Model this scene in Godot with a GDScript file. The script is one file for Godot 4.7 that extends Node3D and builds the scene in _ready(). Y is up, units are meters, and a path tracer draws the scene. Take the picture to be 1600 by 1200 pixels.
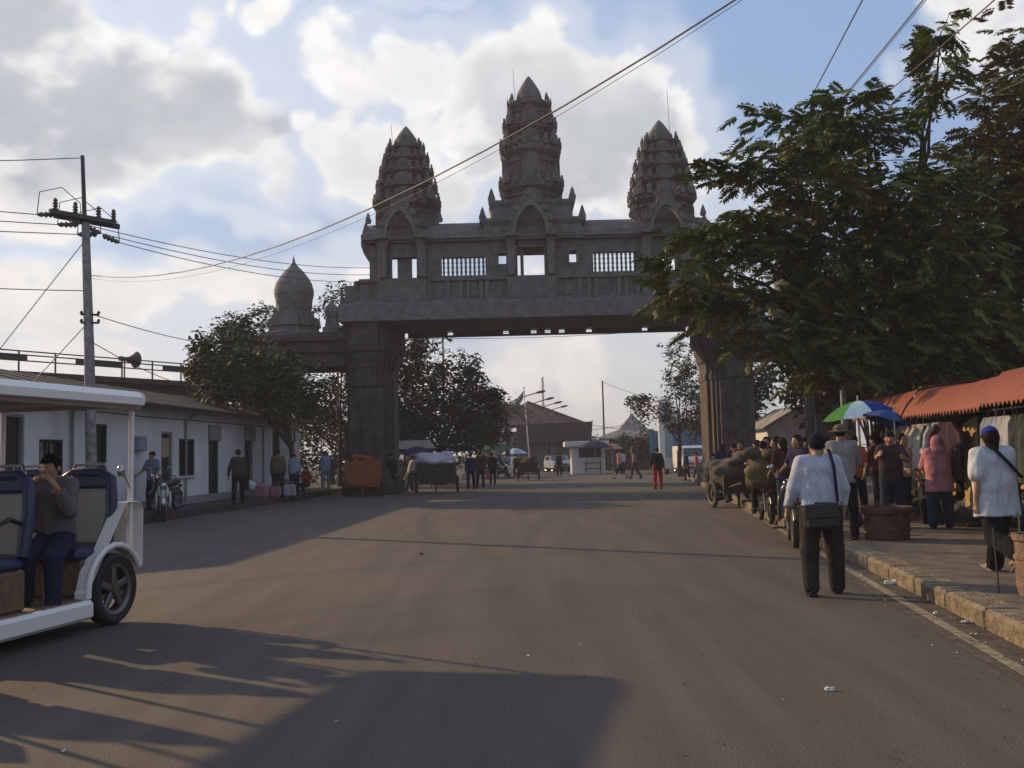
extends Node3D

# ---------------------------------------------------------------- mesh collector
class MB:
	var v := PackedVector3Array()
	var n := PackedVector3Array()
	var c := PackedColorArray()
	var col := Color(1, 1, 1)
	func tri(a: Vector3, b: Vector3, d: Vector3) -> void:  # counter-clockwise seen from outside
		var m := (b - a).cross(d - a)
		if m.length_squared() < 1e-16: return
		m = m.normalized()
		v.append(a); v.append(d); v.append(b)
		n.append(m); n.append(m); n.append(m)
		c.append(col); c.append(col); c.append(col)
	func quad(a: Vector3, b: Vector3, d: Vector3, e: Vector3) -> void:
		tri(a, b, d); tri(a, d, e)
	func stri(a: Vector3, b: Vector3, d: Vector3, na: Vector3, nb: Vector3, nd: Vector3) -> void:
		v.append(a); v.append(d); v.append(b)
		n.append(na); n.append(nd); n.append(nb)
		c.append(col); c.append(col); c.append(col)
	func box(at: Vector3, size: Vector3, bev := 0.0, basis := Basis()) -> void:
		var h := size / 2
		bev = minf(bev, minf(h.x, minf(h.y, h.z)) * 0.8)
		for ax in 3:
			var u := (ax + 1) % 3
			var w := (ax + 2) % 3
			for s in [-1.0, 1.0]:
				var p: Array[Vector3] = []
				for q in [[-1, -1], [1, -1], [1, 1], [-1, 1]]:
					var k := Vector3()
					k[ax] = s * h[ax]; k[u] = q[0] * (h[u] - bev); k[w] = q[1] * (h[w] - bev)
					p.append(at + basis * k)
				if s > 0: quad(p[0], p[1], p[2], p[3])
				else: quad(p[3], p[2], p[1], p[0])
		if bev <= 0.0: return
		for ax in 3:  # edges that run along ax
			var u := (ax + 1) % 3
			var w := (ax + 2) % 3
			for q in [[-1, -1], [1, -1], [1, 1], [-1, 1]]:
				var a := Vector3(); var b := Vector3()
				a[u] = q[0] * h[u]; a[w] = q[1] * (h[w] - bev); b[u] = q[0] * (h[u] - bev); b[w] = q[1] * h[w]
				var a2 := a; var b2 := b
				a[ax] = -(h[ax] - bev); b[ax] = a[ax]; a2[ax] = h[ax] - bev; b2[ax] = a2[ax]
				a = at + basis * a; b = at + basis * b; a2 = at + basis * a2; b2 = at + basis * b2
				if q[0] * q[1] > 0: quad(a, b, b2, a2)
				else: quad(a2, b2, b, a)
		for sx in [-1, 1]:
			for sy in [-1, 1]:
				for sz in [-1, 1]:
					var s := Vector3(sx, sy, sz)
					var a := at + basis * (s * Vector3(h.x, h.y - bev, h.z - bev))
					var b := at + basis * (s * Vector3(h.x - bev, h.y, h.z - bev))
					var d := at + basis * (s * Vector3(h.x - bev, h.y - bev, h.z))
					if sx * sy * sz > 0: tri(a, b, d)
					else: tri(a, d, b)
	func tube(pts: PackedVector3Array, rad: PackedFloat32Array, sides := 8, caps := true) -> void:
		var rings: Array[PackedVector3Array] = []
		var norms: Array[PackedVector3Array] = []
		var side := Vector3()
		for i in pts.size():
			var t := (pts[mini(i + 1, pts.size() - 1)] - pts[maxi(i - 1, 0)]).normalized()
			if side == Vector3():
				side = t.cross(Vector3.UP if absf(t.y) < 0.9 else Vector3.RIGHT).normalized()
			else:
				side = (side - t * side.dot(t)).normalized()
			var up := side.cross(t)
			var ring := PackedVector3Array(); var nn := PackedVector3Array()
			var r := rad[mini(i, rad.size() - 1)]
			for k in sides:
				var a := TAU * k / sides
				var d := side * cos(a) + up * sin(a)
				ring.append(pts[i] + d * r); nn.append(d)
			rings.append(ring); norms.append(nn)
		for i in pts.size() - 1:
			for k in sides:
				var j := (k + 1) % sides
				stri(rings[i][k], rings[i + 1][j], rings[i][j], norms[i][k], norms[i + 1][j], norms[i][j])
				stri(rings[i][k], rings[i + 1][k], rings[i + 1][j], norms[i][k], norms[i + 1][k], norms[i + 1][j])
		if caps:
			for k in range(1, sides - 1):
				tri(rings[0][0], rings[0][k], rings[0][k + 1])
				var e := rings[-1]
				tri(e[0], e[k + 1], e[k])
	func bar(a: Vector3, b: Vector3, r: float, sides := 8, r2 := -1.0) -> void:
		tube(PackedVector3Array([a, b]), PackedFloat32Array([r, r if r2 < 0 else r2]), sides)
	func lathe(at: Vector3, prof: Array, sides := 24, smooth := true, basis := Basis()) -> void:  # prof: [radius, height]
		for i in prof.size() - 1:
			var r0: float = prof[i][0]; var y0: float = prof[i][1]
			var r1: float = prof[i + 1][0]; var y1: float = prof[i + 1][1]
			for k in sides:
				var a0 := TAU * k / sides; var a1 := TAU * (k + 1) / sides
				var d0 := Vector3(cos(a0), 0, -sin(a0)); var d1 := Vector3(cos(a1), 0, -sin(a1))
				var p := at + basis * (d0 * r0 + Vector3(0, y0, 0)); var q := at + basis * (d1 * r0 + Vector3(0, y0, 0))
				var p1 := at + basis * (d0 * r1 + Vector3(0, y1, 0)); var q1 := at + basis * (d1 * r1 + Vector3(0, y1, 0))
				if smooth:
					var sl := Vector2(y1 - y0, r0 - r1).normalized()
					var n0 := basis * (d0 * sl.x + Vector3(0, sl.y, 0)); var n1 := basis * (d1 * sl.x + Vector3(0, sl.y, 0))
					if r0 > 1e-5: stri(p, q, q1, n0, n1, n1)
					if r1 > 1e-5: stri(p, q1, p1, n0, n1, n0)
				else:
					quad(p, q, q1, p1)
	func loft(at: Vector3, plan: PackedVector2Array, levels: Array, basis := Basis()) -> void:  # levels: [y, scale x, scale z]; plan counter-clockwise from above with z to the south
		var m := plan.size()
		for i in levels.size() - 1:
			var l0: Array = levels[i]; var l1: Array = levels[i + 1]
			for k in m:
				var a := plan[k]; var b := plan[(k + 1) % m]
				quad(at + basis * Vector3(a.x * l0[1], l0[0], -a.y * l0[2]), at + basis * Vector3(b.x * l0[1], l0[0], -b.y * l0[2]), at + basis * Vector3(b.x * l1[1], l1[0], -b.y * l1[2]), at + basis * Vector3(a.x * l1[1], l1[0], -a.y * l1[2]))
		var ids := Geometry2D.triangulate_polygon(plan)
		for e in 2:
			var l: Array = levels[0 if e == 0 else -1]
			for t in range(0, ids.size(), 3):
				var p: Array[Vector3] = []
				for q in 3:
					var w := plan[ids[t + q]]
					p.append(at + basis * Vector3(w.x * l[1], l[0], -w.y * l[2]))
				var up := (p[1] - p[0]).cross(p[2] - p[0]).dot(basis.y) > 0
				if up == (e == 1): tri(p[0], p[1], p[2])
				else: tri(p[0], p[2], p[1])
	func prism(pts: PackedVector2Array, depth: float, x: Transform3D) -> void:  # polygon in x/y pushed along z from -depth/2 to depth/2
		if Geometry2D.is_polygon_clockwise(pts): pts = pts.duplicate(); pts.reverse()
		var h := depth / 2
		var m := pts.size()
		for k in m:
			var a := pts[k]; var b := pts[(k + 1) % m]
			quad(x * Vector3(a.x, a.y, h), x * Vector3(a.x, a.y, -h), x * Vector3(b.x, b.y, -h), x * Vector3(b.x, b.y, h))
		var ids := Geometry2D.triangulate_polygon(pts)
		for t in range(0, ids.size(), 3):
			var a := pts[ids[t]]; var b := pts[ids[t + 1]]; var d := pts[ids[t + 2]]
			if (b - a).cross(d - a) < 0:
				var s := b; b = d; d = s
			tri(x * Vector3(a.x, a.y, h), x * Vector3(b.x, b.y, h), x * Vector3(d.x, d.y, h))
			tri(x * Vector3(a.x, a.y, -h), x * Vector3(d.x, d.y, -h), x * Vector3(b.x, b.y, -h))
	func ball(at: Vector3, r: Vector3, rows := 8, basis := Basis()) -> void:
		var cols := rows * 2
		for i in rows:
			var t0 := PI * i / rows; var t1 := PI * (i + 1) / rows
			for k in cols:
				var a0 := TAU * k / cols; var a1 := TAU * (k + 1) / cols
				var q: Array[Vector3] = []
				for w in [[t0, a0], [t1, a0], [t1, a1], [t0, a1]]:
					q.append(Vector3(sin(w[0]) * cos(w[1]), cos(w[0]), -sin(w[0]) * sin(w[1])))
				var nn: Array[Vector3] = []
				var pp: Array[Vector3] = []
				for d in q:
					nn.append(basis * (d / r).normalized()); pp.append(at + basis * (d * r))
				if i > 0: stri(pp[0], pp[1], pp[3], nn[0], nn[1], nn[3])
				if i < rows - 1: stri(pp[1], pp[2], pp[3], nn[1], nn[2], nn[3])
	func sheet(grid: Array, thick := 0.0) -> void:  # rows of PackedVector3Array, smooth
		var rows := grid.size(); var cols: int = grid[0].size()
		var nn := []
		for i in rows:
			var r := PackedVector3Array()
			for k in cols:
				var dx: Vector3 = grid[i][mini(k + 1, cols - 1)] - grid[i][maxi(k - 1, 0)]
				var dy: Vector3 = grid[mini(i + 1, rows - 1)][k] - grid[maxi(i - 1, 0)][k]
				r.append(dx.cross(dy).normalized())
			nn.append(r)
		for i in rows - 1:
			for k in cols - 1:
				var a: Vector3 = grid[i][k]; var b: Vector3 = grid[i][k + 1]; var d: Vector3 = grid[i + 1][k + 1]; var e: Vector3 = grid[i + 1][k]
				stri(a, b, d, nn[i][k], nn[i][k + 1], nn[i + 1][k + 1]); stri(a, d, e, nn[i][k], nn[i + 1][k + 1], nn[i + 1][k])
				if thick > 0:
					var o := thick
					var a2: Vector3 = a - nn[i][k] * o; var b2: Vector3 = b - nn[i][k + 1] * o; var d2: Vector3 = d - nn[i + 1][k + 1] * o; var e2: Vector3 = e - nn[i + 1][k] * o
					stri(a2, d2, b2, -nn[i][k], -nn[i + 1][k + 1], -nn[i][k + 1]); stri(a2, e2, d2, -nn[i][k], -nn[i + 1][k], -nn[i + 1][k + 1])
					if i == 0: quad(b, a, a2, b2)
					if i == rows - 2: quad(e, d, d2, e2)
					if k == 0: quad(a, e, e2, a2)
					if k == cols - 2: quad(d, b, b2, d2)
	func add(o: MB, x := Transform3D(), paint := false) -> void:
		var flip := x.basis.determinant() < 0
		var nb := x.basis.inverse().transposed()
		for i in range(0, o.v.size(), 3):
			for j in ([0, 2, 1] if flip else [0, 1, 2]):
				v.append(x * o.v[i + j]); n.append((nb * o.n[i + j]).normalized())
				c.append(col if paint else o.c[i + j])
	func mesh() -> ArrayMesh:
		var a := []
		a.resize(Mesh.ARRAY_MAX)
		a[Mesh.ARRAY_VERTEX] = v; a[Mesh.ARRAY_NORMAL] = n; a[Mesh.ARRAY_COLOR] = c
		var m := ArrayMesh.new()
		if v.size() > 0: m.add_surface_from_arrays(Mesh.PRIMITIVE_TRIANGLES, a)
		return m

# ---------------------------------------------------------------- distance field meshed as surface nets
class Field:
	var lo: Vector3
	var s: float
	var nx: int
	var ny: int
	var nz: int
	var f := PackedFloat32Array()
	func _init(a: Vector3, b: Vector3, cell: float) -> void:
		s = cell; lo = a - Vector3.ONE * cell * 2
		nx = int((b.x - a.x) / cell) + 5; ny = int((b.y - a.y) / cell) + 5; nz = int((b.z - a.z) / cell) + 5
		f.resize(nx * ny * nz); f.fill(1.0)
	func cap(a: Vector3, b: Vector3, ra: float, rb: float, k := 0.03) -> void:  # tapered capsule, smooth union
		var m := maxf(ra, rb) + k + s * 1.5
		var p0 := (a.min(b) - Vector3.ONE * m - lo) / s
		var p1 := (a.max(b) + Vector3.ONE * m - lo) / s
		var ab := b - a
		var il := 1.0 / maxf(ab.length_squared(), 1e-9)
		var ik := 1.0 / k
		for z in range(maxi(0, int(p0.z)), mini(nz, int(p1.z) + 1)):
			for y in range(maxi(0, int(p0.y)), mini(ny, int(p1.y) + 1)):
				var row := (z * ny + y) * nx
				for x in range(maxi(0, int(p0.x)), mini(nx, int(p1.x) + 1)):
					var q := lo + Vector3(x, y, z) * s - a
					var t := clampf(q.dot(ab) * il, 0.0, 1.0)
					var d := (q - ab * t).length() - lerpf(ra, rb, t)
					var o := f[row + x]
					var h := maxf(k - absf(d - o), 0.0) * ik
					f[row + x] = minf(d, o) - h * h * k * 0.25
	func ell(c: Vector3, r: Vector3, k := 0.02, minus := false, basis := Basis()) -> void:
		var rm := maxf(r.x, maxf(r.y, r.z)) + k + s * 1.5
		var p0 := (c - Vector3.ONE * rm - lo) / s
		var p1 := (c + Vector3.ONE * rm - lo) / s
		var inv := basis.inverse()
		var ik := 1.0 / k
		for z in range(maxi(0, int(p0.z)), mini(nz, int(p1.z) + 1)):
			for y in range(maxi(0, int(p0.y)), mini(ny, int(p1.y) + 1)):
				var row := (z * ny + y) * nx
				for x in range(maxi(0, int(p0.x)), mini(nx, int(p1.x) + 1)):
					var q := inv * (lo + Vector3(x, y, z) * s - c)
					var e := q / r
					var k0 := e.length()
					var k1 := (e / r).length()
					var d := k0 * (k0 - 1.0) / maxf(k1, 1e-6)
					if k0 < 0.05: d = -minf(r.x, minf(r.y, r.z))
					var o := f[row + x]
					if minus:
						d = -d
						var h := maxf(k - absf(d - o), 0.0) * ik
						f[row + x] = maxf(d, o) + h * h * k * 0.25
					else:
						var h := maxf(k - absf(d - o), 0.0) * ik
						f[row + x] = minf(d, o) - h * h * k * 0.25
	func keep(point: Vector3, away: Vector3) -> void:  # cut off what lies on the side that away points to
		for z in nz:
			for y in ny:
				var row := (z * ny + y) * nx
				for x in nx:
					if f[row + x] > s * 3.0: continue
					var d := (lo + Vector3(x, y, z) * s - point).dot(away)
					if d > f[row + x]: f[row + x] = d
	func rough(noise: FastNoiseLite, amount: float) -> void:
		for z in nz:
			for y in ny:
				var row := (z * ny + y) * nx
				for x in nx:
					if absf(f[row + x]) < s * 2.5:
						f[row + x] += noise.get_noise_3d(lo.x + x * s, (lo.y + y * s) * 0.4, lo.z + z * s) * amount
	func into(mb: MB) -> void:
		var id := PackedInt32Array(); id.resize(nx * ny * nz); id.fill(-1)
		var pv := PackedVector3Array(); var pn := PackedVector3Array(); var pc := PackedColorArray()
		var off := PackedInt32Array([0, 1, nx, nx + 1, nx * ny, nx * ny + 1, nx * ny + nx, nx * ny + nx + 1])
		var e0 := PackedInt32Array([0, 2, 4, 6, 0, 1, 4, 5, 0, 1, 2, 3])
		var e1 := PackedInt32Array([1, 3, 5, 7, 2, 3, 6, 7, 4, 5, 6, 7])
		for z in nz - 1:
			for y in ny - 1:
				for x in nx - 1:
					var i := (z * ny + y) * nx + x
					var first := f[i]
					if first > s * 2.5 or first < -s * 2.5: continue
					var neg := 0
					for k in 8:
						if f[i + off[k]] < 0: neg += 1
					if neg == 0 or neg == 8: continue
					var sum := Vector3(); var cnt := 0
					for e in 12:
						var a := e0[e]; var b := e1[e]
						var fa := f[i + off[a]]; var fb := f[i + off[b]]
						if (fa < 0) != (fb < 0):
							var t := fa / (fa - fb)
							sum += Vector3(a & 1, (a >> 1) & 1, a >> 2).lerp(Vector3(b & 1, (b >> 1) & 1, b >> 2), t); cnt += 1
					id[i] = pv.size()
					var p := lo + (Vector3(x, y, z) + sum / cnt) * s
					pv.append(p)
					var g := Vector3(f[i + 1] - f[i] + f[i + off[7]] - f[i + off[6]], f[i + nx] - f[i] + f[i + off[7]] - f[i + off[5]], f[i + off[4]] - f[i] + f[i + off[7]] - f[i + off[3]])
					pn.append(g.normalized())
					pc.append(mb.col)
		var d := PackedInt32Array([1, nx, nx * ny])
		for z in range(1, nz - 1):
			for y in range(1, ny - 1):
				for x in range(1, nx - 1):
					var i := (z * ny + y) * nx + x
					if absf(f[i]) > s * 2.5: continue
					var here := f[i] < 0
					for ax in 3:
						if here == (f[i + d[ax]] < 0): continue
						var u := d[(ax + 1) % 3]; var w := d[(ax + 2) % 3]
						var a := id[i]; var b := id[i - u]; var c2 := id[i - u - w]; var e := id[i - w]
						if a < 0 or b < 0 or c2 < 0 or e < 0: continue
						var q := [a, b, c2, a, c2, e] if here else [a, c2, b, a, e, c2]
						for t in [0, 3]:
							for j in [0, 2, 1]:
								var k: int = q[t + j]
								mb.v.append(pv[k]); mb.n.append(pn[k]); mb.c.append(pc[k])

# ---------------------------------------------------------------- naming, parenting, materials
var used := {}
func numbered(called: String) -> String:
	var n: int = used.get(called, 0)
	used[called] = n + 1
	return called if n == 0 else "%s_%03d" % [called, n]

func tag(o: Node, label: String, category: String, group := "") -> Node:
	o.set_meta("label", label); o.set_meta("category", category)
	if group: o.set_meta("group", group)
	return o

func thing(called: String, label: String, category: String, at := Vector3(), turn := 0.0, group := "") -> Node3D:
	var o := Node3D.new()
	o.name = numbered(called)
	add_child(o)
	o.position = at; o.rotation.y = deg_to_rad(turn)
	tag(o, label, category, group)
	return o

func put(called: String, what, mat: Material, parent: Node = null, at := Vector3()) -> MeshInstance3D:
	var o := MeshInstance3D.new()
	o.mesh = what.mesh() if what is MB else what
	o.material_override = mat
	o.name = numbered(called) if parent == null else called
	(self if parent == null else parent).add_child(o, true)
	if parent != null and str(o.name) != called:  # leg, leg_001, leg_002
		var k := 1
		while parent.has_node("%s_%03d" % [called, k]): k += 1
		o.name = "%s_%03d" % [called, k]
	o.position = at
	return o

func struct(called: String, what, mat: Material) -> MeshInstance3D:
	var o := put(called, what, mat)
	o.set_meta("kind", "structure")
	return o

func dup(root: Node3D, at: Vector3, turn: float, label: String) -> Node3D:
	var r: Node3D = root.duplicate()
	var base := str(root.name)
	if base.length() > 4 and base.substr(base.length() - 4, 1) == "_" and base.right(3).is_valid_int(): base = base.left(base.length() - 4)
	r.name = numbered(base)
	add_child(r)
	r.position = at; r.rotation.y = deg_to_rad(turn)
	r.set_meta("label", label)
	return r

var noise_cache := {}
func noise_tex(seed_: int, freq: float, lo: float, hi: float, size := 512, octaves := 5, bump := false, kind := FastNoiseLite.TYPE_SIMPLEX_SMOOTH) -> NoiseTexture2D:
	var key := "%d %f %f %f %d %d %s %d" % [seed_, freq, lo, hi, size, octaves, bump, kind]
	if noise_cache.has(key): return noise_cache[key]
	var n := FastNoiseLite.new()
	n.seed = seed_; n.frequency = freq; n.fractal_octaves = octaves; n.noise_type = kind
	var t := NoiseTexture2D.new()
	t.width = size; t.height = size; t.seamless = true; t.noise = n
	if bump:
		t.as_normal_map = true; t.bump_strength = hi
	else:
		var g := Gradient.new()
		g.set_color(0, Color(lo, lo, lo)); g.set_color(1, Color(hi, hi, hi))
		t.color_ramp = g
	noise_cache[key] = t
	return t

func lin(r: float, g: float, b: float) -> Color:
	return Color(r, g, b).linear_to_srgb()

func plain(c: Color, rough := 0.8, metal := 0.0, spec := 0.5) -> StandardMaterial3D:  # c is linear
	var m := StandardMaterial3D.new()
	m.albedo_color = c.linear_to_srgb(); m.roughness = rough; m.metallic = metal; m.metallic_specular = spec
	return m

func tinted(rough := 0.85) -> StandardMaterial3D:  # colours come with the vertices
	var m := StandardMaterial3D.new()
	m.vertex_color_use_as_albedo = true; m.roughness = rough
	return m

func worn(c: Color, seed_: int, scale: float, lo := 0.65, rough := 0.9, bump := 1.5, size := 512, freq := 0.012) -> StandardMaterial3D:
	var m := plain(c, rough)
	seed_ = 1 + seed_ % 4  # a few shared noise fields; scale and tone differ
	freq = 0.012 if size == 512 else freq
	lo = snappedf(lo, 0.1)
	bump = 0.0 if bump <= 0 else snappedf(bump, 1.0) + 0.5
	m.albedo_texture = noise_tex(seed_, freq, lo, 1.0, size)
	m.uv1_triplanar = true; m.uv1_world_triplanar = true; m.uv1_scale = Vector3.ONE * scale
	if bump > 0:
		m.normal_enabled = true; m.normal_texture = noise_tex(seed_ + 50, 0.05, 0, bump * 4.0, size, 4, true); m.normal_scale = 0.8
	m.detail_enabled = true
	m.detail_blend_mode = BaseMaterial3D.BLEND_MODE_MUL
	m.detail_albedo = noise_tex(seed_ + 9, freq * 4.0, lo * 0.9 + 0.1, 1.0, size)
	m.uv2_triplanar = true; m.uv2_world_triplanar = true; m.uv2_scale = Vector3.ONE * scale * 0.23
	m.detail_uv_layer = BaseMaterial3D.DETAIL_UV_2
	return m

func catenary(a: Vector3, b: Vector3, sag: float, n := 14) -> PackedVector3Array:
	var p := PackedVector3Array()
	for i in n + 1:
		var t := float(i) / n
		p.append(a.lerp(b, t) - Vector3(0, sag * 4.0 * t * (1.0 - t), 0))
	return p

func ring_plan() -> PackedVector2Array:  # square with stepped corners
	var q := [Vector2(1, -0.4), Vector2(1, 0.4), Vector2(0.86, 0.4), Vector2(0.86, 0.62), Vector2(0.74, 0.62), Vector2(0.74, 0.74), Vector2(0.62, 0.74), Vector2(0.62, 0.86), Vector2(0.4, 0.86)]
	var p := PackedVector2Array()
	for k in 4:
		for i in range(1, q.size()):
			p.append(q[i].rotated(k * PI / 2))
		p.append(Vector2(1, -0.4).rotated((k + 1) * PI / 2))
	return p

# ---------------------------------------------------------------- the sky
var sky_w := 2560
var sky_h := 1280
var sky_data := PackedFloat32Array()
var sky_rows: Array = []
var clouds: Array = []
var fbm := FastNoiseLite.new()
var fbm2 := FastNoiseLite.new()
var wisps := FastNoiseLite.new()
var warp := FastNoiseLite.new()
var puffs := FastNoiseLite.new()
const SUN_AZ := -53.5
const SUN_EL := 22.0

func sky_row(row: int) -> void:
	var out := PackedFloat32Array()
	out.resize(sky_w * 3)
	var el := 90.0 - (row + 0.5) * 180.0 / sky_h
	var er := deg_to_rad(el)
	var near: Array = []
	for b in clouds:
		if absf(el - b[1]) < b[3] * 1.7 + 2.5: near.append(b)
	var sun := Vector3(sin(deg_to_rad(SUN_AZ)) * cos(deg_to_rad(SUN_EL)), sin(deg_to_rad(SUN_EL)), -cos(deg_to_rad(SUN_AZ)) * cos(deg_to_rad(SUN_EL)))
	for i in sky_w:
		var az := (i + 0.5) * 360.0 / sky_w
		if az > 180.0: az -= 360.0
		var ar := deg_to_rad(az)
		var d := Vector3(sin(ar) * cos(er), sin(er), -cos(ar) * cos(er))
		var ang := rad_to_deg(acos(clampf(d.dot(sun), -1, 1)))
		var hz := exp(-maxf(el, 0) / 7.0)
		var glow := 0.55 * exp(-pow(ang / 17.0, 2.0)) + 0.24 * exp(-pow(ang / 48.0, 2.0))
		var warm := clampf(1.0 - ang / 120.0, 0.25, 1.0)
		var c := Color(0.18, 0.305, 0.54).lerp(Color(0.30, 0.42, 0.62), exp(-maxf(el, 0) / 22.0))
		c = c.lerp(Color(0.66, 0.61, 0.52) * (0.45 + 0.55 * warm), hz)
		c += Color(1.0, 0.97, 0.9) * glow
		# cloud cover
		var p := d * 60.0
		var n := fbm.get_noise_3d(p.x, p.y * 1.7, p.z)
		var n2 := wisps.get_noise_3d(p.x, p.y * 1.5, p.z)
		var wa := az + warp.get_noise_3d(p.x, p.y, p.z) * 5.0 + n * 1.6
		var we := el + warp.get_noise_3d(p.x + 300.0, p.y, p.z) * 2.6 + n2 * 0.5
		var puff := puffs.get_noise_3d(p.x, p.y * 1.25, p.z)
		var best := -1.0
		var grey := 0.0
		var gw := 0.001
		for b in near:
			var dx: float = (wa - b[0]) / b[2]
			if dx > 1.7 or dx < -1.7: continue
			var dy: float = (we - b[1]) / b[3]
			var k: float = b[4] * (1.0 - 0.62 * (dx * dx + dy * dy))
			if k > 0:
				grey += b[5] * k; gw += k
			best = k if k > best else best + maxf(0.0, k) * 0.25
		var frame := smoothstep(27.0, 34.0, absf(az)) + smoothstep(26.5, 31.0, el)
		if frame > 0:
			var g := fbm2.get_noise_3d(p.x, p.y * 1.6, p.z) * 1.7 - 0.08
			if g > best or best < 0:
				best = lerpf(best, maxf(best, g), minf(frame, 1.0))
				if g > 0: grey += 0.7 * g * minf(frame, 1.0); gw += g * minf(frame, 1.0)
		var cov := best + n * 1.0 - (puff + 0.72) * 0.85 + n2 * 0.26 - 0.17
		var a := smoothstep(-0.06, 0.42, cov)
		var veil := smoothstep(-0.9, 0.4, best + n * 0.6 + n2 * 0.2) * 0.36
		var thick := smoothstep(0.1, 1.0, cov * 0.8 + n * 1.0 - (puff + 0.72) * 0.25 + n2 * 0.3 + 0.12) * clampf(grey / gw, 0, 1)
		var shade := clampf(0.80 + 0.42 * exp(-pow(ang / 60.0, 2.0)), 0.5, 1.0)
		var low := exp(-maxf(el, 0) / 9.0)
		var white := Color(0.98, 0.955, 0.93).lerp(Color(0.84, 0.77, 0.66), low) * shade
		var dark := Color(0.44, 0.465, 0.515).lerp(Color(0.6, 0.57, 0.52), low) * (0.75 + 0.25 * shade)
		dark *= 1.0 - 0.16 * (puff + 0.72) + n2 * 0.06
		var cc := white.lerp(dark, clampf(thick, 0, 1))
		cc *= 1.0 - 0.12 * smoothstep(-0.75, -0.3, puff) * (1.0 - thick)
		c = c.lerp(white, veil * (1.0 - a))
		c = c.lerp(cc, a * lerpf(0.96, 0.66, low))
		out[i * 3] = c.r; out[i * 3 + 1] = c.g; out[i * 3 + 2] = c.b
	sky_rows[row] = out

func make_sky() -> PanoramaSkyMaterial:
	fbm.seed = 11; fbm.frequency = 0.085; fbm.fractal_octaves = 6; fbm.fractal_gain = 0.52
	fbm2.seed = 5; fbm2.frequency = 0.022; fbm2.fractal_octaves = 5
	puffs.seed = 8; puffs.noise_type = FastNoiseLite.TYPE_CELLULAR; puffs.frequency = 0.3; puffs.fractal_type = FastNoiseLite.FRACTAL_FBM; puffs.fractal_octaves = 4; puffs.fractal_gain = 0.55; puffs.cellular_return_type = FastNoiseLite.RETURN_DISTANCE
	warp.seed = 31; warp.frequency = 0.11; warp.fractal_octaves = 3
	wisps.seed = 21; wisps.frequency = 0.26; wisps.fractal_octaves = 5
	# each cloud: azimuth, height, half width, half height in degrees, weight, greyness
	clouds = [[-23.1, 18.9, 10.3, 4.5, 1.25, 1.0], [-17.8, 17.9, 4.0, 2.0, 0.9, 0.6], [-26.0, 22.0, 6.7, 3.0, 1.1, 0.8], [-19.8, 22.7, 3.2, 2.5, 0.8, 0.4]]
	clouds += [[-15.6, 17.0, 3.2, 1.2, 0.85, 0.15], [-20.4, 15.3, 4.2, 1.0, 0.75, 0.1], [-25.9, 13.4, 4.0, 1.5, 0.9, 0.0], [-13.1, 23.9, 2.2, 1.3, 0.8, 0.0]]
	clouds += [[-16.5, 24.2, 1.1, 0.8, 0.6, 0.0], [1.5, 23.6, 2.8, 1.1, 0.65, 0.1], [-7.1, 25.5, 3.3, 0.6, 0.6, 0.0], [-6.4, 23.6, 1.9, 0.9, 0.45, 0.0]]
	clouds += [[-5.7, 20.6, 4.1, 3.0, 0.95, 0.05], [-1.1, 20.9, 5.6, 3.0, 1.0, 0.35], [4.2, 18.7, 7.1, 4.5, 1.2, 0.8], [9.0, 17.3, 4.8, 4.1, 1.15, 0.9]]
	clouds += [[-8.7, 16.3, 2.9, 1.7, 0.85, 0.1], [-3.5, 16.7, 5.6, 2.6, 1.0, 0.45], [11.3, 19.9, 2.2, 2.2, 0.8, 0.1], [13.0, 15.3, 4.0, 1.6, 0.7, 0.3]]
	clouds += [[7.0, 14.1, 1.7, 1.0, 0.8, 0.0], [6.2, 21.3, 4.1, 2.2, 0.8, 0.2], [14.3, 13.4, 2.2, 0.7, 0.5, 0.0], [-24.0, 8.8, 8.9, 1.7, 1.0, 0.25]]
	clouds += [[-15.3, 9.1, 6.5, 1.4, 0.95, 0.2], [-9.6, 9.9, 3.3, 1.3, 0.8, 0.1], [-25.8, 9.7, 5.0, 0.8, 0.9, 0.0], [-8.8, 12.1, 2.2, 0.8, 0.5, 0.0]]
	clouds += [[-19.4, 13.8, 2.8, 0.6, 0.4, 0.0], [-14.6, 13.4, 1.4, 0.5, 0.4, 0.0], [1.7, 11.0, 2.2, 0.9, 0.7, 0.0], [9.5, 10.5, 4.4, 1.5, 0.6, 0.0]]
	clouds += [[26.8, 21.3, 3.0, 2.0, 0.9, 0.2], [22.2, 19.8, 0.8, 0.7, 0.45, 0.0], [24.9, 22.3, 1.4, 1.0, 0.6, 0.0], [-23.9, 5.4, 10.9, 2.0, 0.7, 0.1]]
	clouds += [[-12.8, 6.6, 7.3, 1.8, 0.7, 0.1], [1.9, 5.3, 11.9, 1.5, 0.75, 0.15], [7.5, 6.2, 7.4, 1.1, 0.5, 0.1]]
	sky_rows.resize(sky_h)
	var half := int(sky_h * 0.52)
	var job := WorkerThreadPool.add_group_task(sky_row, half)
	WorkerThreadPool.wait_for_group_task_completion(job)
	var all := PackedFloat32Array()
	for r in sky_h: all.append_array(sky_rows[mini(r, half - 1)])
	var im := Image.create_from_data(sky_w, sky_h, false, Image.FORMAT_RGBF, all.to_byte_array())
	sky_rows.clear()
	var m := PanoramaSkyMaterial.new()
	m.panorama = ImageTexture.create_from_image(im)
	return m

# ---------------------------------------------------------------- people
const SKIN := Color(0.30, 0.165, 0.095)
var crease := FastNoiseLite.new()
var heads := {}
var hands := {}
var hairs := {}

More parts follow.
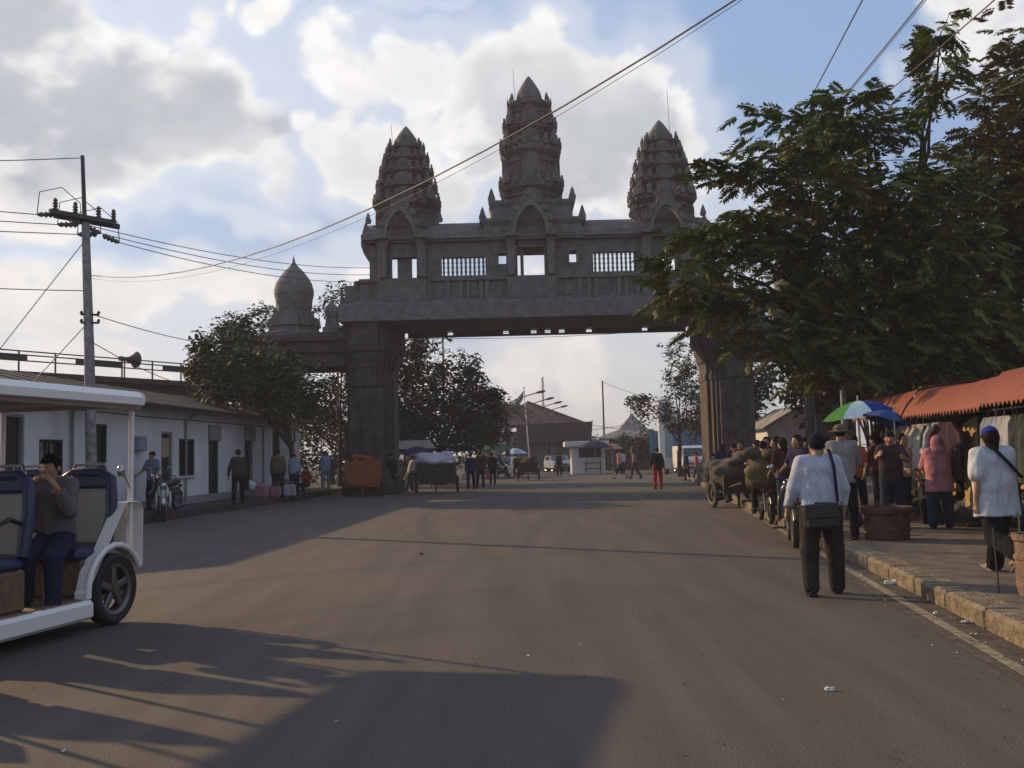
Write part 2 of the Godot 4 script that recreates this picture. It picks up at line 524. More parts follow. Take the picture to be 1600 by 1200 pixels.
func head_tint(p: Vector3) -> Color:
	var x := absf(p.x)
	if p.z < -0.06:
		if Vector2(x - 0.031, (p.y - 0.002) * 1.7).length() < 0.012: return Color(0.02, 0.014, 0.01) if x > 0.026 and x < 0.037 else Color(0.5, 0.45, 0.4)
		if absf(p.y - 0.021 + (x - 0.03) * 0.12) < 0.0045 and x > 0.014 and x < 0.05: return Color(0.025, 0.018, 0.014)
		if absf(p.y + 0.072) < 0.0085 and x < 0.024: return SKIN * Color(0.8, 0.52, 0.5)
	return SKIN

func head_mesh(cell: float) -> MB:
	if heads.has(cell): return heads[cell]
	var f := Field.new(Vector3(-0.11, -0.18, -0.14), Vector3(0.11, 0.14, 0.13), cell)
	f.ell(Vector3(0, 0.035, 0.012), Vector3(0.077, 0.087, 0.096), 0.01)
	f.ell(Vector3(0, -0.04, -0.03), Vector3(0.06, 0.082, 0.064), 0.03)
	f.ell(Vector3(0, -0.1, -0.062), Vector3(0.024, 0.018, 0.022), 0.025)
	f.cap(Vector3(0, 0.006, -0.088), Vector3(0, -0.034, -0.106), 0.009, 0.014, 0.012)
	for s in [-1, 1]:
		f.ell(Vector3(s * 0.031, 0.002, -0.098), Vector3(0.018, 0.012, 0.012), 0.01, true)
		f.ell(Vector3(s * 0.031, 0.0, -0.079), Vector3(0.013, 0.012, 0.012), 0.006)
		f.ell(Vector3(s * 0.013, -0.036, -0.096), Vector3(0.008, 0.008, 0.009), 0.008)
		f.ell(Vector3(s * 0.04, -0.03, -0.065), Vector3(0.022, 0.022, 0.02), 0.02)
		f.ell(Vector3(s * 0.08, -0.008, 0.012), Vector3(0.009, 0.03, 0.018), 0.008, false, Basis(Vector3.UP, s * 0.35))
	f.ell(Vector3(0, -0.068, -0.09), Vector3(0.024, 0.006, 0.01), 0.006)
	f.ell(Vector3(0, -0.078, -0.088), Vector3(0.019, 0.006, 0.01), 0.006)
	f.cap(Vector3(0, -0.06, 0.02), Vector3(0, -0.17, 0.035), 0.052, 0.056, 0.02)
	var mb := MB.new()
	mb.col = SKIN
	f.into(mb)
	for i in mb.v.size():
		var c := head_tint(mb.v[i])
		mb.c[i] = SKIN * 0.6 if cell > 0.006 and c.b > 0.2 else c
	heads[cell] = mb
	return mb

func hand_mesh(cell: float) -> MB:  # right hand hanging down: palm towards -x, thumb towards -z
	if hands.has(cell): return hands[cell]
	var f := Field.new(Vector3(-0.09, -0.2, -0.09), Vector3(0.04, 0.03, 0.06), cell)
	f.cap(Vector3(0, 0.02, 0), Vector3(0, -0.02, 0), 0.026, 0.025, 0.01)
	for i in 4:
		var z := -0.03 + i * 0.02
		f.cap(Vector3(0, -0.015, z * 0.6), Vector3(-0.004, -0.088, z), 0.015, 0.0125, 0.012)
		var l: float = [0.9, 1.0, 0.94, 0.74][i]
		var a := Vector3(-0.004, -0.09, z)
		var b := a + Vector3(-0.012, -0.036, z * 0.06) * l
		var d := b + Vector3(-0.019, -0.017, 0) * l
		var e := d + Vector3(-0.018, -0.008, 0) * l
		f.cap(a, b, 0.0095, 0.0088, 0.003); f.cap(b, d, 0.0088, 0.008, 0.003); f.cap(d, e, 0.008, 0.007, 0.003)
	var t0 := Vector3(-0.006, -0.028, -0.022)
	var t1 := t0 + Vector3(-0.014, -0.03, -0.027)
	var t2 := t1 + Vector3(-0.012, -0.03, -0.008)
	f.cap(t0, t1, 0.014, 0.011, 0.01); f.cap(t1, t2, 0.0105, 0.0085, 0.003)
	var mb := MB.new()
	mb.col = SKIN
	f.into(mb)
	hands[cell] = mb
	return mb

func hair_mesh(kind: String, cell: float) -> MB:
	var key := kind + str(cell)
	if hairs.has(key): return hairs[key]
	var f := Field.new(Vector3(-0.22, -0.34, -0.22), Vector3(0.22, 0.17, 0.22), cell)
	var mb := MB.new()
	match kind:
		"short":
			f.ell(Vector3(0, 0.042, 0.018), Vector3(0.087, 0.096, 0.104), 0.01)
			f.keep(Vector3(0, 0.045, -0.06), Vector3(0, -0.55, -0.83).normalized())
			f.keep(Vector3(0, -0.05, 0.1), Vector3(0, -1, 0))
			f.ell(Vector3(0, 0.055, -0.06), Vector3(0.06, 0.03, 0.045), 0.02)
			f.rough(crease, 0.006)
		"long":
			f.ell(Vector3(0, 0.042, 0.018), Vector3(0.09, 0.098, 0.106), 0.01)
			f.cap(Vector3(0, 0.0, 0.055), Vector3(0, -0.2, 0.085), 0.085, 0.05, 0.03)
			f.keep(Vector3(0, 0.045, -0.05), Vector3(0, -0.45, -0.89).normalized())
			f.rough(crease, 0.008)
		"hood":
			f.ell(Vector3(0, 0.03, 0.02), Vector3(0.108, 0.12, 0.125), 0.01)
			f.cap(Vector3(0, -0.03, 0.03), Vector3(0, -0.15, 0.04), 0.105, 0.15, 0.05)
			f.cap(Vector3(-0.08, -0.2, 0.03), Vector3(0.08, -0.2, 0.03), 0.11, 0.11, 0.06)
			f.ell(Vector3(0, -0.02, -0.11), Vector3(0.066, 0.09, 0.06), 0.02, true)
			f.rough(crease, 0.008)
		"cap":
			f.ell(Vector3(0, 0.05, 0.012), Vector3(0.094, 0.1, 0.108), 0.01)
			f.keep(Vector3(0, 0.012, 0), Vector3(0, -1, -0.22).normalized())
			f.ell(Vector3(0, 0.033, -0.12), Vector3(0.075, 0.011, 0.07), 0.008, false, Basis(Vector3.RIGHT, -0.15))
			f.ell(Vector3(0, 0.15, 0.012), Vector3(0.01, 0.008, 0.01), 0.005)
		"bucket":
			f.ell(Vector3(0, 0.065, 0.01), Vector3(0.098, 0.085, 0.108), 0.02)
			f.keep(Vector3(0, 0.04, 0), Vector3(0, -1, 0))
			f.ell(Vector3(0, 0.034, 0.01), Vector3(0.155, 0.014, 0.165), 0.02)
			f.rough(crease, 0.012)
	f.into(mb)
	hairs[key] = mb
	return mb

# arms: [pitch forward, spread, elbow, inward] in degrees, right then left; legs: [thigh forward, knee bend, spread]
func person(label: String, at: Vector3, turn: float, P: Dictionary) -> Node3D:
	var o := thing("person", label, "person", at, turn, P.get("group", ""))
	var h: float = P.get("h", 1.66)
	var s := h / 1.7
	var cell: float = P.get("cell", 0.03)
	var near := cell < 0.02
	var seat: float = P.get("sit", 0.0)
	var lean := deg_to_rad(P.get("lean", 3.0))
	var wide: float = P.get("wide", 1.0)
	var legs: Array = P.get("legs", [[6, 6, 4], [-6, 10, 4]])
	var arms: Array = P.get("arms", [[4, 9, 14, 0], [-4, 9, 14, 0]])
	var up := Vector3(0, cos(lean), -sin(lean))
	var fw := Vector3(0, -sin(lean), -cos(lean))
	# legs first, from a hip at the origin, to learn how high the hip stands
	var J := []
	var low := 0.0
	for i in 2:
		var sd := 1.0 if i == 0 else -1.0
		var a := deg_to_rad(legs[i][0]); var b := deg_to_rad(legs[i][1]); var q := deg_to_rad(legs[i][2])
		var hip := Vector3(sd * 0.09 * s * wide, 0, 0)
		var knee := hip + Vector3(sd * sin(q), -cos(a) * cos(q), -sin(a) * cos(q)) * 0.43 * s
		var ank := knee + Vector3(sd * sin(q) * 0.4, -cos(a - b), -sin(a - b)).normalized() * 0.41 * s
		var toe_pitch := clampf(a - b, -0.9, 0.3)
		J.append([hip, knee, ank, toe_pitch])
		low = minf(low, ank.y - 0.055 * s - maxf(0.0, -toe_pitch) * 0.04)
	var hip_y := seat if seat > 0 else -low
	var H := Vector3(0, hip_y, 0)
	for j in J:
		for k in 3: j[k] += H
	var chest := H + up * 0.40 * s
	var neck := H + up * 0.53 * s
	var A := []
	for i in 2:
		var sd := 1.0 if i == 0 else -1.0
		var p := deg_to_rad(arms[i][0]); var q := deg_to_rad(arms[i][1]); var e := deg_to_rad(arms[i][2]); var inw := deg_to_rad(arms[i][3])
		var sh := H + up * 0.485 * s + Vector3(sd * 0.158 * s * wide, 0, 0)
		var ud := Vector3(sd * sin(q), -cos(q) * cos(p), -cos(q) * sin(p))
		var el := sh + ud * 0.285 * s
		var fd := Vector3(sd * (sin(q) * 0.5 - sin(inw)), -cos(p + e), -sin(p + e) * cos(inw)).normalized()
		var wr := el + fd * 0.245 * s
		A.append([sh, el, wr, fd])
	var head := H + up * 0.655 * s + fw * 0.015
	var lo := Vector3(1, 1, 1) * 9; var hi := -lo
	for j in J + A:
		for k in 3:
			lo = lo.min(j[k]); hi = hi.max(j[k])
	lo = lo.min(head); hi = hi.max(head)
	lo -= Vector3.ONE * 0.26; hi += Vector3.ONE * 0.2
	lo.y = maxf(lo.y, -0.04)
	# body
	var f: Field = Field.new(lo, hi, cell)
	var W := wide
	for sd in [-1.0, 1.0]:
		f.cap(H + Vector3(sd * 0.065 * s * W, 0, 0), H + up * 0.18 * s + Vector3(sd * 0.055 * s * W, 0, 0), 0.105 * s * W, 0.095 * s * W, 0.06)
		f.cap(H + up * 0.18 * s + Vector3(sd * 0.055 * s * W, 0, 0), chest + Vector3(sd * 0.075 * s * W, 0, 0), 0.095 * s * W, 0.102 * s, 0.06)
	f.cap(A[0][0] - Vector3(0.03, 0, 0), A[1][0] + Vector3(0.03, 0, 0), 0.052 * s, 0.052 * s, 0.06)
	f.cap(neck - up * 0.03, head - up * 0.08 * s, 0.056 * s, 0.05 * s, 0.03)
	for i in 2:
		f.cap(A[i][0], A[i][1], 0.05 * s, 0.042 * s, 0.03); f.cap(A[i][1], A[i][2], 0.042 * s, 0.027 * s, 0.02)
		f.cap(J[i][0], J[i][1], 0.088 * s * W, 0.058 * s, 0.04); f.cap(J[i][1], J[i][1].lerp(J[i][2], 0.35), 0.058 * s, 0.056 * s, 0.03); f.cap(J[i][1].lerp(J[i][2], 0.3), J[i][2], 0.056 * s, 0.036 * s, 0.03)
		var fd := Vector3(0, sin(J[i][3]) * 0.5, -cos(J[i][3])).normalized()
		f.cap(J[i][2] - fd * 0.02 + Vector3(0, -0.02, 0) * s, J[i][2] + fd * 0.15 * s + Vector3(0, -0.035, 0) * s, 0.034 * s, 0.024 * s, 0.03)
	var body := MB.new()
	body.col = SKIN
	f.into(body)
	var hs := s * 0.98
	var hb := Basis(Vector3.RIGHT, -lean * 0.4 + deg_to_rad(P.get("nod", 0.0))) 
	hb = Basis(Vector3.UP, deg_to_rad(P.get("look", 0.0))) * hb
	var hx := Transform3D(hb.scaled(Vector3.ONE * hs), head)
	body.add(head_mesh(0.004 if near else 0.01), hx)
	for i in 2:
		var y: Vector3 = -A[i][3]
		var sd := 1.0 if i == 0 else -1.0
		var x := Vector3(1, 0, 0)
		x = (x - y * x.dot(y)).normalized()
		var z := x.cross(y)
		var hb2 := Basis(x * sd, y, z)
		body.add(hand_mesh(0.0035 if near else 0.008), Transform3D(hb2.scaled_local(Vector3.ONE * s), A[i][2]))
	put("body", body, tinted(0.6), o)
	# trousers, shorts or a skirt
	var g: Field = Field.new(lo, hi, cell)
	var loose: float = P.get("loose", 0.016)
	for sd in [-1.0, 1.0]:
		g.cap(H + Vector3(sd * 0.065 * s * W, -0.02, 0), H + up * 0.13 * s + Vector3(sd * 0.057 * s * W, 0, 0), 0.105 * s * W + loose, 0.098 * s * W + loose, 0.06)
	if P.get("skirt", false):
		for i in 2:
			g.cap(J[i][0], J[i][1].lerp(J[1 - i][1], 0.3), 0.11 * s, 0.12 * s, 0.12)
			g.cap(J[i][1].lerp(J[1 - i][1], 0.3), J[i][2].lerp(J[1 - i][2], 0.3) + Vector3(0, 0.15, 0), 0.12 * s, 0.12 * s, 0.15)
	else:
		for i in 2:
			g.cap(J[i][0], J[i][1], 0.088 * s * W + loose, 0.058 * s + loose * 1.2, 0.04)
			if not P.get("shorts", false): g.cap(J[i][1], J[i][2] - (J[i][2] - J[i][1]).normalized() * 0.03, 0.058 * s + loose * 1.2, 0.042 * s + loose * 1.3, 0.03)
	g.keep(H + up * 0.1 * s, up)
	if near: g.rough(crease, 0.010)
	var tm := MB.new()
	g.into(tm)
	put("skirt" if P.get("skirt", false) else "trousers", tm, cloth(P.get("pants", Color(0.03, 0.03, 0.04))), o)
	# shirt
	var t: Field = Field.new(lo, hi, cell)
	var sl: float = P.get("shirt_loose", 0.018)
	var hem: float = P.get("hem", -0.06)
	for sd in [-1.0, 1.0]:
		t.cap(H + up * (hem - 0.1) * s + Vector3(sd * 0.068 * s * W, 0, 0), H + up * 0.18 * s + Vector3(sd * 0.058 * s * W, 0, 0), 0.107 * s * W + sl * (1.7 if hem < 0.03 else 1.1), 0.097 * s * W + sl * 1.2, 0.06)
		t.cap(H + up * 0.18 * s + Vector3(sd * 0.058 * s * W, 0, 0), chest + Vector3(sd * 0.075 * s * W, 0, 0), 0.097 * s * W + sl * 1.2, 0.102 * s + sl, 0.06)
	t.cap(A[0][0] - Vector3(0.03, 0, 0), A[1][0] + Vector3(0.03, 0, 0), 0.05 * s + sl * 0.6, 0.05 * s + sl * 0.6, 0.05)
	for i in 2: t.cap(neck - up * 0.005, A[i][0] + up * 0.01, 0.05 * s, 0.035 * s + sl * 0.5, 0.04)
	var sleeve: float = P.get("sleeve", 1.0)
	for i in 2:
		t.cap(A[i][0], A[i][0].lerp(A[i][1], minf(1.0, sleeve * 1.6)), 0.05 * s + sl, 0.042 * s + sl * 1.15, 0.03)
		if sleeve > 0.6: t.cap(A[i][1], A[i][1].lerp(A[i][2], 0.93), 0.042 * s + sl * 1.15, 0.03 * s + sl * 0.9, 0.02)
	t.keep(H + up * hem * s, -up)
	t.keep(neck + up * 0.03 * s, (up * 0.9 + fw * 0.25).normalized())
	if near: t.rough(crease, 0.012)
	var sm := MB.new()
	t.into(sm)
	put("shirt", sm, cloth(P.get("shirt", Color(0.3, 0.3, 0.32))), o)
	# shoes
	for i in 2:
		var fd := Vector3(0, sin(J[i][3]) * 0.9, -cos(J[i][3])).normalized()
		var foot: Vector3 = J[i][2]
		var sh := MB.new()
		var fb := Basis(Vector3.RIGHT, asin(clampf(fd.y, -1, 1)))
		if P.get("sandals", false):
			sh.box(foot + fb * Vector3(0, -0.066, -0.07) * s, Vector3(0.095, 0.022, 0.26) * s, 0.008, fb)
			sh.tube(PackedVector3Array([foot + fb * Vector3(-0.045, -0.06, -0.07) * s, foot + fb * Vector3(-0.02, -0.016, -0.1) * s, foot + fb * Vector3(0.02, -0.016, -0.1) * s, foot + fb * Vector3(0.045, -0.06, -0.07) * s]), PackedFloat32Array([0.009 * s]), 6)
		else:
			sh.ball(foot + fb * Vector3(0, -0.028, -0.055) * s, Vector3(0.048, 0.042, 0.135) * s, 8, fb)
			sh.box(foot + fb * Vector3(0, -0.06, -0.055) * s, Vector3(0.09, 0.02, 0.26) * s, 0.008, fb)
			sh.lathe(foot + Vector3(0, -0.04, 0), [[0.05 * s, 0], [0.044 * s, 0.05]], 10)
		put("sandal" if P.get("sandals", false) else "shoe", sh, cloth(P.get("shoe", Color(0.025, 0.02, 0.02))), o)
	# hair and hat
	var hat: String = P.get("hat", "")
	var hair: String = P.get("hair", "short")
	var hc := 0.005 if near else 0.012
	if hat != "hood" and hair != "":
		var hm := MB.new()
		var hsx := hx
		hm.add(hair_mesh(hair, hc), hsx)
		put("hair", hm, plain(P.get("hair_col", Color(0.010, 0.008, 0.007)), 0.75, 0.0, 0.2), o)
	if hat:
		var hm := MB.new()
		hm.add(hair_mesh(hat, hc), hx)
		put({"cap": "cap", "bucket": "bucket_hat", "hood": "hood"}[hat], hm, cloth(P.get("hat_col", Color(0.03, 0.04, 0.1))), o)
	o.set_meta("joints", 0)
	o.remove_meta("joints")
	last_arms = A; last_chest = chest; last_hip = H; last_up = up
	return o

var last_arms := []
var last_chest := Vector3()
var last_hip := Vector3()
var last_up := Vector3()
var cloths := {}
func cloth(c: Color) -> StandardMaterial3D:
	if cloths.has(c): return cloths[c]
	var m := plain(c, 0.92, 0.0, 0.2)
	m.albedo_texture = noise_tex(77, 0.03, 0.9, 1.0, 256)
	m.uv1_triplanar = true; m.uv1_scale = Vector3.ONE * 2.2
	m.rim_enabled = true; m.rim = 0.15
	m.normal_enabled = true; m.normal_texture = noise_tex(54, 0.014, 0, 8.0, 256, 3, true); m.normal_scale = 0.9
	m.uv1_scale = Vector3(2.6, 0.8, 2.6)
	cloths[c] = m
	return m

func shoulder_strap(called: String, label: String, who: Node3D, from: Vector3, over: Vector3, to: Vector3, m: Material) -> void:
	var mb := MB.new()
	var p := PackedVector3Array()
	for i in 9:
		var t := i / 8.0
		p.append(from.lerp(over, t * 2) if t < 0.5 else over.lerp(to, t * 2 - 1))
	mb.tube(p, PackedFloat32Array([0.017]), 6)
	var o := put(called, mb, m)
	o.transform = who.transform
	tag(o, label, "strap")

# ---------------------------------------------------------------- the stone gate
func antefix_mesh(h: float) -> ArrayMesh:  # pointed leaf-shaped stone that stands on a ledge
	var mb := MB.new()
	var p := PackedVector2Array([Vector2(-0.2, 0), Vector2(-0.26, 0.25), Vector2(-0.17, 0.5), Vector2(-0.12, 0.72), Vector2(0, 1), Vector2(0.12, 0.72), Vector2(0.17, 0.5), Vector2(0.26, 0.25), Vector2(0.2, 0)])
	for i in p.size(): p[i] *= h
	mb.prism(p, h * 0.2, Transform3D())
	mb.prism(PackedVector2Array([Vector2(-0.12, 0.02) * h, Vector2(-0.14, 0.25) * h, Vector2(0, 0.62) * h, Vector2(0.14, 0.25) * h, Vector2(0.12, 0.02) * h]), h * 0.36, Transform3D())
	return mb.mesh()

func lotus_bud(mb: MB, at: Vector3, r: float, h: float) -> void:
	mb.lathe(at, [[r * 0.95, 0], [r * 1.1, h * 0.08], [r * 1.0, h * 0.12], [r * 1.02, h * 0.2], [r * 0.98, h * 0.3], [r * 0.86, h * 0.44], [r * 0.67, h * 0.59], [r * 0.45, h * 0.75], [r * 0.23, h * 0.89], [r * 0.07, h * 0.98], [0.0, h]], 16)
	for k in 8:  # petals
		var a := TAU * k / 8
		mb.prism(PackedVector2Array([Vector2(-r * 0.3, 0), Vector2(-r * 0.36, h * 0.12), Vector2(0, h * 0.4), Vector2(r * 0.36, h * 0.12), Vector2(r * 0.3, 0)]), 0.12, Transform3D(Basis(Vector3.UP, a) * Basis(Vector3.RIGHT, -0.12), at + Vector3(sin(a), 0.0, cos(a)) * r * 0.93))

func tower(gate: Node3D, cx: float, cz: float, tiers: Array, bud_r: float, bud_h: float, stone: Material) -> void:
	var plan := ring_plan()
	var t := Node3D.new()
	t.name = "tower"
	gate.add_child(t, true)
	t.position = Vector3(cx, 0, cz)
	var ante := {}
	for k in tiers.size():
		var y0: float = tiers[k][0]; var y1: float = tiers[k][1]; var w: float = tiers[k][2]
		var h := y1 - y0
		var mb := MB.new()
		mb.loft(Vector3(), plan, [[y0, w, w], [y0 + 0.06, w, w], [y0 + 0.06, w * 0.84, w * 0.84], [y0 + h * 0.12, w * 0.79, w * 0.79], [y0 + h * 0.6, w * 0.79, w * 0.79], [y0 + h * 0.6, w * 0.85, w * 0.85], [y0 + h * 0.68, w * 0.85, w * 0.85], [y0 + h * 0.68, w * 0.82, w * 0.82], [y0 + h * 0.74, w * 0.84, w * 0.84], [y0 + h * 0.86, w * 1.02, w * 1.02], [y1 - 0.05, w * 1.04, w * 1.04], [y1, w * 1.0, w * 1.0]])
		put("tier", mb, stone, t)
		# false doors with their own little pediments, on the four faces
		for f in 4:
			var n := MB.new()
			var b := Basis(Vector3.UP, f * PI / 2)
			for q in 3:
				var ww := w * (0.3 - 0.07 * q)
				n.prism(PackedVector2Array([Vector2(-ww, y0 + 0.05), Vector2(-ww, y0 + h * 0.45), Vector2(-ww * 1.1, y0 + h * 0.55), Vector2(-ww * 0.6, y0 + h * (0.82 - q * 0.06)), Vector2(0, y0 + h * (0.98 - q * 0.1)), Vector2(ww * 0.6, y0 + h * (0.82 - q * 0.06)), Vector2(ww * 1.1, y0 + h * 0.55), Vector2(ww, y0 + h * 0.45), Vector2(ww, y0 + 0.05)]), 0.12, Transform3D(b, b * Vector3(0, 0, w * (0.84 + 0.05 * q))))
			put("false_door", n, stone, t)
		# antefixes along the ledge
		var nw: float = tiers[k + 1][2] if k + 1 < tiers.size() else bud_r
		var ah := minf(0.6, h * 0.66) if k + 1 < tiers.size() else 0.3
		for f in 4:
			var b := Basis(Vector3.UP, f * PI / 2)
			for x in [-0.76, -0.5, -0.22, 0.22, 0.5, 0.76]:
				var big: float = ah * (1.0 if absf(x) > 0.7 else 0.85)
				var key := snappedf(big, 0.02)
				if not ante.has(key): ante[key] = antefix_mesh(key)
				var depth := w * (0.78 if absf(x) > 0.7 else 0.88 if absf(x) > 0.4 else 0.99)
				var a := put("antefix", ante[key], stone, t)
				a.transform = Transform3D(b, b * Vector3(x * w * (1.06 if absf(x) > 0.7 else 1.0), y1 - 0.02, depth))
				if x == -0.76: a.transform = Transform3D(Basis(Vector3.UP, f * PI / 2 - PI / 4) * Basis().scaled(Vector3(1.1, 1.1, 1.1)), a.position)
	var top: float = tiers[-1][1]
	var bud := MB.new()
	bud.lathe(Vector3(0, top - 0.02, 0), [[bud_r * 1.5, 0], [bud_r * 1.5, 0.1], [bud_r * 1.2, 0.12], [bud_r * 1.2, 0.2]], 16)
	lotus_bud(bud, Vector3(0, top + 0.14, 0), bud_r, bud_h - 0.14)
	put("lotus_finial", bud, stone, t)

func arch_points(w: float, h: float, lobes: int, amp: float) -> PackedVector2Array:
	var p := PackedVector2Array()
	var n := lobes * 4
	for i in n + 1:
		var t := float(i) / n
		var a := PI * (1.0 - t)
		var bump := 1.0 + amp * absf(sin(t * PI * lobes))
		var peak := pow(sin(t * PI), 6) * 0.14
		p.append(Vector2(cos(a) * w * bump, sin(a) * h * (bump + peak)))
	return p

func pediment(gate: Node3D, at: Vector3, w: float, h: float, stone: Material, dark: Material) -> void:
	var p := Node3D.new()
	p.name = "pediment"
	gate.add_child(p, true)
	p.position = at
	for q in [[1.36, 0.16, 0.12], [1.17, 0.32, 0.05]]:
		var mb := MB.new()
		var o := arch_points(w * q[0], h * q[0], 9, q[2])
		var i := arch_points(w * 0.98, h * 0.98, 9, 0.0)
		for k in o.size() - 1:
			mb.prism(PackedVector2Array([o[k], o[k + 1], i[k + 1], i[k]]), q[1], Transform3D(Basis(), Vector3(0, 0, q[1] / 2)))
		put("arch_band", mb, stone, p)
	var ty := MB.new()
	ty.prism(arch_points(w * 0.99, h * 0.99, 9, 0.0), 0.06, Transform3D(Basis(), Vector3(0, 0, -0.4)))
	put("tympanum", ty, stone, p)
	var am := antefix_mesh(h * 0.34)
	for k in 7:  # carved flames along the arch
		var a := PI * (0.14 + 0.12 * k)
		var f := put("flame_carving", am, stone, p)
		f.transform = Transform3D(Basis(Vector3.BACK, a - PI / 2), Vector3(cos(a) * w * 1.26, sin(a) * h * 1.3, 0.2))

func build_gate(stone: Material, stone2: Material) -> void:
	var g := thing("stone_gate", "huge grey stone archway across the road with three tiered towers", "gate", Vector3(0, 0, 0))
	var plan := ring_plan()
	# pillars: left and right of the road
	for px in [-6.08, 9.35]:
		var mb := MB.new()
		mb.loft(Vector3(px, 0, -42.9), plan, [[-0.05, 1.25, 2.3], [0.55, 1.25, 2.3], [0.6, 1.15, 2.2], [0.8, 1.2, 2.25], [0.95, 1.1, 2.12], [1.2, 1.0, 2.0], [4.5, 1.0, 2.0], [4.55, 1.06, 2.06], [4.75, 1.06, 2.06], [4.8, 1.0, 2.0], [5.3, 1.0, 2.0], [5.35, 1.08, 2.08], [5.5, 1.08, 2.08], [5.75, 1.2, 2.2], [5.95, 1.2, 2.2], [6.0, 1.3, 2.28], [6.3, 1.4, 2.36], [6.35, 1.34, 2.3], [7.19, 1.34, 2.3]])
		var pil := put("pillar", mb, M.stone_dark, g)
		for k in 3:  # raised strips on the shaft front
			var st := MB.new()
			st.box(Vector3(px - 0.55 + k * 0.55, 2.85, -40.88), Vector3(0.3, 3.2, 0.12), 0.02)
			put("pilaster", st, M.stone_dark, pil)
	# beam over the road
	var be := MB.new()
	be.box(Vector3(1.35, 7.58, -42.7), Vector3(17.0, 0.74, 4.4), 0.03)
	put("beam", be, stone2, g)
	var lip := MB.new()  # drip edge below the rear side, broken by slots
	var slots := [-2.9, -0.35, 0.92, 1.56, 2.2, 3.45, 6.0]
	var x0 := -4.7
	for sx in slots + [8.0]:
		lip.box(Vector3((x0 + sx) / 2, 7.13, -44.75), Vector3(sx - x0, 0.14, 0.2))
		x0 = sx + 0.26
	lip.box(Vector3(1.65, 7.02, -44.75), Vector3(12.7, 0.08, 0.22))
	put("drip_edge", lip, stone, g)
	var glint_m := plain(Color(0.75, 0.74, 0.7), 0.5)
	for sx in slots:  # plates added at the slots, their pale colour standing in for bright glints
		var lm := MB.new()
		lm.box(Vector3(sx + 0.13, 7.185, -44.2), Vector3(0.24, 0.05, 0.12), 0.01)
		put("glint_plate", lm, glint_m, g)
	# mouldings and podium
	var mo := MB.new()
	mo.box(Vector3(1.35, 7.99, -42.75), Vector3(16.2, 0.08, 4.1), 0.02)
	mo.box(Vector3(1.3, 8.07, -42.75), Vector3(15.8, 0.09, 3.9), 0.02)
	mo.box(Vector3(1.25, 8.5, -42.8), Vector3(15.1, 0.78, 3.6), 0.02)
	mo.box(Vector3(1.25, 8.94, -42.8), Vector3(15.5, 0.1, 3.85), 0.02)
	mo.box(Vector3(1.25, 9.03, -42.8), Vector3(15.2, 0.08, 3.7), 0.02)
	put("podium", mo, stone, g)
	for sx in [-1, 1]:  # stepped blocks at the two ends
		var sb := MB.new()
		sb.box(Vector3(1.25 + sx * 7.75, 8.42, -42.6), Vector3(1.0, 0.9, 2.6), 0.03)
		sb.box(Vector3(1.25 + sx * 7.55, 8.78, -42.6), Vector3(0.7, 0.55, 2.2), 0.03)
		sb.box(Vector3(1.25 + sx * 8.2, 8.2, -42.6), Vector3(0.6, 0.4, 2.2), 0.03)
		put("end_step", sb, stone, g)
	for x in [-5.5, -4.95, -3.95, -3.4, -2.6, -2.05, -1.75, -1.2, -0.95, 0.1, 0.4, 1.65, 1.95, 2.95, 3.35, 3.65, 4.6, 4.9, 5.4, 5.9, 7.1, 7.7, 8.3]:
		var pi := MB.new()
		pi.box(Vector3(x, 8.5, -40.96), Vector3(0.16, 0.76, 0.12), 0.02)
		put("podium_pilaster", pi, stone2, g)
	for x in [-1.48, -0.4, 2.45, 4.1, -3.0, -4.45, 6.5]:
		var pi := MB.new()
		pi.box(Vector3(x, 8.5, -40.985), Vector3(0.3, 0.6, 0.06), 0.02)
		put("carved_panel", pi, stone, g)
	# gallery front wall, built round its openings [x0, x1, y0, y1]
	var holes := [[-4.97, -3.9, 9.1, 9.95], [-2.86, -1.0, 9.14, 9.93], [-0.44, -0.12, 9.6, 10.02], [0.36, 1.5, 9.08, 10.27], [2.55, 2.86, 9.6, 10.06], [3.56, 5.42, 9.17, 10.0], [6.3, 7.04, 9.18, 9.75], [8.05, 8.3, 9.2, 9.9]]
	var wall := MB.new()
	var x := -5.9
	for hole in holes:
		wall.box(Vector3((x + hole[0]) / 2, 9.83, -41.25), Vector3(hole[0] - x, 1.52, 0.3))
		wall.box(Vector3((hole[0] + hole[1]) / 2, (9.07 + hole[2]) / 2, -41.25), Vector3(hole[1] - hole[0], hole[2] - 9.07, 0.3))
		wall.box(Vector3((hole[0] + hole[1]) / 2, (hole[3] + 10.59) / 2, -41.25), Vector3(hole[1] - hole[0], 10.59 - hole[3], 0.3))
		x = hole[1]
	wall.box(Vector3((x + 8.4) / 2, 9.83, -41.25), Vector3(8.4 - x, 1.52, 0.3))
	put("gallery_wall", wall, stone, g)
	for hole in [holes[0], holes[2], holes[3], holes[4], holes[6]]:
		var fr := MB.new()
		for sx in [hole[0], hole[1]]:
			fr.box(Vector3(sx + (0.05 if sx == hole[1] else -0.05), (hole[2] + hole[3]) / 2, -41.06), Vector3(0.1, hole[3] - hole[2] + 0.2, 0.12), 0.02)
		fr.box(Vector3((hole[0] + hole[1]) / 2, hole[3] + 0.06, -41.06), Vector3(hole[1] - hole[0] - 0.004, 0.11, 0.115), 0.02)
		put("opening_frame", fr, stone2, g)
	var bal := MB.new()
	bal.lathe(Vector3(), [[0.055, 0], [0.055, 0.06], [0.035, 0.1], [0.062, 0.2], [0.035, 0.3], [0.062, 0.4], [0.035, 0.5], [0.062, 0.6], [0.035, 0.7], [0.055, 0.74], [0.055, 0.86]], 10)
	var bm := bal.mesh()
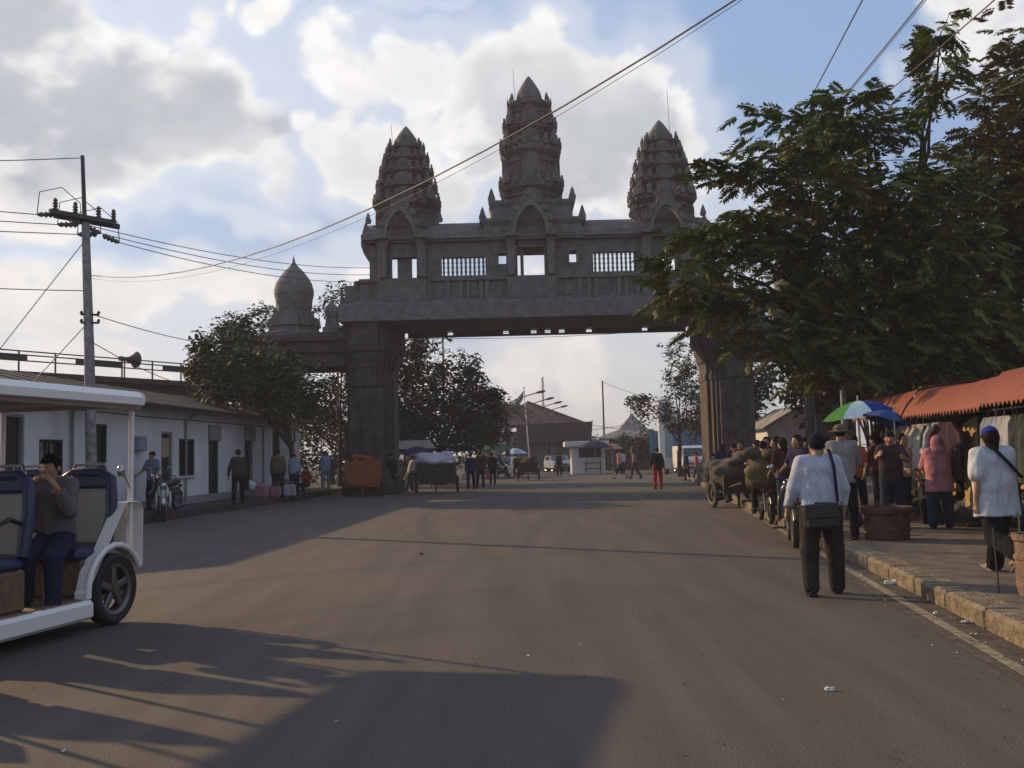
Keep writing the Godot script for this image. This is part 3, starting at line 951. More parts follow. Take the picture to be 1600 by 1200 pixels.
	for wn in [holes[1], holes[5]]:
		for k in 10:
			put("baluster", bm, stone2, g, Vector3(lerpf(wn[0], wn[1], (k + 0.5) / 10.0), wn[2] - 0.02, -41.25))
	var door := MB.new()
	door.box(Vector3(-4.43, 9.52, -41.3), Vector3(0.62, 0.86, 0.08), 0.01)
	put("door_panel", door, stone2, g)
	var post := MB.new()
	post.box(Vector3(0.55, 9.67, -41.25), Vector3(0.14, 1.2, 0.12), 0.01)
	put("door_post", post, stone2, g)
	# rear side: piers and a lintel, open between
	var rear := MB.new()
	for rx in [-5.6, -3.3, -0.75, 1.95, 3.35, 5.9, 8.1]:
		rear.box(Vector3(rx, 9.95, -44.3), Vector3(0.36, 1.8, 0.36), 0.03)
	rear.box(Vector3(1.25, 11.0, -44.3), Vector3(14.4, 0.3, 0.4), 0.02)
	put("rear_colonnade", rear, stone, g)
	var tr := MB.new()
	tr.box(Vector3(1.25, 10.63, -41.2), Vector3(14.6, 0.09, 0.56), 0.02)
	tr.box(Vector3(1.25, 10.73, -41.15), Vector3(14.9, 0.11, 0.66), 0.03)
	put("cornice", tr, stone2, g)
	var roof := MB.new()
	roof.prism(PackedVector2Array([Vector2(40.95, 10.78), Vector2(41.0, 11.0), Vector2(41.3, 11.3), Vector2(41.9, 11.58), Vector2(42.8, 11.72), Vector2(43.8, 11.58), Vector2(44.6, 11.16), Vector2(44.6, 11.1), Vector2(43.0, 11.3), Vector2(41.4, 10.85), Vector2(41.2, 10.78)]), 14.6, Transform3D(Basis(Vector3.UP, PI / 2), Vector3(1.25, 0, 0)))
	put("gallery_roof", roof, stone, g)
	# stepped shoulders and towers
	var am := antefix_mesh(0.62)
	var am2 := antefix_mesh(0.5)
	for sp in [[0, 2.12, 10.6, 11.5, 1.35], [0, 1.72, 11.48, 12.3, 1.2]]:
		var sh := MB.new()
		sh.loft(Vector3(1.04, 0, -42.6), PackedVector2Array([Vector2(-1, -1), Vector2(1, -1), Vector2(1, 1), Vector2(-1, 1)]), [[sp[2], sp[1], sp[4] + 0.4], [sp[3] - 0.3, sp[1] * 0.97, sp[4] + 0.35], [sp[3] - 0.12, sp[1] * 1.06, sp[4] + 0.45], [sp[3], sp[1] * 1.06, sp[4] + 0.45]])
		put("shoulder", sh, stone, g)
		for sx in [-1, 1]:
			for z in [-41.2, -41.9, -43.0]:
				put("antefix", am, stone2, g, Vector3(1.04 + sx * sp[1] * 1.0, sp[3] - 0.02, z))
	tower(g, 1.06, -42.6, [[11.9, 13.2, 1.36], [13.2, 14.88, 1.29], [14.88, 15.82, 1.13], [15.82, 16.95, 0.95]], 0.54, 1.36, stone)
	for cx in [-4.42, 6.78]:
		var bs := MB.new()
		bs.loft(Vector3(cx, 0, -42.6), plan, [[10.6, 1.5, 1.62], [11.2, 1.5, 1.62], [11.3, 1.62, 1.72], [11.5, 1.62, 1.72]])
		put("tower_base", bs, stone, g)
		tower(g, cx, -42.6, [[11.45, 12.55, 1.4], [12.55, 13.3, 1.28], [13.3, 13.98, 1.13], [13.98, 14.58, 0.96], [14.58, 15.12, 0.79]], 0.47, 1.05, stone)
		for sx in [-1, 1]:
			put("antefix", am2, stone2, g, Vector3(cx + sx * 1.52, 11.48, -41.2))
	for q in [[-5.95, -1], [8.25, 1]]:  # flaring corner stones at the outer sides
		var co := MB.new()
		co.loft(Vector3(q[0], 0, -41.6), PackedVector2Array([Vector2(-1, -1), Vector2(1, -1), Vector2(1, 1), Vector2(-1, 1)]), [[9.95, 0.06, 0.3], [10.2, 0.2, 0.4], [10.5, 0.3, 0.5], [11.0, 0.3, 0.5], [11.05, 0.24, 0.42]])
		put("corner_stone", co, stone, g)
		put("antefix", am, stone2, g, Vector3(q[0] + q[1] * 0.1, 10.98, -41.3))
	pediment(g, Vector3(0.94, 10.72, -40.66), 0.66, 1.05, stone2, stone)
	for cx in [-4.52, 6.6]:
		pediment(g, Vector3(cx, 10.7, -40.66), 0.58, 0.98, stone2, stone)
	for px in [-5.25, -3.72, 0.1, 1.78, 5.85, 7.35]:  # engaged columns beside the doors
		var c := MB.new()
		c.lathe(Vector3(px, 9.07, -40.82), [[0.17, 0], [0.17, 0.12], [0.13, 0.16], [0.13, 1.25], [0.16, 1.3], [0.16, 1.36], [0.22, 1.5], [0.22, 1.62]], 12)
		put("column", c, stone2, g)
	for cx in [0.94, -4.49, 6.6]:  # porches that carry the pediments
		var pb := MB.new()
		pb.box(Vector3(cx, 8.53, -40.9), Vector3(2.05, 1.0, 0.26), 0.03)
		put("porch_base", pb, stone, g)
		for sx in [-1, 1]:
			var pw := MB.new()
			pw.box(Vector3(cx + sx * 0.83, 9.86, -40.9), Vector3(0.34, 1.64, 0.4), 0.02)
			pw.box(Vector3(cx + sx * 0.83, 10.72, -40.72), Vector3(0.5, 0.14, 0.7), 0.02)
			put("porch_wall", pw, stone, g)
	for r in [[0.45, -42.0, 16.6, 18.4], [-4.95, -42.2, 14.9, 16.1], [7.2, -42.2, 14.9, 17.4]]:
		var rod := MB.new()
		rod.bar(Vector3(r[0], r[2], r[1]), Vector3(r[0] - 0.08, r[3], r[1]), 0.011, 6)
		put("lightning_rod", rod, plain(Color(0.1, 0.1, 0.1), 0.5), g)
	# lower wings
	for side in [-1, 1]:
		var cx := 1.5
		var wb := MB.new()
		var mid: float = (cx + side * 11.1)
		wb.box(Vector3(mid, 6.66, -42.9), Vector3(5.3, 0.3, 3.6), 0.03)
		wb.box(Vector3(mid, 6.4, -42.9), Vector3(5.2, 0.28, 3.3), 0.02)
		wb.box(Vector3(mid, 6.16, -42.9), Vector3(5.24, 0.22, 3.4), 0.02)
		wb.box(Vector3(mid, 5.76, -42.9), Vector3(5.1, 0.62, 3.0), 0.02)
		wb.box(Vector3((cx + side * 9.6), 6.86, -42.9), Vector3(2.2, 0.14, 3.0), 0.02)
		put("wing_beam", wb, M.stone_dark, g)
		var wp := MB.new()
		wp.loft(Vector3((cx + side * 12.4), 0, -42.9), plan, [[-0.05, 1.0, 1.5], [0.6, 1.0, 1.5], [0.8, 0.85, 1.35], [4.7, 0.85, 1.35], [5.1, 1.0, 1.5], [5.46, 1.05, 1.55]])
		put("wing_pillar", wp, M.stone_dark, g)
		var ped := MB.new()
		ped.loft(Vector3((cx + side * 11.0), 0, -42.9), plan, [[6.8, 1.25, 1.25], [7.05, 1.25, 1.25], [7.1, 1.05, 1.05], [7.3, 1.0, 1.0], [7.35, 1.1, 1.1], [7.7, 1.05, 1.05], [7.72, 0.85, 0.85], [8.0, 0.8, 0.8]])
		put("bud_pedestal", ped, stone, g)
		var bd := MB.new()
		bd.lathe(Vector3((cx + side * 11.0), 8.0, -42.9), [[0.7, 0], [0.74, 0.1], [0.66, 0.2], [0.78, 0.45], [0.86, 0.8], [0.86, 1.0], [0.78, 1.3], [0.6, 1.6], [0.4, 1.85], [0.2, 2.05], [0.09, 2.2], [0.05, 2.3], [0.055, 2.36], [0.02, 2.45], [0.0, 2.62]], 28)
		for k in 12:
			var a := TAU * k / 12
			bd.prism(PackedVector2Array([Vector2(-0.17, 0), Vector2(-0.2, 0.16), Vector2(0, 0.42), Vector2(0.2, 0.16), Vector2(0.17, 0)]), 0.05, Transform3D(Basis(Vector3.UP, a) * Basis(Vector3.RIGHT, 0.2), Vector3((cx + side * 11.0), 8.1, -42.9) + Vector3(sin(a), 0, cos(a)) * 0.7))
		put("lotus_bud_finial", bd, stone2, g)
		var pin := MB.new()
		pin.loft(Vector3((cx + side * 9.2), 0, -42.2), PackedVector2Array([Vector2(-1, -1), Vector2(1, -1), Vector2(1, 1), Vector2(-1, 1)]), [[6.9, 0.36, 0.36], [7.2, 0.36, 0.36], [7.22, 0.28, 0.28], [7.6, 0.22, 0.22], [7.9, 0.3, 0.3], [8.15, 0.2, 0.2], [8.3, 0.05, 0.05]])
		put("pinnacle", pin, stone, g)

# ---------------------------------------------------------------- trees
var rng := RandomNumberGenerator.new()
func leaf(mb: MB, a: Vector3, dir: Vector3, wide: Vector3, droop: float) -> void:
	var l := dir.length()
	var m1 := a + dir * 0.45 + wide * 0.5 - Vector3(0, droop * l * 0.3, 0)
	var m2 := a + dir * 0.45 - wide * 0.5 - Vector3(0, droop * l * 0.3, 0)
	var e := a + dir - Vector3(0, droop * l, 0)
	var mid := a + dir * 0.5 - Vector3(0, droop * l * 0.2 + wide.length() * 0.12, 0)
	mb.tri(a, m1, mid); mb.tri(m1, e, mid); mb.tri(a, mid, m2); mb.tri(mid, e, m2)

func spray_mesh(kind: String) -> ArrayMesh:  # about one metre long, pointing to -z
	var mb := MB.new()
	mb.col = Color(1, 1, 1)
	match kind:
		"pinnate":
			for k in 8:
				var t := (k + 0.6) / 8.0
				var p := Vector3(0, -0.28 * t * t, -t)
				for s in [-1.0, 1.0]:
					mb.col = Color(1, 1, 1) * rng.randf_range(0.75, 1.2)
					leaf(mb, p, Vector3(s * 0.42 * (1.0 - 0.35 * absf(t - 0.45)), rng.randf_range(-0.12, 0.1), -0.16), Vector3(0, rng.randf_range(-0.08, 0.08), 0.21), 0.4)
			leaf(mb, Vector3(0, -0.28, -1.0), Vector3(0, -0.08, -0.3), Vector3(0.13, 0, 0), 0.3)
			mb.col = Color(0.5, 0.42, 0.3)
			mb.bar(Vector3(0, 0, 0.1), Vector3(0, -0.28, -1.0), 0.012, 3)
		"broad":
			for k in 11:
				var a := rng.randf() * TAU
				var el := rng.randf_range(-0.5, 0.8)
				var d := Vector3(cos(a) * cos(el), sin(el), sin(a) * cos(el))
				var side := d.cross(Vector3.UP).normalized()
				mb.col = Color(1, 1, 1) * rng.randf_range(0.7, 1.25)
				leaf(mb, d * rng.randf_range(0.05, 0.25) + Vector3(rng.randf_range(-0.3, 0.3), rng.randf_range(-0.2, 0.2), rng.randf_range(-0.3, 0.3)), d * rng.randf_range(0.38, 0.6), side * rng.randf_range(0.2, 0.3), rng.randf_range(0.1, 0.4))
	return mb.mesh()

var sprays := {}
func tree(label: String, base: Vector3, lobes: Array, kind: String, size: float, density: float, green: Color, trunk_r: float, bark: Material, group := "", fork := 0.35) -> Node3D:
	var o := thing("tree", label, "tree", base, 0, group)
	var tr := MB.new()
	var top := 0.0
	var mid := Vector3()
	for l in lobes:
		mid += Vector3(l[0], 0, l[2]); top = maxf(top, l[1])
	mid /= lobes.size()
	mid -= base; mid.y = 0
	var fh: float = (top - base.y) * fork
	var knot := Vector3(mid.x * 0.2, fh, mid.z * 0.2)
	var pts := PackedVector3Array(); var rad := PackedFloat32Array()
	for i in 7:
		var t := i / 6.0
		pts.append(Vector3(0, -0.15, 0).lerp(knot, t) + Vector3(sin(t * 4.0 + base.x) * 0.08, 0, cos(t * 5.0 + base.z) * 0.08) * (1.0 - absf(t * 2 - 1)))
		rad.append(trunk_r * (1.55 - 0.5 * minf(t * 3.0, 1.0) - 0.35 * t))
	tr.tube(pts, rad, 12)
	put("trunk", tr, bark, o)
	var big := lobes.slice(0, 14)
	for l in big:
		var b := MB.new()
		var e: Vector3 = Vector3(l[0], l[1], l[2]) - base
		var st := pts[4].lerp(knot, rng.randf_range(0.2, 1.0))
		var bp := PackedVector3Array(); var br := PackedFloat32Array()
		for i in 7:
			var t := i / 6.0
			bp.append(st.lerp(e, t) + Vector3(rng.randf_range(-1, 1), rng.randf_range(-0.5, 1), rng.randf_range(-1, 1)) * 0.12 * sin(t * PI) + Vector3(0, sin(t * PI) * 0.08 * (e - st).length(), 0))
			br.append(trunk_r * lerpf(0.34, 0.06, t))
		b.tube(bp, br, 7)
		for k in 5:  # side twigs that carry the sprays
			var q := bp[3 + rng.randi() % 4]
			var w := q + Vector3(rng.randf_range(-1, 1) * l[3], rng.randf_range(-0.6, 0.8) * l[4], rng.randf_range(-1, 1) * l[3])
			b.bar(q, w, trunk_r * 0.06, 4, trunk_r * 0.02)
		put("limb", b, bark, o)
	if not sprays.has(kind): sprays[kind] = spray_mesh(kind)
	var xs: Array[Transform3D] = []
	var cs := PackedColorArray()
	for l in lobes:
		var c := Vector3(l[0], l[1], l[2]) - base
		var rz: float = l[5] if l.size() > 5 else maxf(l[3], l[4])
		var r := Vector3(l[3], l[4], rz)
		var n := int(density * (r.x * r.y + r.y * r.z + r.x * r.z) / (size * size)) + 4
		# each lobe is a handful of clumps, so that gaps and dense places alternate
		var clumps: Array[Vector3] = []
		for k in 4 + int(n / 14.0):
			var d := Vector3(rng.randfn(), rng.randfn(), rng.randfn()).normalized() * pow(rng.randf(), 0.4)
			clumps.append(d)
		for k in n:
			var d: Vector3 = clumps[rng.randi() % clumps.size()] + Vector3(rng.randfn(), rng.randfn(), rng.randfn()) * 0.24
			var p := c + d * r
			var out := Vector3(d.x, d.y * 0.35 + rng.randf_range(-0.25, 0.3), d.z) + Vector3(rng.randfn(), 0, rng.randfn()) * 0.5
			var yaw := atan2(-out.x, -out.z)
			var b := Basis(Vector3.UP, yaw) * Basis(Vector3.RIGHT, clampf(out.y + rng.randf_range(-0.5, 0.25), -0.9, 0.6)) * Basis(Vector3.BACK, rng.randf_range(-0.8, 0.8))
			xs.append(Transform3D(b.scaled_local(Vector3.ONE * size * rng.randf_range(0.7, 1.25)), p))
			var v := rng.randf_range(0.65, 1.3)
			cs.append(Color(green.r * v * rng.randf_range(0.85, 1.35), green.g * v, green.b * v))
	var mm := MultiMesh.new()
	mm.transform_format = MultiMesh.TRANSFORM_3D
	mm.use_colors = true
	mm.mesh = sprays[kind]
	mm.instance_count = xs.size()
	for i in xs.size():
		mm.set_instance_transform(i, xs[i]); mm.set_instance_color(i, cs[i])
	var mi := MultiMeshInstance3D.new()
	mi.multimesh = mm
	mi.name = "crown"
	mi.material_override = leaf_material()
	mi.set_meta("kind", "stuff")
	o.add_child(mi, true)
	return o

var leaf_m: StandardMaterial3D
func leaf_material() -> StandardMaterial3D:
	if leaf_m == null:
		leaf_m = tinted(0.65)
		leaf_m.metallic_specular = 0.3
		leaf_m.backlight_enabled = true
		leaf_m.backlight = Color(0.38, 0.42, 0.12)
		leaf_m.cull_mode = BaseMaterial3D.CULL_DISABLED
	return leaf_m

func palm(label: String, base: Vector3, h: float, bark: Material) -> void:
	var o := thing("palm_tree", label, "palm tree", base)
	var t := MB.new()
	t.tube(PackedVector3Array([Vector3(0, -0.1, 0), Vector3(0.1, h * 0.4, 0), Vector3(0.05, h * 0.75, 0), Vector3(0, h, 0)]), PackedFloat32Array([0.24, 0.18, 0.16, 0.14]), 8)
	put("trunk", t, bark, o)
	for k in 15:
		var f := MB.new()
		var a := TAU * k / 15.0 + rng.randf() * 0.3
		var rise := rng.randf_range(-0.2, 1.1)
		var d := Vector3(cos(a), 0, sin(a))
		var p := PackedVector3Array()
		for i in 7:
			var s := i / 6.0
			p.append(Vector3(0, h, 0) + d * s * 1.9 + Vector3(0, rise * s * 1.4 - s * s * 1.3, 0))
		f.col = Color(0.05, 0.065, 0.02)
		f.tube(p, PackedFloat32Array([0.03, 0.025, 0.02, 0.016, 0.012, 0.01, 0.006]), 4)
		for i in range(1, 7):
			for j in 3:
				var q := p[i - 1].lerp(p[i], j / 3.0)
				for s in [-1.0, 1.0]:
					leaf(f, q, d.cross(Vector3.UP) * s * 0.5 + d * 0.3 + Vector3(0, -0.12, 0), d * 0.07, 0.35)
		put("frond", f, leaf_material(), o)

# ---------------------------------------------------------------- wheels, bikes, carts, cars
var rubber: StandardMaterial3D
var chrome: StandardMaterial3D
var black: StandardMaterial3D
var dull: StandardMaterial3D
func wheel(parent: Node, at: Vector3, r: float, w: float, spokes: int, rim_m: Material) -> void:  # axle along x
	var b := Basis(Vector3.BACK, -PI / 2)
	var o := Node3D.new()
	o.name = "wheel"
	parent.add_child(o, true)
	o.position = at
	var t := MB.new()
	t.lathe(Vector3(), [[r * 0.72, -w * 0.42], [r * 0.9, -w * 0.5], [r * 0.98, -w * 0.36], [r, -w * 0.12], [r, w * 0.12], [r * 0.98, w * 0.36], [r * 0.9, w * 0.5], [r * 0.72, w * 0.42], [r * 0.68, 0], [r * 0.72, -w * 0.42]], 28, true, b)
	put("tyre", t, rubber, o)
	var m := MB.new()
	m.lathe(Vector3(), [[r * 0.62, -w * 0.3], [r * 0.73, -w * 0.4], [r * 0.73, w * 0.4], [r * 0.62, w * 0.3], [r * 0.62, -w * 0.3]], 24, true, b)
	m.lathe(Vector3(), [[0.0, -w * 0.3], [r * 0.16, -w * 0.3], [r * 0.18, 0], [r * 0.16, w * 0.42], [0.0, w * 0.44]], 14, true, b)
	for k in spokes:
		var a := TAU * k / spokes
		var d := Vector3(0, cos(a), sin(a))
		if spokes > 8: m.bar(d * r * 0.12, d * r * 0.66, 0.006, 4)
		else: m.box(d * r * 0.4 + Vector3(w * 0.18, 0, 0), Vector3(w * 0.25, r * 0.55, r * 0.2), 0.01, Basis(Vector3.RIGHT, a))
	put("rim", m, rim_m, o)

func motorbike(label: String, at: Vector3, turn: float, paint: Material, group := "") -> Node3D:  # faces -z
	var o := thing("motorbike", label, "motorbike", at, turn, group)
	wheel(o, Vector3(0, 0.27, -0.62), 0.27, 0.09, 12, dull)
	wheel(o, Vector3(0, 0.27, 0.6), 0.27, 0.1, 12, dull)
	var b := MB.new()
	b.tube(PackedVector3Array([Vector3(0, 0.92, -0.42), Vector3(0, 0.62, -0.3), Vector3(0, 0.45, -0.05), Vector3(0, 0.5, 0.25), Vector3(0, 0.62, 0.75)]), PackedFloat32Array([0.06, 0.09, 0.1, 0.11, 0.05]), 10)
	b.ball(Vector3(0, 0.78, -0.36), Vector3(0.15, 0.2, 0.1), 6, Basis(Vector3.RIGHT, 0.3))
	for s in [-1.0, 1.0]:
		b.ball(Vector3(s * 0.17, 0.55, -0.3), Vector3(0.035, 0.24, 0.14), 6, Basis(Vector3.RIGHT, 0.25))
	put("fairing", b, paint, o)
	var s := MB.new()
	s.tube(PackedVector3Array([Vector3(0, 0.72, -0.08), Vector3(0, 0.74, 0.2), Vector3(0, 0.8, 0.55), Vector3(0, 0.8, 0.75)]), PackedFloat32Array([0.07, 0.12, 0.12, 0.06]), 10)
	put("seat", s, black, o)
	var fe := MB.new()
	for z in [-0.62, 0.62]:
		var p := PackedVector3Array()
		for k in 7:
			var a := lerpf(-0.9, 1.1, k / 6.0)
			p.append(Vector3(0, 0.27 + cos(a) * 0.31, z + sin(a) * 0.31))
		fe.tube(p, PackedFloat32Array([0.05]), 6)
	put("mudguard", fe, paint, o)
	var fk := MB.new()
	for x in [-0.07, 0.07]:
		fk.bar(Vector3(x, 0.27, -0.62), Vector3(x, 0.9, -0.44), 0.02, 6)
		fk.bar(Vector3(x * 1.3, 0.27, 0.6), Vector3(x * 1.3, 0.62, 0.5), 0.022, 6)
	put("fork", fk, dull, o)
	var h := MB.new()
	h.tube(PackedVector3Array([Vector3(-0.34, 1.0, -0.26), Vector3(-0.2, 1.02, -0.36), Vector3(0, 0.96, -0.42), Vector3(0.2, 1.02, -0.36), Vector3(0.34, 1.0, -0.26)]), PackedFloat32Array([0.018]), 6)
	put("handlebar", h, black, o)
	var l := MB.new()
	l.ball(Vector3(0, 0.93, -0.5), Vector3(0.09, 0.08, 0.06), 6)
	put("headlight", l, chrome, o)
	for x in [-1.0, 1.0]:
		var m := MB.new()
		m.bar(Vector3(x * 0.2, 1.02, -0.36), Vector3(x * 0.26, 1.18, -0.34), 0.008, 5)
		m.ball(Vector3(x * 0.28, 1.2, -0.34), Vector3(0.055, 0.04, 0.015), 5)
		put("mirror", m, chrome, o)
	var e := MB.new()
	e.tube(PackedVector3Array([Vector3(0.1, 0.3, -0.1), Vector3(0.13, 0.24, 0.2), Vector3(0.14, 0.3, 0.45), Vector3(0.15, 0.38, 0.85)]), PackedFloat32Array([0.025, 0.03, 0.045, 0.05]), 8)
	put("exhaust", e, dull, o)
	var en := MB.new()
	en.box(Vector3(0, 0.33, 0.02), Vector3(0.24, 0.22, 0.34), 0.05)
	en.bar(Vector3(-0.3, 0.26, 0.05), Vector3(0.3, 0.26, 0.05), 0.018, 6)
	put("engine", en, black, o)
	var tl := MB.new()
	tl.ball(Vector3(0, 0.68, 0.82), Vector3(0.07, 0.05, 0.03), 5)
	put("tail_light", tl, plain(Color(0.25, 0.02, 0.02), 0.3), o)
	return o

func handcart(label: String, at: Vector3, turn: float, size: Vector3, wood: Material, group := "") -> Node3D:  # open box of boards on two big wheels, handles to +z
	var o := thing("handcart", label, "handcart", at, turn, group)
	var fl := 0.42
	var f := MB.new()
	f.box(Vector3(0, fl, 0), Vector3(size.x, 0.06, size.z), 0.01)
	for x in [-0.4, 0.4]:
		f.bar(Vector3(x * size.x, fl - 0.04, -size.z * 0.5), Vector3(x * size.x, fl + 0.25, size.z * 0.5 + 0.9), 0.03, 6)
	f.bar(Vector3(-size.x * 0.4, fl + 0.22, size.z * 0.5 + 0.85), Vector3(size.x * 0.4, fl + 0.22, size.z * 0.5 + 0.85), 0.025, 6)
	put("frame", f, wood, o)
	var n := 6
	for k in n:
		var y := fl + 0.06 + (k + 0.5) * size.y / n
		for s in [-1.0, 1.0]:
			var b := MB.new()
			b.box(Vector3(0, y, s * size.z / 2), Vector3(size.x, size.y / n - 0.015, 0.03), 0.006, Basis(Vector3.UP, rng.randf_range(-0.01, 0.01)))
			put("board", b, wood, o)
			var e := MB.new()
			e.box(Vector3(s * size.x / 2, y, 0), Vector3(0.03, size.y / n - 0.015, size.z - 0.04), 0.006, Basis(Vector3.BACK, rng.randf_range(-0.01, 0.01)))
			put("board", e, wood, o)
	for x in [-1.0, 1.0]:
		for z in [-1.0, 1.0]:
			var p := MB.new()
			p.box(Vector3(x * (size.x / 2 + 0.03), fl + size.y / 2, z * (size.z / 2 + 0.03)), Vector3(0.06, size.y + 0.2, 0.06), 0.008)
			put("corner_post", p, wood, o)
		wheel(o, Vector3(x * (size.x / 2 + 0.14), 0.36, 0), 0.36, 0.1, 12, black)
	var leg := MB.new()
	leg.box(Vector3(0, fl / 2, size.z / 2 - 0.1), Vector3(0.06, fl, 0.06), 0.008)
	put("leg", leg, wood, o)
	return o

func bundle(called: String, label: String, cat: String, at: Vector3, r: Vector3, m: Material, seed_: int, cell := 0.05, group := "") -> MeshInstance3D:  # soft lumpy load under cloth
	var f := Field.new(-r * 1.15, r * 1.15, cell)
	f.ell(Vector3(0, -r.y * 0.25, 0), r * Vector3(0.82, 0.74, 0.82), 0.05)
	var q := RandomNumberGenerator.new()
	q.seed = seed_
	for k in 11:
		var a := k * 2.4 + q.randf()
		var up := q.randf_range(-0.6, 0.62)
		f.ell(Vector3(cos(a) * 0.58 * r.x, up * r.y, sin(a) * 0.58 * r.z), r * Vector3(q.randf_range(0.28, 0.42), q.randf_range(0.2, 0.36), q.randf_range(0.28, 0.42)), minf(r.x, r.y) * 0.14)
	f.keep(Vector3(0, -r.y * 0.8, 0), Vector3.DOWN)
	f.rough(crease, minf(0.05, r.y * 0.12))
	var mb := MB.new()
	f.into(mb)
	var o := put(called, mb, m, null, at)
	tag(o, label, cat, group)
	return o

func parasol(label: String, at: Vector3, h: float, r: float, cols: Array, tilt := 0.0, group := "") -> Node3D:
	var o := thing("parasol", label, "parasol", at, 0, group)
	var b := Basis(Vector3.BACK, tilt)
	var top := Vector3(0, h, 0)
	for k in 8:
		var c: Color = cols[k % cols.size()]
		var grid := []
		for i in 6:
			var t := i / 5.0
			var row := PackedVector3Array()
			for j in 5:
				var a := TAU * (k + j / 4.0) / 8.0
				var edge := 1.0 - 0.045 * sin(PI * j / 4.0) * t
				row.append(top + b * Vector3(cos(a) * r * t * edge, -0.42 * r * t * t + 0.03 * r * sin(PI * j / 4.0) * t * -1.0, sin(a) * r * t * edge))
			grid.append(row)
		var mb := MB.new()
		mb.sheet(grid, 0.006)
		put("panel", mb, cloth(c), o)
		var rib := MB.new()
		var a := TAU * k / 8.0
		rib.bar(top + b * Vector3(0, -0.03, 0), top + b * Vector3(cos(a) * r * 0.97, -0.42 * r - 0.01, sin(a) * r * 0.97), 0.008, 4)
		put("rib", rib, black, o)
	var p := MB.new()
	p.bar(Vector3(0, 0, 0), top + b * Vector3(0, 0.1, 0), 0.022, 8)
	put("pole", p, chrome, o)
	return o

func car(label: String, at: Vector3, turn: float, paint: Material, glass: Material, van := false) -> void:  # faces +z
	var o := thing("parked_van" if van else "parked_car", label, "van" if van else "car", at, turn)
	var prof: PackedVector2Array
	if van: prof = PackedVector2Array([Vector2(-2.2, 0.35), Vector2(-2.2, 1.75), Vector2(-2.0, 1.92), Vector2(1.1, 1.92), Vector2(1.4, 1.8), Vector2(2.0, 1.12), Vector2(2.25, 0.95), Vector2(2.3, 0.35)])
	else: prof = PackedVector2Array([Vector2(-2.1, 0.4), Vector2(-2.15, 0.9), Vector2(-1.9, 0.98), Vector2(-1.4, 1.42), Vector2(0.2, 1.45), Vector2(0.95, 1.0), Vector2(1.9, 0.86), Vector2(2.1, 0.7), Vector2(2.1, 0.35)])
	var b := MB.new()
	b.prism(prof, 1.66, Transform3D(Basis(Vector3.UP, -PI / 2), Vector3()))
	put("body", b, paint, o)
	var ws := MB.new()
	if van: ws.prism(PackedVector2Array([Vector2(-0.72, 0), Vector2(0.72, 0), Vector2(0.64, 0.72), Vector2(-0.64, 0.72)]), 0.03, Transform3D(Basis(Vector3.RIGHT, -0.72), Vector3(0, 1.2, 1.96)))
	else: ws.prism(PackedVector2Array([Vector2(-0.72, 0), Vector2(0.72, 0), Vector2(0.6, 0.7), Vector2(-0.6, 0.7)]), 0.03, Transform3D(Basis(Vector3.RIGHT, -1.03), Vector3(0, 1.06, 0.88)))
	put("windscreen", ws, glass, o)
	for s in [-1.0, 1.0]:
		var w := MB.new()
		w.box(Vector3(s * 0.83, 1.38 if van else 1.2, 0.4 if van else -0.5), Vector3(0.02, 0.5 if van else 0.34, 1.1 if van else 1.4), 0.004)
		put("side_window", w, glass, o)
		var hl := MB.new()
		hl.ball(Vector3(s * 0.62, 0.82 if van else 0.68, 2.24 if van else 2.08), Vector3(0.16, 0.1, 0.06), 6)
		put("headlight", hl, chrome, o)
		for z in [-1.35, 1.35]:
			wheel(o, Vector3(s * 0.74, 0.32, z), 0.32, 0.2, 5, chrome)
	var bu := MB.new()
	bu.box(Vector3(0, 0.42, 2.24 if van else 2.1), Vector3(1.6, 0.2, 0.12), 0.04)
	bu.box(Vector3(0, 0.66, 2.28 if van else 2.09), Vector3(0.8, 0.16, 0.04), 0.01)
	put("bumper", bu, black, o)

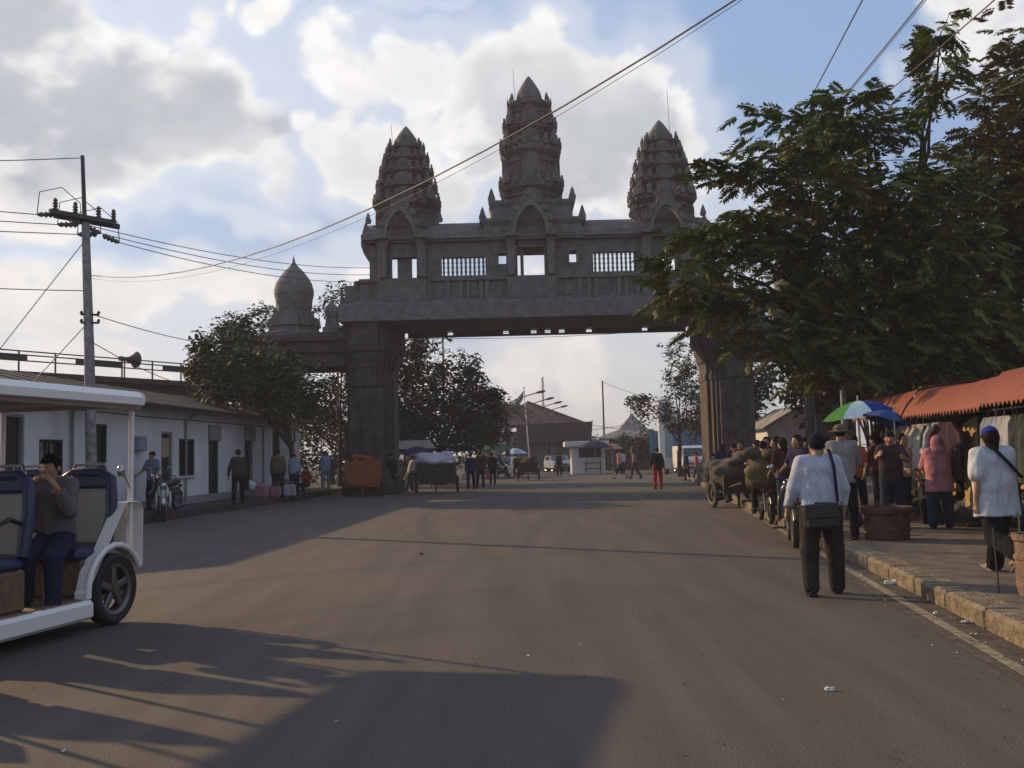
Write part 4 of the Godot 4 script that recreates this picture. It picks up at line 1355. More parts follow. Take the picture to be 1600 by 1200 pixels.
func shuttle_cart(white: Material, blue: Material, pale: Material, tan: Material) -> Node3D:
	# long axis along z, front to +z; origin at the rear right wheel's foot
	var o := thing("shuttle_cart", "white open shuttle cart with roof and blue seats, cut by the left edge", "cart", Vector3(-3.80, 0, -9.36), -12.4)
	var L := 3.5
	var rp := PackedVector2Array()  # roof section in x/y
	for q in [[-1.62, 2.08], [-1.62, 2.13], [-1.52, 2.19], [-1.2, 2.225], [-0.2, 2.225], [0.06, 2.2], [0.12, 2.14], [0.12, 2.07], [0.07, 2.06], [0.02, 2.11], [-1.5, 2.12], [-1.57, 2.07]]:
		rp.append(Vector2(q[0], q[1]))
	var rf := MB.new()
	rf.prism(rp, L - 0.1, Transform3D(Basis(), Vector3(0, 0, -0.36 + L / 2)))
	for z in [-0.41, L - 0.41]:
		rf.bar(Vector3(-1.53, 2.135, z), Vector3(0.03, 2.135, z), 0.07, 10)
	put("roof", rf, white, o)
	var un := MB.new()
	un.box(Vector3(-0.75, 2.075, 1.2), Vector3(1.4, 0.03, 3.1), 0.008)
	for z in [0.0, 0.9, 1.8, 2.7]: un.box(Vector3(-0.75, 2.05, z), Vector3(1.45, 0.05, 0.06), 0.01)
	un.box(Vector3(0.03, 2.05, 1.25), Vector3(0.05, 0.06, 3.2), 0.01)
	put("roof_lining", un, pale, o)
	for x in [-1.48, -0.02]:
		for z in [-0.3, 1.75, 2.7]:
			var p := MB.new()
			p.bar(Vector3(x, 0.9 if z < 0 else 0.3, z), Vector3(x, 2.08, z - 0.02), 0.027, 8)
			put("roof_post", p, white, o)
	# rear wings with the wheel arch cut out of them
	for x in [-1.46, -0.03]:
		var pts := PackedVector2Array([Vector2(-0.42, 0.5), Vector2(-0.43, 1.05), Vector2(-0.38, 1.13), Vector2(-0.16, 1.13), Vector2(-0.06, 1.0), Vector2(0.42, 0.34), Vector2(0.42, 0.2)])
		for k in 9:
			var a := deg_to_rad(lerpf(-12, 150, k / 8.0))
			pts.append(Vector2(cos(a) * 0.4 - 0.0, 0.33 + sin(a) * 0.4))
		var w := MB.new()
		w.prism(pts, 0.14, Transform3D(Basis(Vector3.UP, -PI / 2), Vector3(x, 0, 0)))
		put("wing", w, white, o)
		var ar := MB.new()
		var ap := PackedVector3Array()
		for k in 10:
			var a := deg_to_rad(lerpf(-5, 155, k / 9.0))
			ap.append(Vector3(x + (0.06 if x > -1 else -0.06), 0.33 + sin(a) * 0.41, cos(a) * 0.41))
		ar.tube(ap, PackedFloat32Array([0.03]), 6)
		put("wheel_arch", ar, white, o)
	var rb := MB.new()
	rb.box(Vector3(-0.745, 0.72, -0.38), Vector3(1.34, 0.8, 0.06), 0.02)
	put("rear_panel", rb, white, o)
	for x in [-1.44, -0.03]:
		for z in [0.0, 2.5]:
			wheel(o, Vector3(x, 0.33, z), 0.33, 0.17, 5, dull)
	for x in [-1.5, 0.04]:
		var s := MB.new()
		s.box(Vector3(x, 0.2, 1.26), Vector3(0.1, 0.17, 1.75), 0.03)
		put("sill", s, white, o)
	var fl := MB.new()
	fl.box(Vector3(-0.74, 0.26, 1.3), Vector3(1.44, 0.06, 3.3), 0.01)
	put("floor", fl, tan, o)
	# seat rows
	for z in [0.1, 1.25, 2.3]:
		var st := Node3D.new()
		st.name = "seat"
		o.add_child(st, true)
		st.position = Vector3(-0.74, 0, z)
		var bx := MB.new()
		bx.box(Vector3(0, 0.46, 0.02), Vector3(1.3, 0.34, 0.42), 0.02)
		put("seat_base", bx, tan, st)
		var cu := MB.new()
		cu.box(Vector3(0, 0.68, 0.06), Vector3(1.32, 0.11, 0.48), 0.045)
		put("cushion", cu, blue, st)
		for x in [-0.34, 0.34]:
			var fr := MB.new()
			var tl := Basis(Vector3.RIGHT, -0.16)
			fr.tube(PackedVector3Array([Vector3(x - 0.3, 0.74, -0.16), Vector3(x - 0.31, 1.1, -0.22), Vector3(x - 0.26, 1.36, -0.27), Vector3(x - 0.15, 1.42, -0.28), Vector3(x + 0.15, 1.42, -0.28), Vector3(x + 0.26, 1.36, -0.27), Vector3(x + 0.31, 1.1, -0.22), Vector3(x + 0.3, 0.74, -0.16)]), PackedFloat32Array([0.05]), 8)
			fr.box(Vector3(x, 1.33, -0.265), Vector3(0.5, 0.14, 0.09), 0.03, tl)
			put("backrest_frame", fr, blue, st)
			var pn := MB.new()
			pn.box(Vector3(x, 1.0, -0.205), Vector3(0.52, 0.54, 0.07), 0.03, tl)
			put("backrest_panel", pn, pale, st)
			var hd := MB.new()
			hd.tube(PackedVector3Array([Vector3(x - 0.2, 1.42, -0.3), Vector3(x - 0.16, 1.5, -0.32), Vector3(x + 0.16, 1.5, -0.32), Vector3(x + 0.2, 1.42, -0.3)]), PackedFloat32Array([0.016]), 6)
			put("grab_rail", hd, chrome, st)
	var ar := MB.new()
	ar.tube(PackedVector3Array([Vector3(-0.12, 0.74, 1.5), Vector3(-0.1, 1.0, 1.45), Vector3(-0.1, 1.06, 1.25), Vector3(-0.12, 1.0, 1.05)]), PackedFloat32Array([0.022]), 6)
	put("armrest", ar, black, o)
	var mi := MB.new()
	mi.bar(Vector3(-0.02, 1.25, -0.3), Vector3(0.0, 1.4, -0.16), 0.01, 5)
	mi.ball(Vector3(0.0, 1.43, -0.12), Vector3(0.035, 0.06, 0.05), 6)
	put("mirror", mi, chrome, o)
	var fc := MB.new()
	fc.prism(PackedVector2Array([Vector2(2.75, 0.25), Vector2(2.75, 0.9), Vector2(2.9, 1.0), Vector2(3.15, 0.8), Vector2(3.2, 0.25)]), 1.4, Transform3D(Basis(Vector3.UP, -PI / 2), Vector3(-0.74, 0, 0)))
	put("front_cowl", fc, white, o)
	return o

# ---------------------------------------------------------------- the place
var M := {}
func kerb_x(d: float) -> float: return 2.75 + 0.124 * d   # right kerb face at a distance d ahead
func left_kerb_x(d: float) -> float: return -11.3 + 0.072 * d
func wall_x(d: float) -> float: return -12.37 + 0.055 * d

func strip(x0: float, slope: float, w0: float, w1: float, y: float, d0: float, d1: float, n := 24) -> MB:
	var mb := MB.new()
	for i in n:
		var a := lerpf(d0, d1, float(i) / n); var b := lerpf(d0, d1, float(i + 1) / n)
		var xa := x0 + slope * a; var xb := x0 + slope * b
		mb.quad(Vector3(xa + w0, y, -a), Vector3(xa + w1, y, -a), Vector3(xb + w1, y, -b), Vector3(xb + w0, y, -b))
	return mb

func ground_and_road() -> void:
	var gr := MB.new()
	gr.quad(Vector3(-220, -0.02, 40), Vector3(220, -0.02, 40), Vector3(220, -0.02, -330), Vector3(-220, -0.02, -330))
	struct("ground", gr, M.earth)
	var rd := MB.new()
	for i in 30:
		var a := -12.0 + i * 5.0; var b := a + 5.0
		rd.quad(Vector3(-11.6 + 0.09 * a, 0, -a), Vector3(kerb_x(a) + 0.02, 0, -a), Vector3(kerb_x(b) + 0.02, 0, -b), Vector3(-11.6 + 0.09 * b, 0, -b))
	struct("road", rd, M.asphalt)
	var fr := MB.new()
	fr.quad(Vector3(-16, -0.008, -46), Vector3(22, -0.008, -46), Vector3(40, -0.008, -130), Vector3(-26, -0.008, -130))
	struct("far_forecourt", fr, M.asphalt)
	struct("gutter_strip", strip(2.75, 0.124, -0.42, 0.0, 0.004, -6.0, 40.0), M.gutter)
	struct("painted_line", strip(2.39, 0.136, -0.05, 0.05, 0.009, -6.0, 30.0), M.line)
	# right pavement and its kerb
	var pv := strip(2.75, 0.124, 0.3, 14.0, 0.158, -10.0, 60.0)
	struct("pavement", pv, M.pavement)
	var kerb := thing("right_kerb", "", "", Vector3())
	kerb.remove_meta("label"); kerb.remove_meta("category"); kerb.set_meta("kind", "structure")
	var d := -3.0
	while d < 56.0:
		var l := 1.0 if d < 30.0 else 2.0
		var k := MB.new()
		var yaw := atan(0.124)
		k.box(Vector3(kerb_x(d + l / 2) + 0.155, 0.075, -(d + l / 2)), Vector3(0.31, 0.19 + rng.randf_range(-0.004, 0.006), l - 0.012), 0.028, Basis(Vector3.UP, -yaw))
		put("kerb_stone", k, M.kerb, kerb)
		d += l
	# grit, dead leaves and scraps that gather along the kerb
	var bit := MB.new()
	leaf(bit, Vector3(-0.02, 0.004, 0), Vector3(0.045, 0.004, 0.005), Vector3(0, 0.002, 0.022), -0.1)
	var mm := MultiMesh.new()
	mm.transform_format = MultiMesh.TRANSFORM_3D; mm.use_colors = true
	mm.mesh = bit.mesh(); mm.instance_count = 900
	for i in 900:
		var dd := 3.5 + 30.0 * rng.randf() * rng.randf()
		var x := kerb_x(dd) - absf(rng.randfn()) * 0.3 - 0.03
		if i % 3 == 0: x = kerb_x(dd) - rng.randf() * 7.0
		var sc := rng.randf_range(0.25, 1.1)
		mm.set_instance_transform(i, Transform3D(Basis(Vector3.UP, rng.randf() * TAU).scaled(Vector3.ONE * sc), Vector3(x, 0.007, -dd)))
		var tone := rng.randf()
		mm.set_instance_color(i, Color(0.07, 0.045, 0.025) * (0.5 + tone) if tone < 0.85 else Color(0.4, 0.38, 0.34))
	var gt := MultiMeshInstance3D.new()
	gt.multimesh = mm; gt.name = "grit"; gt.material_override = tinted(0.9)
	gt.set_meta("kind", "stuff"); gt.set_meta("label", "grit and dead leaves scattered along the right kerb"); gt.set_meta("category", "litter")
	add_child(gt)
	# left pavement
	var lp := MB.new()
	for i in 16:
		var a := 4.0 + i * 3.0; var b := a + 3.0
		var y := 0.2
		lp.quad(Vector3(left_kerb_x(a), y, -a), Vector3(left_kerb_x(b), y, -b), Vector3(-20, y, -b), Vector3(-20, y, -a))
		lp.quad(Vector3(left_kerb_x(a), -0.05, -a), Vector3(left_kerb_x(b), -0.05, -b), Vector3(left_kerb_x(b), y, -b), Vector3(left_kerb_x(a), y, -a))
	struct("left_pavement", lp, M.red_pavement)

func left_building() -> void:
	# frame: t runs along the front wall away from the camera, u out of the wall towards the road
	var p0 := Vector3(wall_x(19.6), 0, -19.6); var p1 := Vector3(wall_x(45.5), 0, -45.5)
	var along := (p1 - p0).normalized()
	var out := along.cross(Vector3.UP).normalized()
	var B := Basis(out, Vector3.UP, -along)
	var len := p0.distance_to(p1)
	var o := thing("low_building", "long low white building with dark roof and dark doors along the left pavement", "building", p0)
	o.basis = B   # local x = out of the wall, local -z = along the wall
	# openings: distance ahead, width, bottom, top, kind
	var ops := [[22.0, 0.85, 0.22, 2.7, "door"], [23.6, 1.1, 1.05, 2.15, "window"], [26.0, 0.9, 0.22, 2.6, "door"], [30.4, 0.85, 0.22, 2.5, "door"], [32.0, 1.3, 1.1, 2.3, "window"], [34.4, 0.95, 0.22, 2.75, "door"], [38.2, 1.0, 0.22, 2.8, "door"], [41.8, 1.0, 0.22, 2.8, "door"]]
	var wall := MB.new()
	var z := 0.0
	for q in ops:
		var c: float = (q[0] - 19.6) * len / 25.9
		var a: float = c - q[1] / 2; var b: float = c + q[1] / 2
		wall.box(Vector3(-0.1, 1.6, -(z + a) / 2), Vector3(0.2, 3.36, a - z))
		wall.box(Vector3(-0.1, (q[2] - 0.08) / 2, -c), Vector3(0.2, q[2] + 0.08, q[1]))
		wall.box(Vector3(-0.1, (q[3] + 3.28) / 2, -c), Vector3(0.2, 3.28 - q[3], q[1]))
		z = b
	wall.box(Vector3(-0.1, 1.6, -(z + len) / 2), Vector3(0.2, 3.36, len - z))
	wall.box(Vector3(-2.7, 1.6, -len + 0.1), Vector3(5.0, 3.36, 0.2))
	wall.box(Vector3(-2.7, 1.6, -0.1), Vector3(5.0, 3.36, 0.2))
	wall.box(Vector3(-5.3, 1.6, -len / 2), Vector3(0.2, 3.36, len))
	put("wall", wall, M.white_wall, o)
	var k := 0
	for q in ops:
		var c: float = (q[0] - 19.6) * len / 25.9
		var h: float = q[3] - q[2]
		var pane := MB.new()
		var kind: String = q[4]
		pane.box(Vector3(-0.14, q[2] + h / 2, -c), Vector3(0.05, h, q[1] - 0.004))
		var w := put(kind, pane, M.dark_wood if kind == "door" else M.dark_glass, o)
		var fr := MB.new()
		for s in [-1, 1]: fr.box(Vector3(-0.06, q[2] + h / 2, -c + s * (q[1] / 2 - 0.035)), Vector3(0.1, h - 0.004, 0.066), 0.008)
		fr.box(Vector3(-0.062, q[3] - 0.035, -c), Vector3(0.096, 0.066, q[1] - 0.14), 0.008)
		if kind == "window":
			fr.box(Vector3(-0.062, q[2] + 0.035, -c), Vector3(0.096, 0.066, q[1] - 0.14), 0.008)
			fr.box(Vector3(-0.065, q[2] + h / 2, -c), Vector3(0.06, h - 0.14, 0.04), 0.006)
			var sl := MB.new()
			sl.box(Vector3(0.03, q[2] - 0.03, -c), Vector3(0.12, 0.05, q[1] + 0.12), 0.01)
			put("sill", sl, M.white_wall, w)
		else:
			for j in 3:
				var pn := MB.new()
				pn.box(Vector3(-0.11, q[2] + h * (0.2 + 0.3 * j), -c), Vector3(0.03, h * 0.22, q[1] * 0.6), 0.01)
				put("door_panel", pn, M.dark_wood, w)
		put("frame", fr, M.dark_wood if k % 3 else M.grey_paint, w)
		if k == 3:
			var yl := MB.new()
			yl.box(Vector3(-0.09, q[3] - 0.5, -c), Vector3(0.05, 0.6, q[1] - 0.14), 0.01)
			put("fanlight", yl, plain(Color(0.32, 0.26, 0.14), 0.6), w)
		if k == 5 or k == 6:  # rolled blind under the eave
			var sh := MB.new()
			sh.box(Vector3(0.06, q[3] - 0.2, -c), Vector3(0.1, 0.55, q[1] + 0.1), 0.03)
			put("blind", sh, M.grey_paint, w)
		k += 1
	var vb := MB.new()
	vb.box(Vector3(0.1, 2.1, -(28.3 - 19.6) * len / 25.9), Vector3(0.2, 0.42, 0.5), 0.03)
	put("meter_box", vb, M.blue_grey, o)
	for t in [4.9, 12.2, 20.3]:
		var dp := MB.new()
		dp.tube(PackedVector3Array([Vector3(0.6, 3.18, -t), Vector3(0.3, 3.05, -t), Vector3(0.06, 2.85, -t), Vector3(0.06, 0.25, -t)]), PackedFloat32Array([0.04]), 7)
		put("drainpipe", dp, M.grey_paint, o)
	var cd := MB.new()
	cd.tube(PackedVector3Array([Vector3(0.03, 2.95, -1.0), Vector3(0.03, 2.9, -9.0), Vector3(0.03, 2.93, -18.0), Vector3(0.03, 2.9, -len)]), PackedFloat32Array([0.015]), 5)
	put("conduit", cd, M.dark_metal, o)
	var sk := MB.new()
	sk.box(Vector3(0.012, 0.32, -len / 2), Vector3(0.03, 0.26, len), 0.0)
	put("skirting", sk, M.grey_paint, o)
	var rf := MB.new()
	rf.prism(PackedVector2Array([Vector2(0.62, 3.16), Vector2(0.62, 3.24), Vector2(-2.6, 4.12), Vector2(-6.0, 3.24), Vector2(-6.0, 3.16), Vector2(-2.6, 4.02)]), len + 1.0, Transform3D(Basis(), Vector3(0, 0, -len / 2)))
	var roof := put("roof", rf, M.roof_dark, o)
	var gu := MB.new()
	gu.tube(PackedVector3Array([Vector3(0.66, 3.2, 0.4), Vector3(0.66, 3.2, -len - 0.4)]), PackedFloat32Array([0.06]), 8)
	put("gutter", gu, M.roof_dark, roof)
	for i in 24:  # raised seams of the roof sheets
		var s := MB.new()
		s.box(Vector3(-0.99, 3.69, -0.3 - i * len / 24.0), Vector3(3.3, 0.02, 0.04), 0.0, Basis(Vector3.BACK, -0.267))
		put("roof_seam", s, M.roof_dark, roof)

func back_building() -> void:
	var p0 := Vector3(-25.5, 0, -29.2); var p1 := Vector3(-14.4, 0, -46.5)
	var along := (p1 - p0).normalized()
	var o := thing("flat_roofed_building", "brown flat-roofed building with a roof railing behind the white building", "building", p0)
	o.basis = Basis(along.cross(Vector3.UP).normalized(), Vector3.UP, -along)
	var len := p0.distance_to(p1)
	var w := MB.new()
	w.box(Vector3(-4, 2.5, -len / 2), Vector3(8, 5.1, len), 0.03)
	put("wall", w, M.brown_wall, o)
	var c := MB.new()
	c.box(Vector3(-3.9, 5.16, -len / 2), Vector3(8.4, 0.26, len + 0.3), 0.03)
	put("roof_slab", c, M.brown_wall, o)
	for i in 14:
		var p := MB.new()
		p.bar(Vector3(0.1, 5.28, -0.3 - i * 1.55), Vector3(0.1, 6.12, -0.3 - i * 1.55), 0.04, 6)
		put("railing_post", p, M.dark_metal, o)
	for y in [6.1, 5.95, 5.72]:
		var r := MB.new()
		r.bar(Vector3(0.1, y, 0), Vector3(0.1, y, -len), 0.03, 6)
		put("rail", r, M.dark_metal, o)
	for i in 5:
		var r := MB.new()
		r.box(Vector3(0.1, 5.84, -1.8 - i * 4.3), Vector3(0.03, 0.26, 2.2), 0.005)
		put("railing_panel", r, M.dark_metal, o)

func power_pole() -> void:
	var b := Vector3(-10.35, 0.2, -24.0)
	var o := thing("power_pole", "tall concrete power pole with crossarms and insulators beside the white building", "utility pole", b)
	var p := MB.new()
	p.tube(PackedVector3Array([Vector3(0.1, -0.2, 0), Vector3(0.0, 4.0, 0), Vector3(-0.12, 7.3, 0)]), PackedFloat32Array([0.135, 0.12, 0.095]), 10)
	put("shaft", p, M.concrete, o)
	var ext := MB.new()
	ext.tube(PackedVector3Array([Vector3(-0.12, 7.1, 0.02), Vector3(-0.2, 9.0, 0.02)]), PackedFloat32Array([0.06, 0.05]), 8)
	put("top_post", ext, M.dark_metal, o)
	var ca := MB.new()
	var cb := Basis(Vector3.UP, 0.9)
	ca.box(Vector3(-0.13, 7.42, 0.1), Vector3(1.7, 0.13, 0.1), 0.015, cb)
	ca.box(Vector3(-0.13, 7.38, -0.14), Vector3(1.7, 0.13, 0.1), 0.015, cb)
	put("crossarm", ca, M.dark_metal, o)
	var ins := MB.new()
	ins.lathe(Vector3(), [[0.03, 0], [0.075, 0.04], [0.035, 0.07], [0.075, 0.11], [0.035, 0.14], [0.075, 0.18], [0.035, 0.21], [0.06, 0.25], [0.03, 0.3], [0.0, 0.32]], 10)
	var im := ins.mesh()
	var spots := []
	for t in [-0.75, -0.25, 0.35, 0.75]:
		var at := Vector3(-0.13, 7.48, 0) + cb * Vector3(t, 0, 0)
		put("insulator", im, M.insulator, o, at)
		spots.append(at)
	# strain insulators towards both lines
	var west := Vector3(-0.78, -0.12, 0.62).normalized(); var east := Vector3(0.55, -0.22, -0.8).normalized()
	for k in 3:
		var s: Vector3 = Vector3(-0.13, 7.4 - 0.16 * k, 0) + cb * Vector3(-0.6 + 0.5 * k, 0, 0)
		for d in [west, east]:
			var si := put("strain_insulator", im, M.insulator, o)
			var y: Vector3 = d
			var x := y.cross(Vector3.UP).normalized()
			si.transform = Transform3D(Basis(x, y, x.cross(y)).scaled_local(Vector3(1.1, 1.5, 1.1)), s + d * 0.08)
		var jw := MB.new()
		jw.tube(PackedVector3Array([s + west * 0.55, s + west * 0.5 + Vector3(0, 0.55, 0), s + Vector3(0, 0.68, 0), s + east * 0.5 + Vector3(0, 0.5, 0), s + east * 0.55]), PackedFloat32Array([0.012]), 5)
		put("jumper_wire", jw, M.wire, o)
		wire(b + s + west * 0.55, b + s + Vector3(-16, 0.6 - 0.35 * k, 14), 0.5, "power line running left from the concrete pole, %s of three" % ["topmost", "middle", "lowest"][k])
		wire(b + s + east * 0.55, Vector3(-5.9, 9.65 - 0.3 * k, -41.5), 0.32, "power line from the concrete pole to the archway, %s of three" % ["topmost", "middle", "lowest"][k])
	for y in [5.0, 4.8]:
		var br := MB.new()
		br.box(Vector3(0.03, y, 0.05), Vector3(0.42, 0.05, 0.05), 0.01, Basis(Vector3.UP, 0.3))
		br.ball(Vector3(0.22, y + 0.05, 0), Vector3(0.04, 0.05, 0.04), 5)
		br.ball(Vector3(-0.16, y + 0.05, 0.1), Vector3(0.04, 0.05, 0.04), 5)
		put("low_bracket", br, M.dark_metal, o)
	wire(b + Vector3(-0.2, 8.95, 0), b + Vector3(-16, 8.0, 8), 0.5, "earth wire from the very top of the concrete pole")
	wire(b + Vector3(-0.1, 6.9, 0), b + Vector3(-2.5, 3.2, 0.8), 0.0, "guy wire running down left from the concrete pole crossarm")
	wire(b + Vector3(-0.05, 4.8, 0), b + Vector3(-1.1, 3.3, 0.6), 0.0, "short guy wire from the low bracket of the concrete pole")
	wire(b + Vector3(-0.05, 5.6, 0), b + Vector3(-16, 6.3, 12), 0.5, "thin cable sagging left from the middle of the concrete pole")
	wire(b + Vector3(0.1, 5.0, 0), Vector3(-8.8, 6.75, -44), 0.5, "thin cable from the pole's low bracket to the lotus bud")
	wire(b + Vector3(0.1, 4.3, 0), Vector3(-9.5, 5.0, -43), 0.9, "slack thin cable below the bracket of the concrete pole")
	# the long cable that crosses the picture
	wire(Vector3(2.51, 5.92, -9.0), b + Vector3(0.05, 5.98, 0), 0.9, "long thick cable crossing high over the whole road", 0.0105)
	wire(Vector3(2.51, 5.88, -9.0), b + Vector3(0.05, 5.9, 0), 0.96, "thinner cable hanging just below the long thick cable", 0.0035)

func wire(a: Vector3, b: Vector3, sag: float, label: String, r := 0.012, group := "") -> void:
	var mb := MB.new()
	mb.tube(catenary(a, b, sag), PackedFloat32Array([r]), 5)
	tag(put("cable", mb, M.wire if r < 0.0104 or r > 0.0106 else M.pale_wire), label, "cable", group)

func stalls() -> void:
	# awning: steep front of orange tarpaulin hung from poles, one sheet per stall
	var a0 := 5.0
	var names := ["near orange tarpaulin awning cut by the right edge, stepping highest", "second orange tarpaulin awning from the right edge", "third orange tarpaulin awning, over the hanging clothes", "farthest orange tarpaulin awning, beside the striped parasol"]
	for k in 4:
		var d0 := 6.0 + k * 4.0; var d1 := d0 + 3.96
		var o := thing("awning", names[k], "awning", Vector3(), 0, "orange awnings over the stalls")
		var grid := []
		for i in 9:
			var u := i / 8.0   # 0 at the front edge, 1 at the back
			var row := PackedVector3Array()
			for j in 15:
				var v := j / 14.0
				var d := lerpf(d0, d1, v)
				var x := 5.02 + 0.116 * d
				var y := 1.94 + 0.005 * d + (0.04 if k % 2 else 0.0)
				var inn := pow(u, 1.6) * 3.0
				var hgt := 0.40 * smoothstep(0.0, 0.30, u) + 0.30 * u
				var sag := sin(v * PI) * 0.05 * sin(u * PI)
				row.append(Vector3(x + inn + 0.05 * u, y + hgt - sag, -d))
			grid.append(row)
		var mb := MB.new()
		mb.sheet(grid, 0.008)
		put("tarpaulin", mb, M.orange, o)
		var fr := MB.new()  # cut fringe
		for j in 26:
			var da := lerpf(d0, d1, j / 26.0); var db := lerpf(d0, d1, (j + 0.9) / 26.0)
			var xa := 5.02 + 0.116 * da; var xb := 5.02 + 0.116 * db
			var ya := 1.94 + 0.005 * da + (0.04 if k % 2 else 0.0) + 0.012
			var w := rng.randf_range(0.05, 0.09)
			fr.tri(Vector3(xa - 0.006, ya, -da), Vector3(xb - 0.006, ya, -db), Vector3((xa + xb) / 2 - 0.006, ya - w, -(da + db) / 2))
		put("fringe", fr, M.orange, o)
		for q in [[d0 + 0.3, 0.35], [d1 - 0.3, 0.35], [d0 + 0.3, 2.9], [d1 - 0.3, 2.9]]:
			var p := MB.new()
			var x: float = 5.02 + 0.116 * q[0] + q[1]
			p.bar(Vector3(x, 0.158, -q[0]), Vector3(x, 2.2 if q[1] < 1 else 2.55, -q[0]), 0.028, 7)
			put("pole", p, M.dark_wood, o)
		if k == 3:  # cloth that closes the far end
			var ew := []
			for i in 3:
				var row := PackedVector3Array()
				for j in 9:
					row.append(Vector3(5.02 + 0.116 * d1 + 0.5 + j * 0.3, 2.42 - i * 1.1, -d1 - 0.05 + sin(j * 1.7) * 0.04))
				ew.append(row)
			var em := MB.new()
			em.sheet(ew, 0.01)
			put("end_cloth", em, cloth(Color(0.06, 0.02, 0.02)), o)
		# rear cloth wall
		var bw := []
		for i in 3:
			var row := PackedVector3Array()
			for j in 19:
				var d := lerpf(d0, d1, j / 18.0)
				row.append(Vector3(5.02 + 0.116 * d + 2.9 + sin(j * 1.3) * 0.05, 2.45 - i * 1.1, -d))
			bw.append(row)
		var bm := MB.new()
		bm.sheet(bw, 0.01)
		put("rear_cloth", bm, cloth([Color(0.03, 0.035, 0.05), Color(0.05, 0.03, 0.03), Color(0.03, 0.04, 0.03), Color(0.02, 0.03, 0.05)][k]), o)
	# clothes on the rail under the third and second awning
	var tone := [Color(0.55, 0.5, 0.42), Color(0.5, 0.44, 0.36), Color(0.6, 0.56, 0.5), Color(0.45, 0.33, 0.3), Color(0.5, 0.47, 0.42), Color(0.04, 0.09, 0.08), Color(0.35, 0.38, 0.42), Color(0.07, 0.04, 0.06), Color(0.03, 0.03, 0.05), Color(0.3, 0.33, 0.36), Color(0.42, 0.44, 0.48), Color(0.4, 0.4, 0.44), Color(0.05, 0.05, 0.06), Color(0.06, 0.07, 0.05)]
	var what := ["cream long dress", "beige shirt", "white cotton blouse", "dusty pink top", "pale linen shirt", "dark green jacket", "light grey top", "plum dark shirt", "black coat", "grey striped trousers", "pale blue grey trousers", "light lavender trousers", "charcoal coat", "olive dark coat"]
	var at := [18.75, 18.4, 18.0, 17.6, 17.2, 16.75, 16.4, 16.05, 19.5, 14.1, 13.8, 13.5, 13.05, 12.7]
	for k in 14:
		var d: float = at[k]
		var w := 0.4 if k < 9 else 0.3
		var h := rng.randf_range(0.75, 1.0)
		var base := Vector3(5.02 + 0.116 * d + 0.14, 1.87, -d)
		var grid := []
		for i in 9:
			var u := i / 8.0
			var row := PackedVector3Array()
			for j in 9:
				var v := j / 8.0 - 0.5
				var ww := w * (0.92 + 0.25 * u if i > 0 else 0.5)
				row.append(Vector3(sin(v * 14.0 + k) * 0.025 * u + 0.02, -u * h, -v * ww * 1.2))
			grid.append(row)
		var mb := MB.new()
		mb.sheet(grid, 0.012)
		if k < 9:
			for sv in [-1.0, 1.0]:
				mb.tube(PackedVector3Array([Vector3(0.02, -0.06, sv * w * 0.42), Vector3(0.03, -0.2, sv * w * 0.72), Vector3(0.02, -0.42, sv * w * 0.8)]), PackedFloat32Array([0.05, 0.06, 0.055]), 7)
		else:
			mb.box(Vector3(0.02, -h * 0.95, 0), Vector3(0.05, 0.03, w * 1.1), 0.008)
		mb.bar(Vector3(0.02, -0.02, 0), Vector3(0.02, 0.1, 0), 0.005, 4)
		var gm: StandardMaterial3D = cloth(tone[k]).duplicate()
		gm.backlight_enabled = true; gm.backlight = (tone[k] * 0.6).linear_to_srgb()
		var o := put("hanging_garment", mb, gm, null, base)
		o.rotation.y = deg_to_rad(18.0 + 9.0 * sin(k * 2.1))
		tag(o, what[k] + " hanging from the rail under the orange awning", "garment", "clothes hung up at the stalls")
	var rail := MB.new()
	rail.bar(Vector3(5.18 + 0.116 * 10.5, 1.965, -10.5), Vector3(5.18 + 0.116 * 20.5, 1.975, -20.5), 0.014, 6)
	tag(put("clothes_rail", rail, M.dark_metal), "long metal rail carrying the clothes under the orange awning", "rail")
	# tables with piles
	var tn := ["low table of dark folded clothes beside the pink hooded woman", "low table at the far end of the stalls, piled with bags", "low table near the right edge, piled with dark goods"]
	var td := [17.5, 20.5, 14.8]
	for k in 3:
		var d: float = td[k]
		var o := thing("market_table", tn[k], "table", Vector3(5.02 + 0.116 * d + 1.05, 0.158, -d), -6.6)
		var t := MB.new()
		t.box(Vector3(0, 0.5, 0), Vector3(1.0, 0.05, 2.2), 0.01)
		put("table_top", t, M.wood, o)
		for s in [[-0.42, -1.0], [0.42, -1.0], [-0.42, 1.0], [0.42, 1.0]]:
			var l := MB.new()
			l.box(Vector3(s[0], 0.24, s[1]), Vector3(0.05, 0.48, 0.05), 0.006)
			put("leg", l, M.wood, o)
	var heap := [[0.06, 0.02, 0.02], [0.02, 0.03, 0.06], [0.35, 0.3, 0.26], [0.03, 0.06, 0.04], [0.025, 0.025, 0.03], [0.08, 0.05, 0.1], [0.05, 0.05, 0.055], [0.3, 0.06, 0.05], [0.02, 0.02, 0.025], [0.06, 0.05, 0.02], [0.03, 0.03, 0.04], [0.1, 0.1, 0.11]]
	var hn := ["dark red", "navy", "beige", "bottle green", "black", "purple", "grey", "bright red", "soot black", "olive", "charcoal", "slate"]
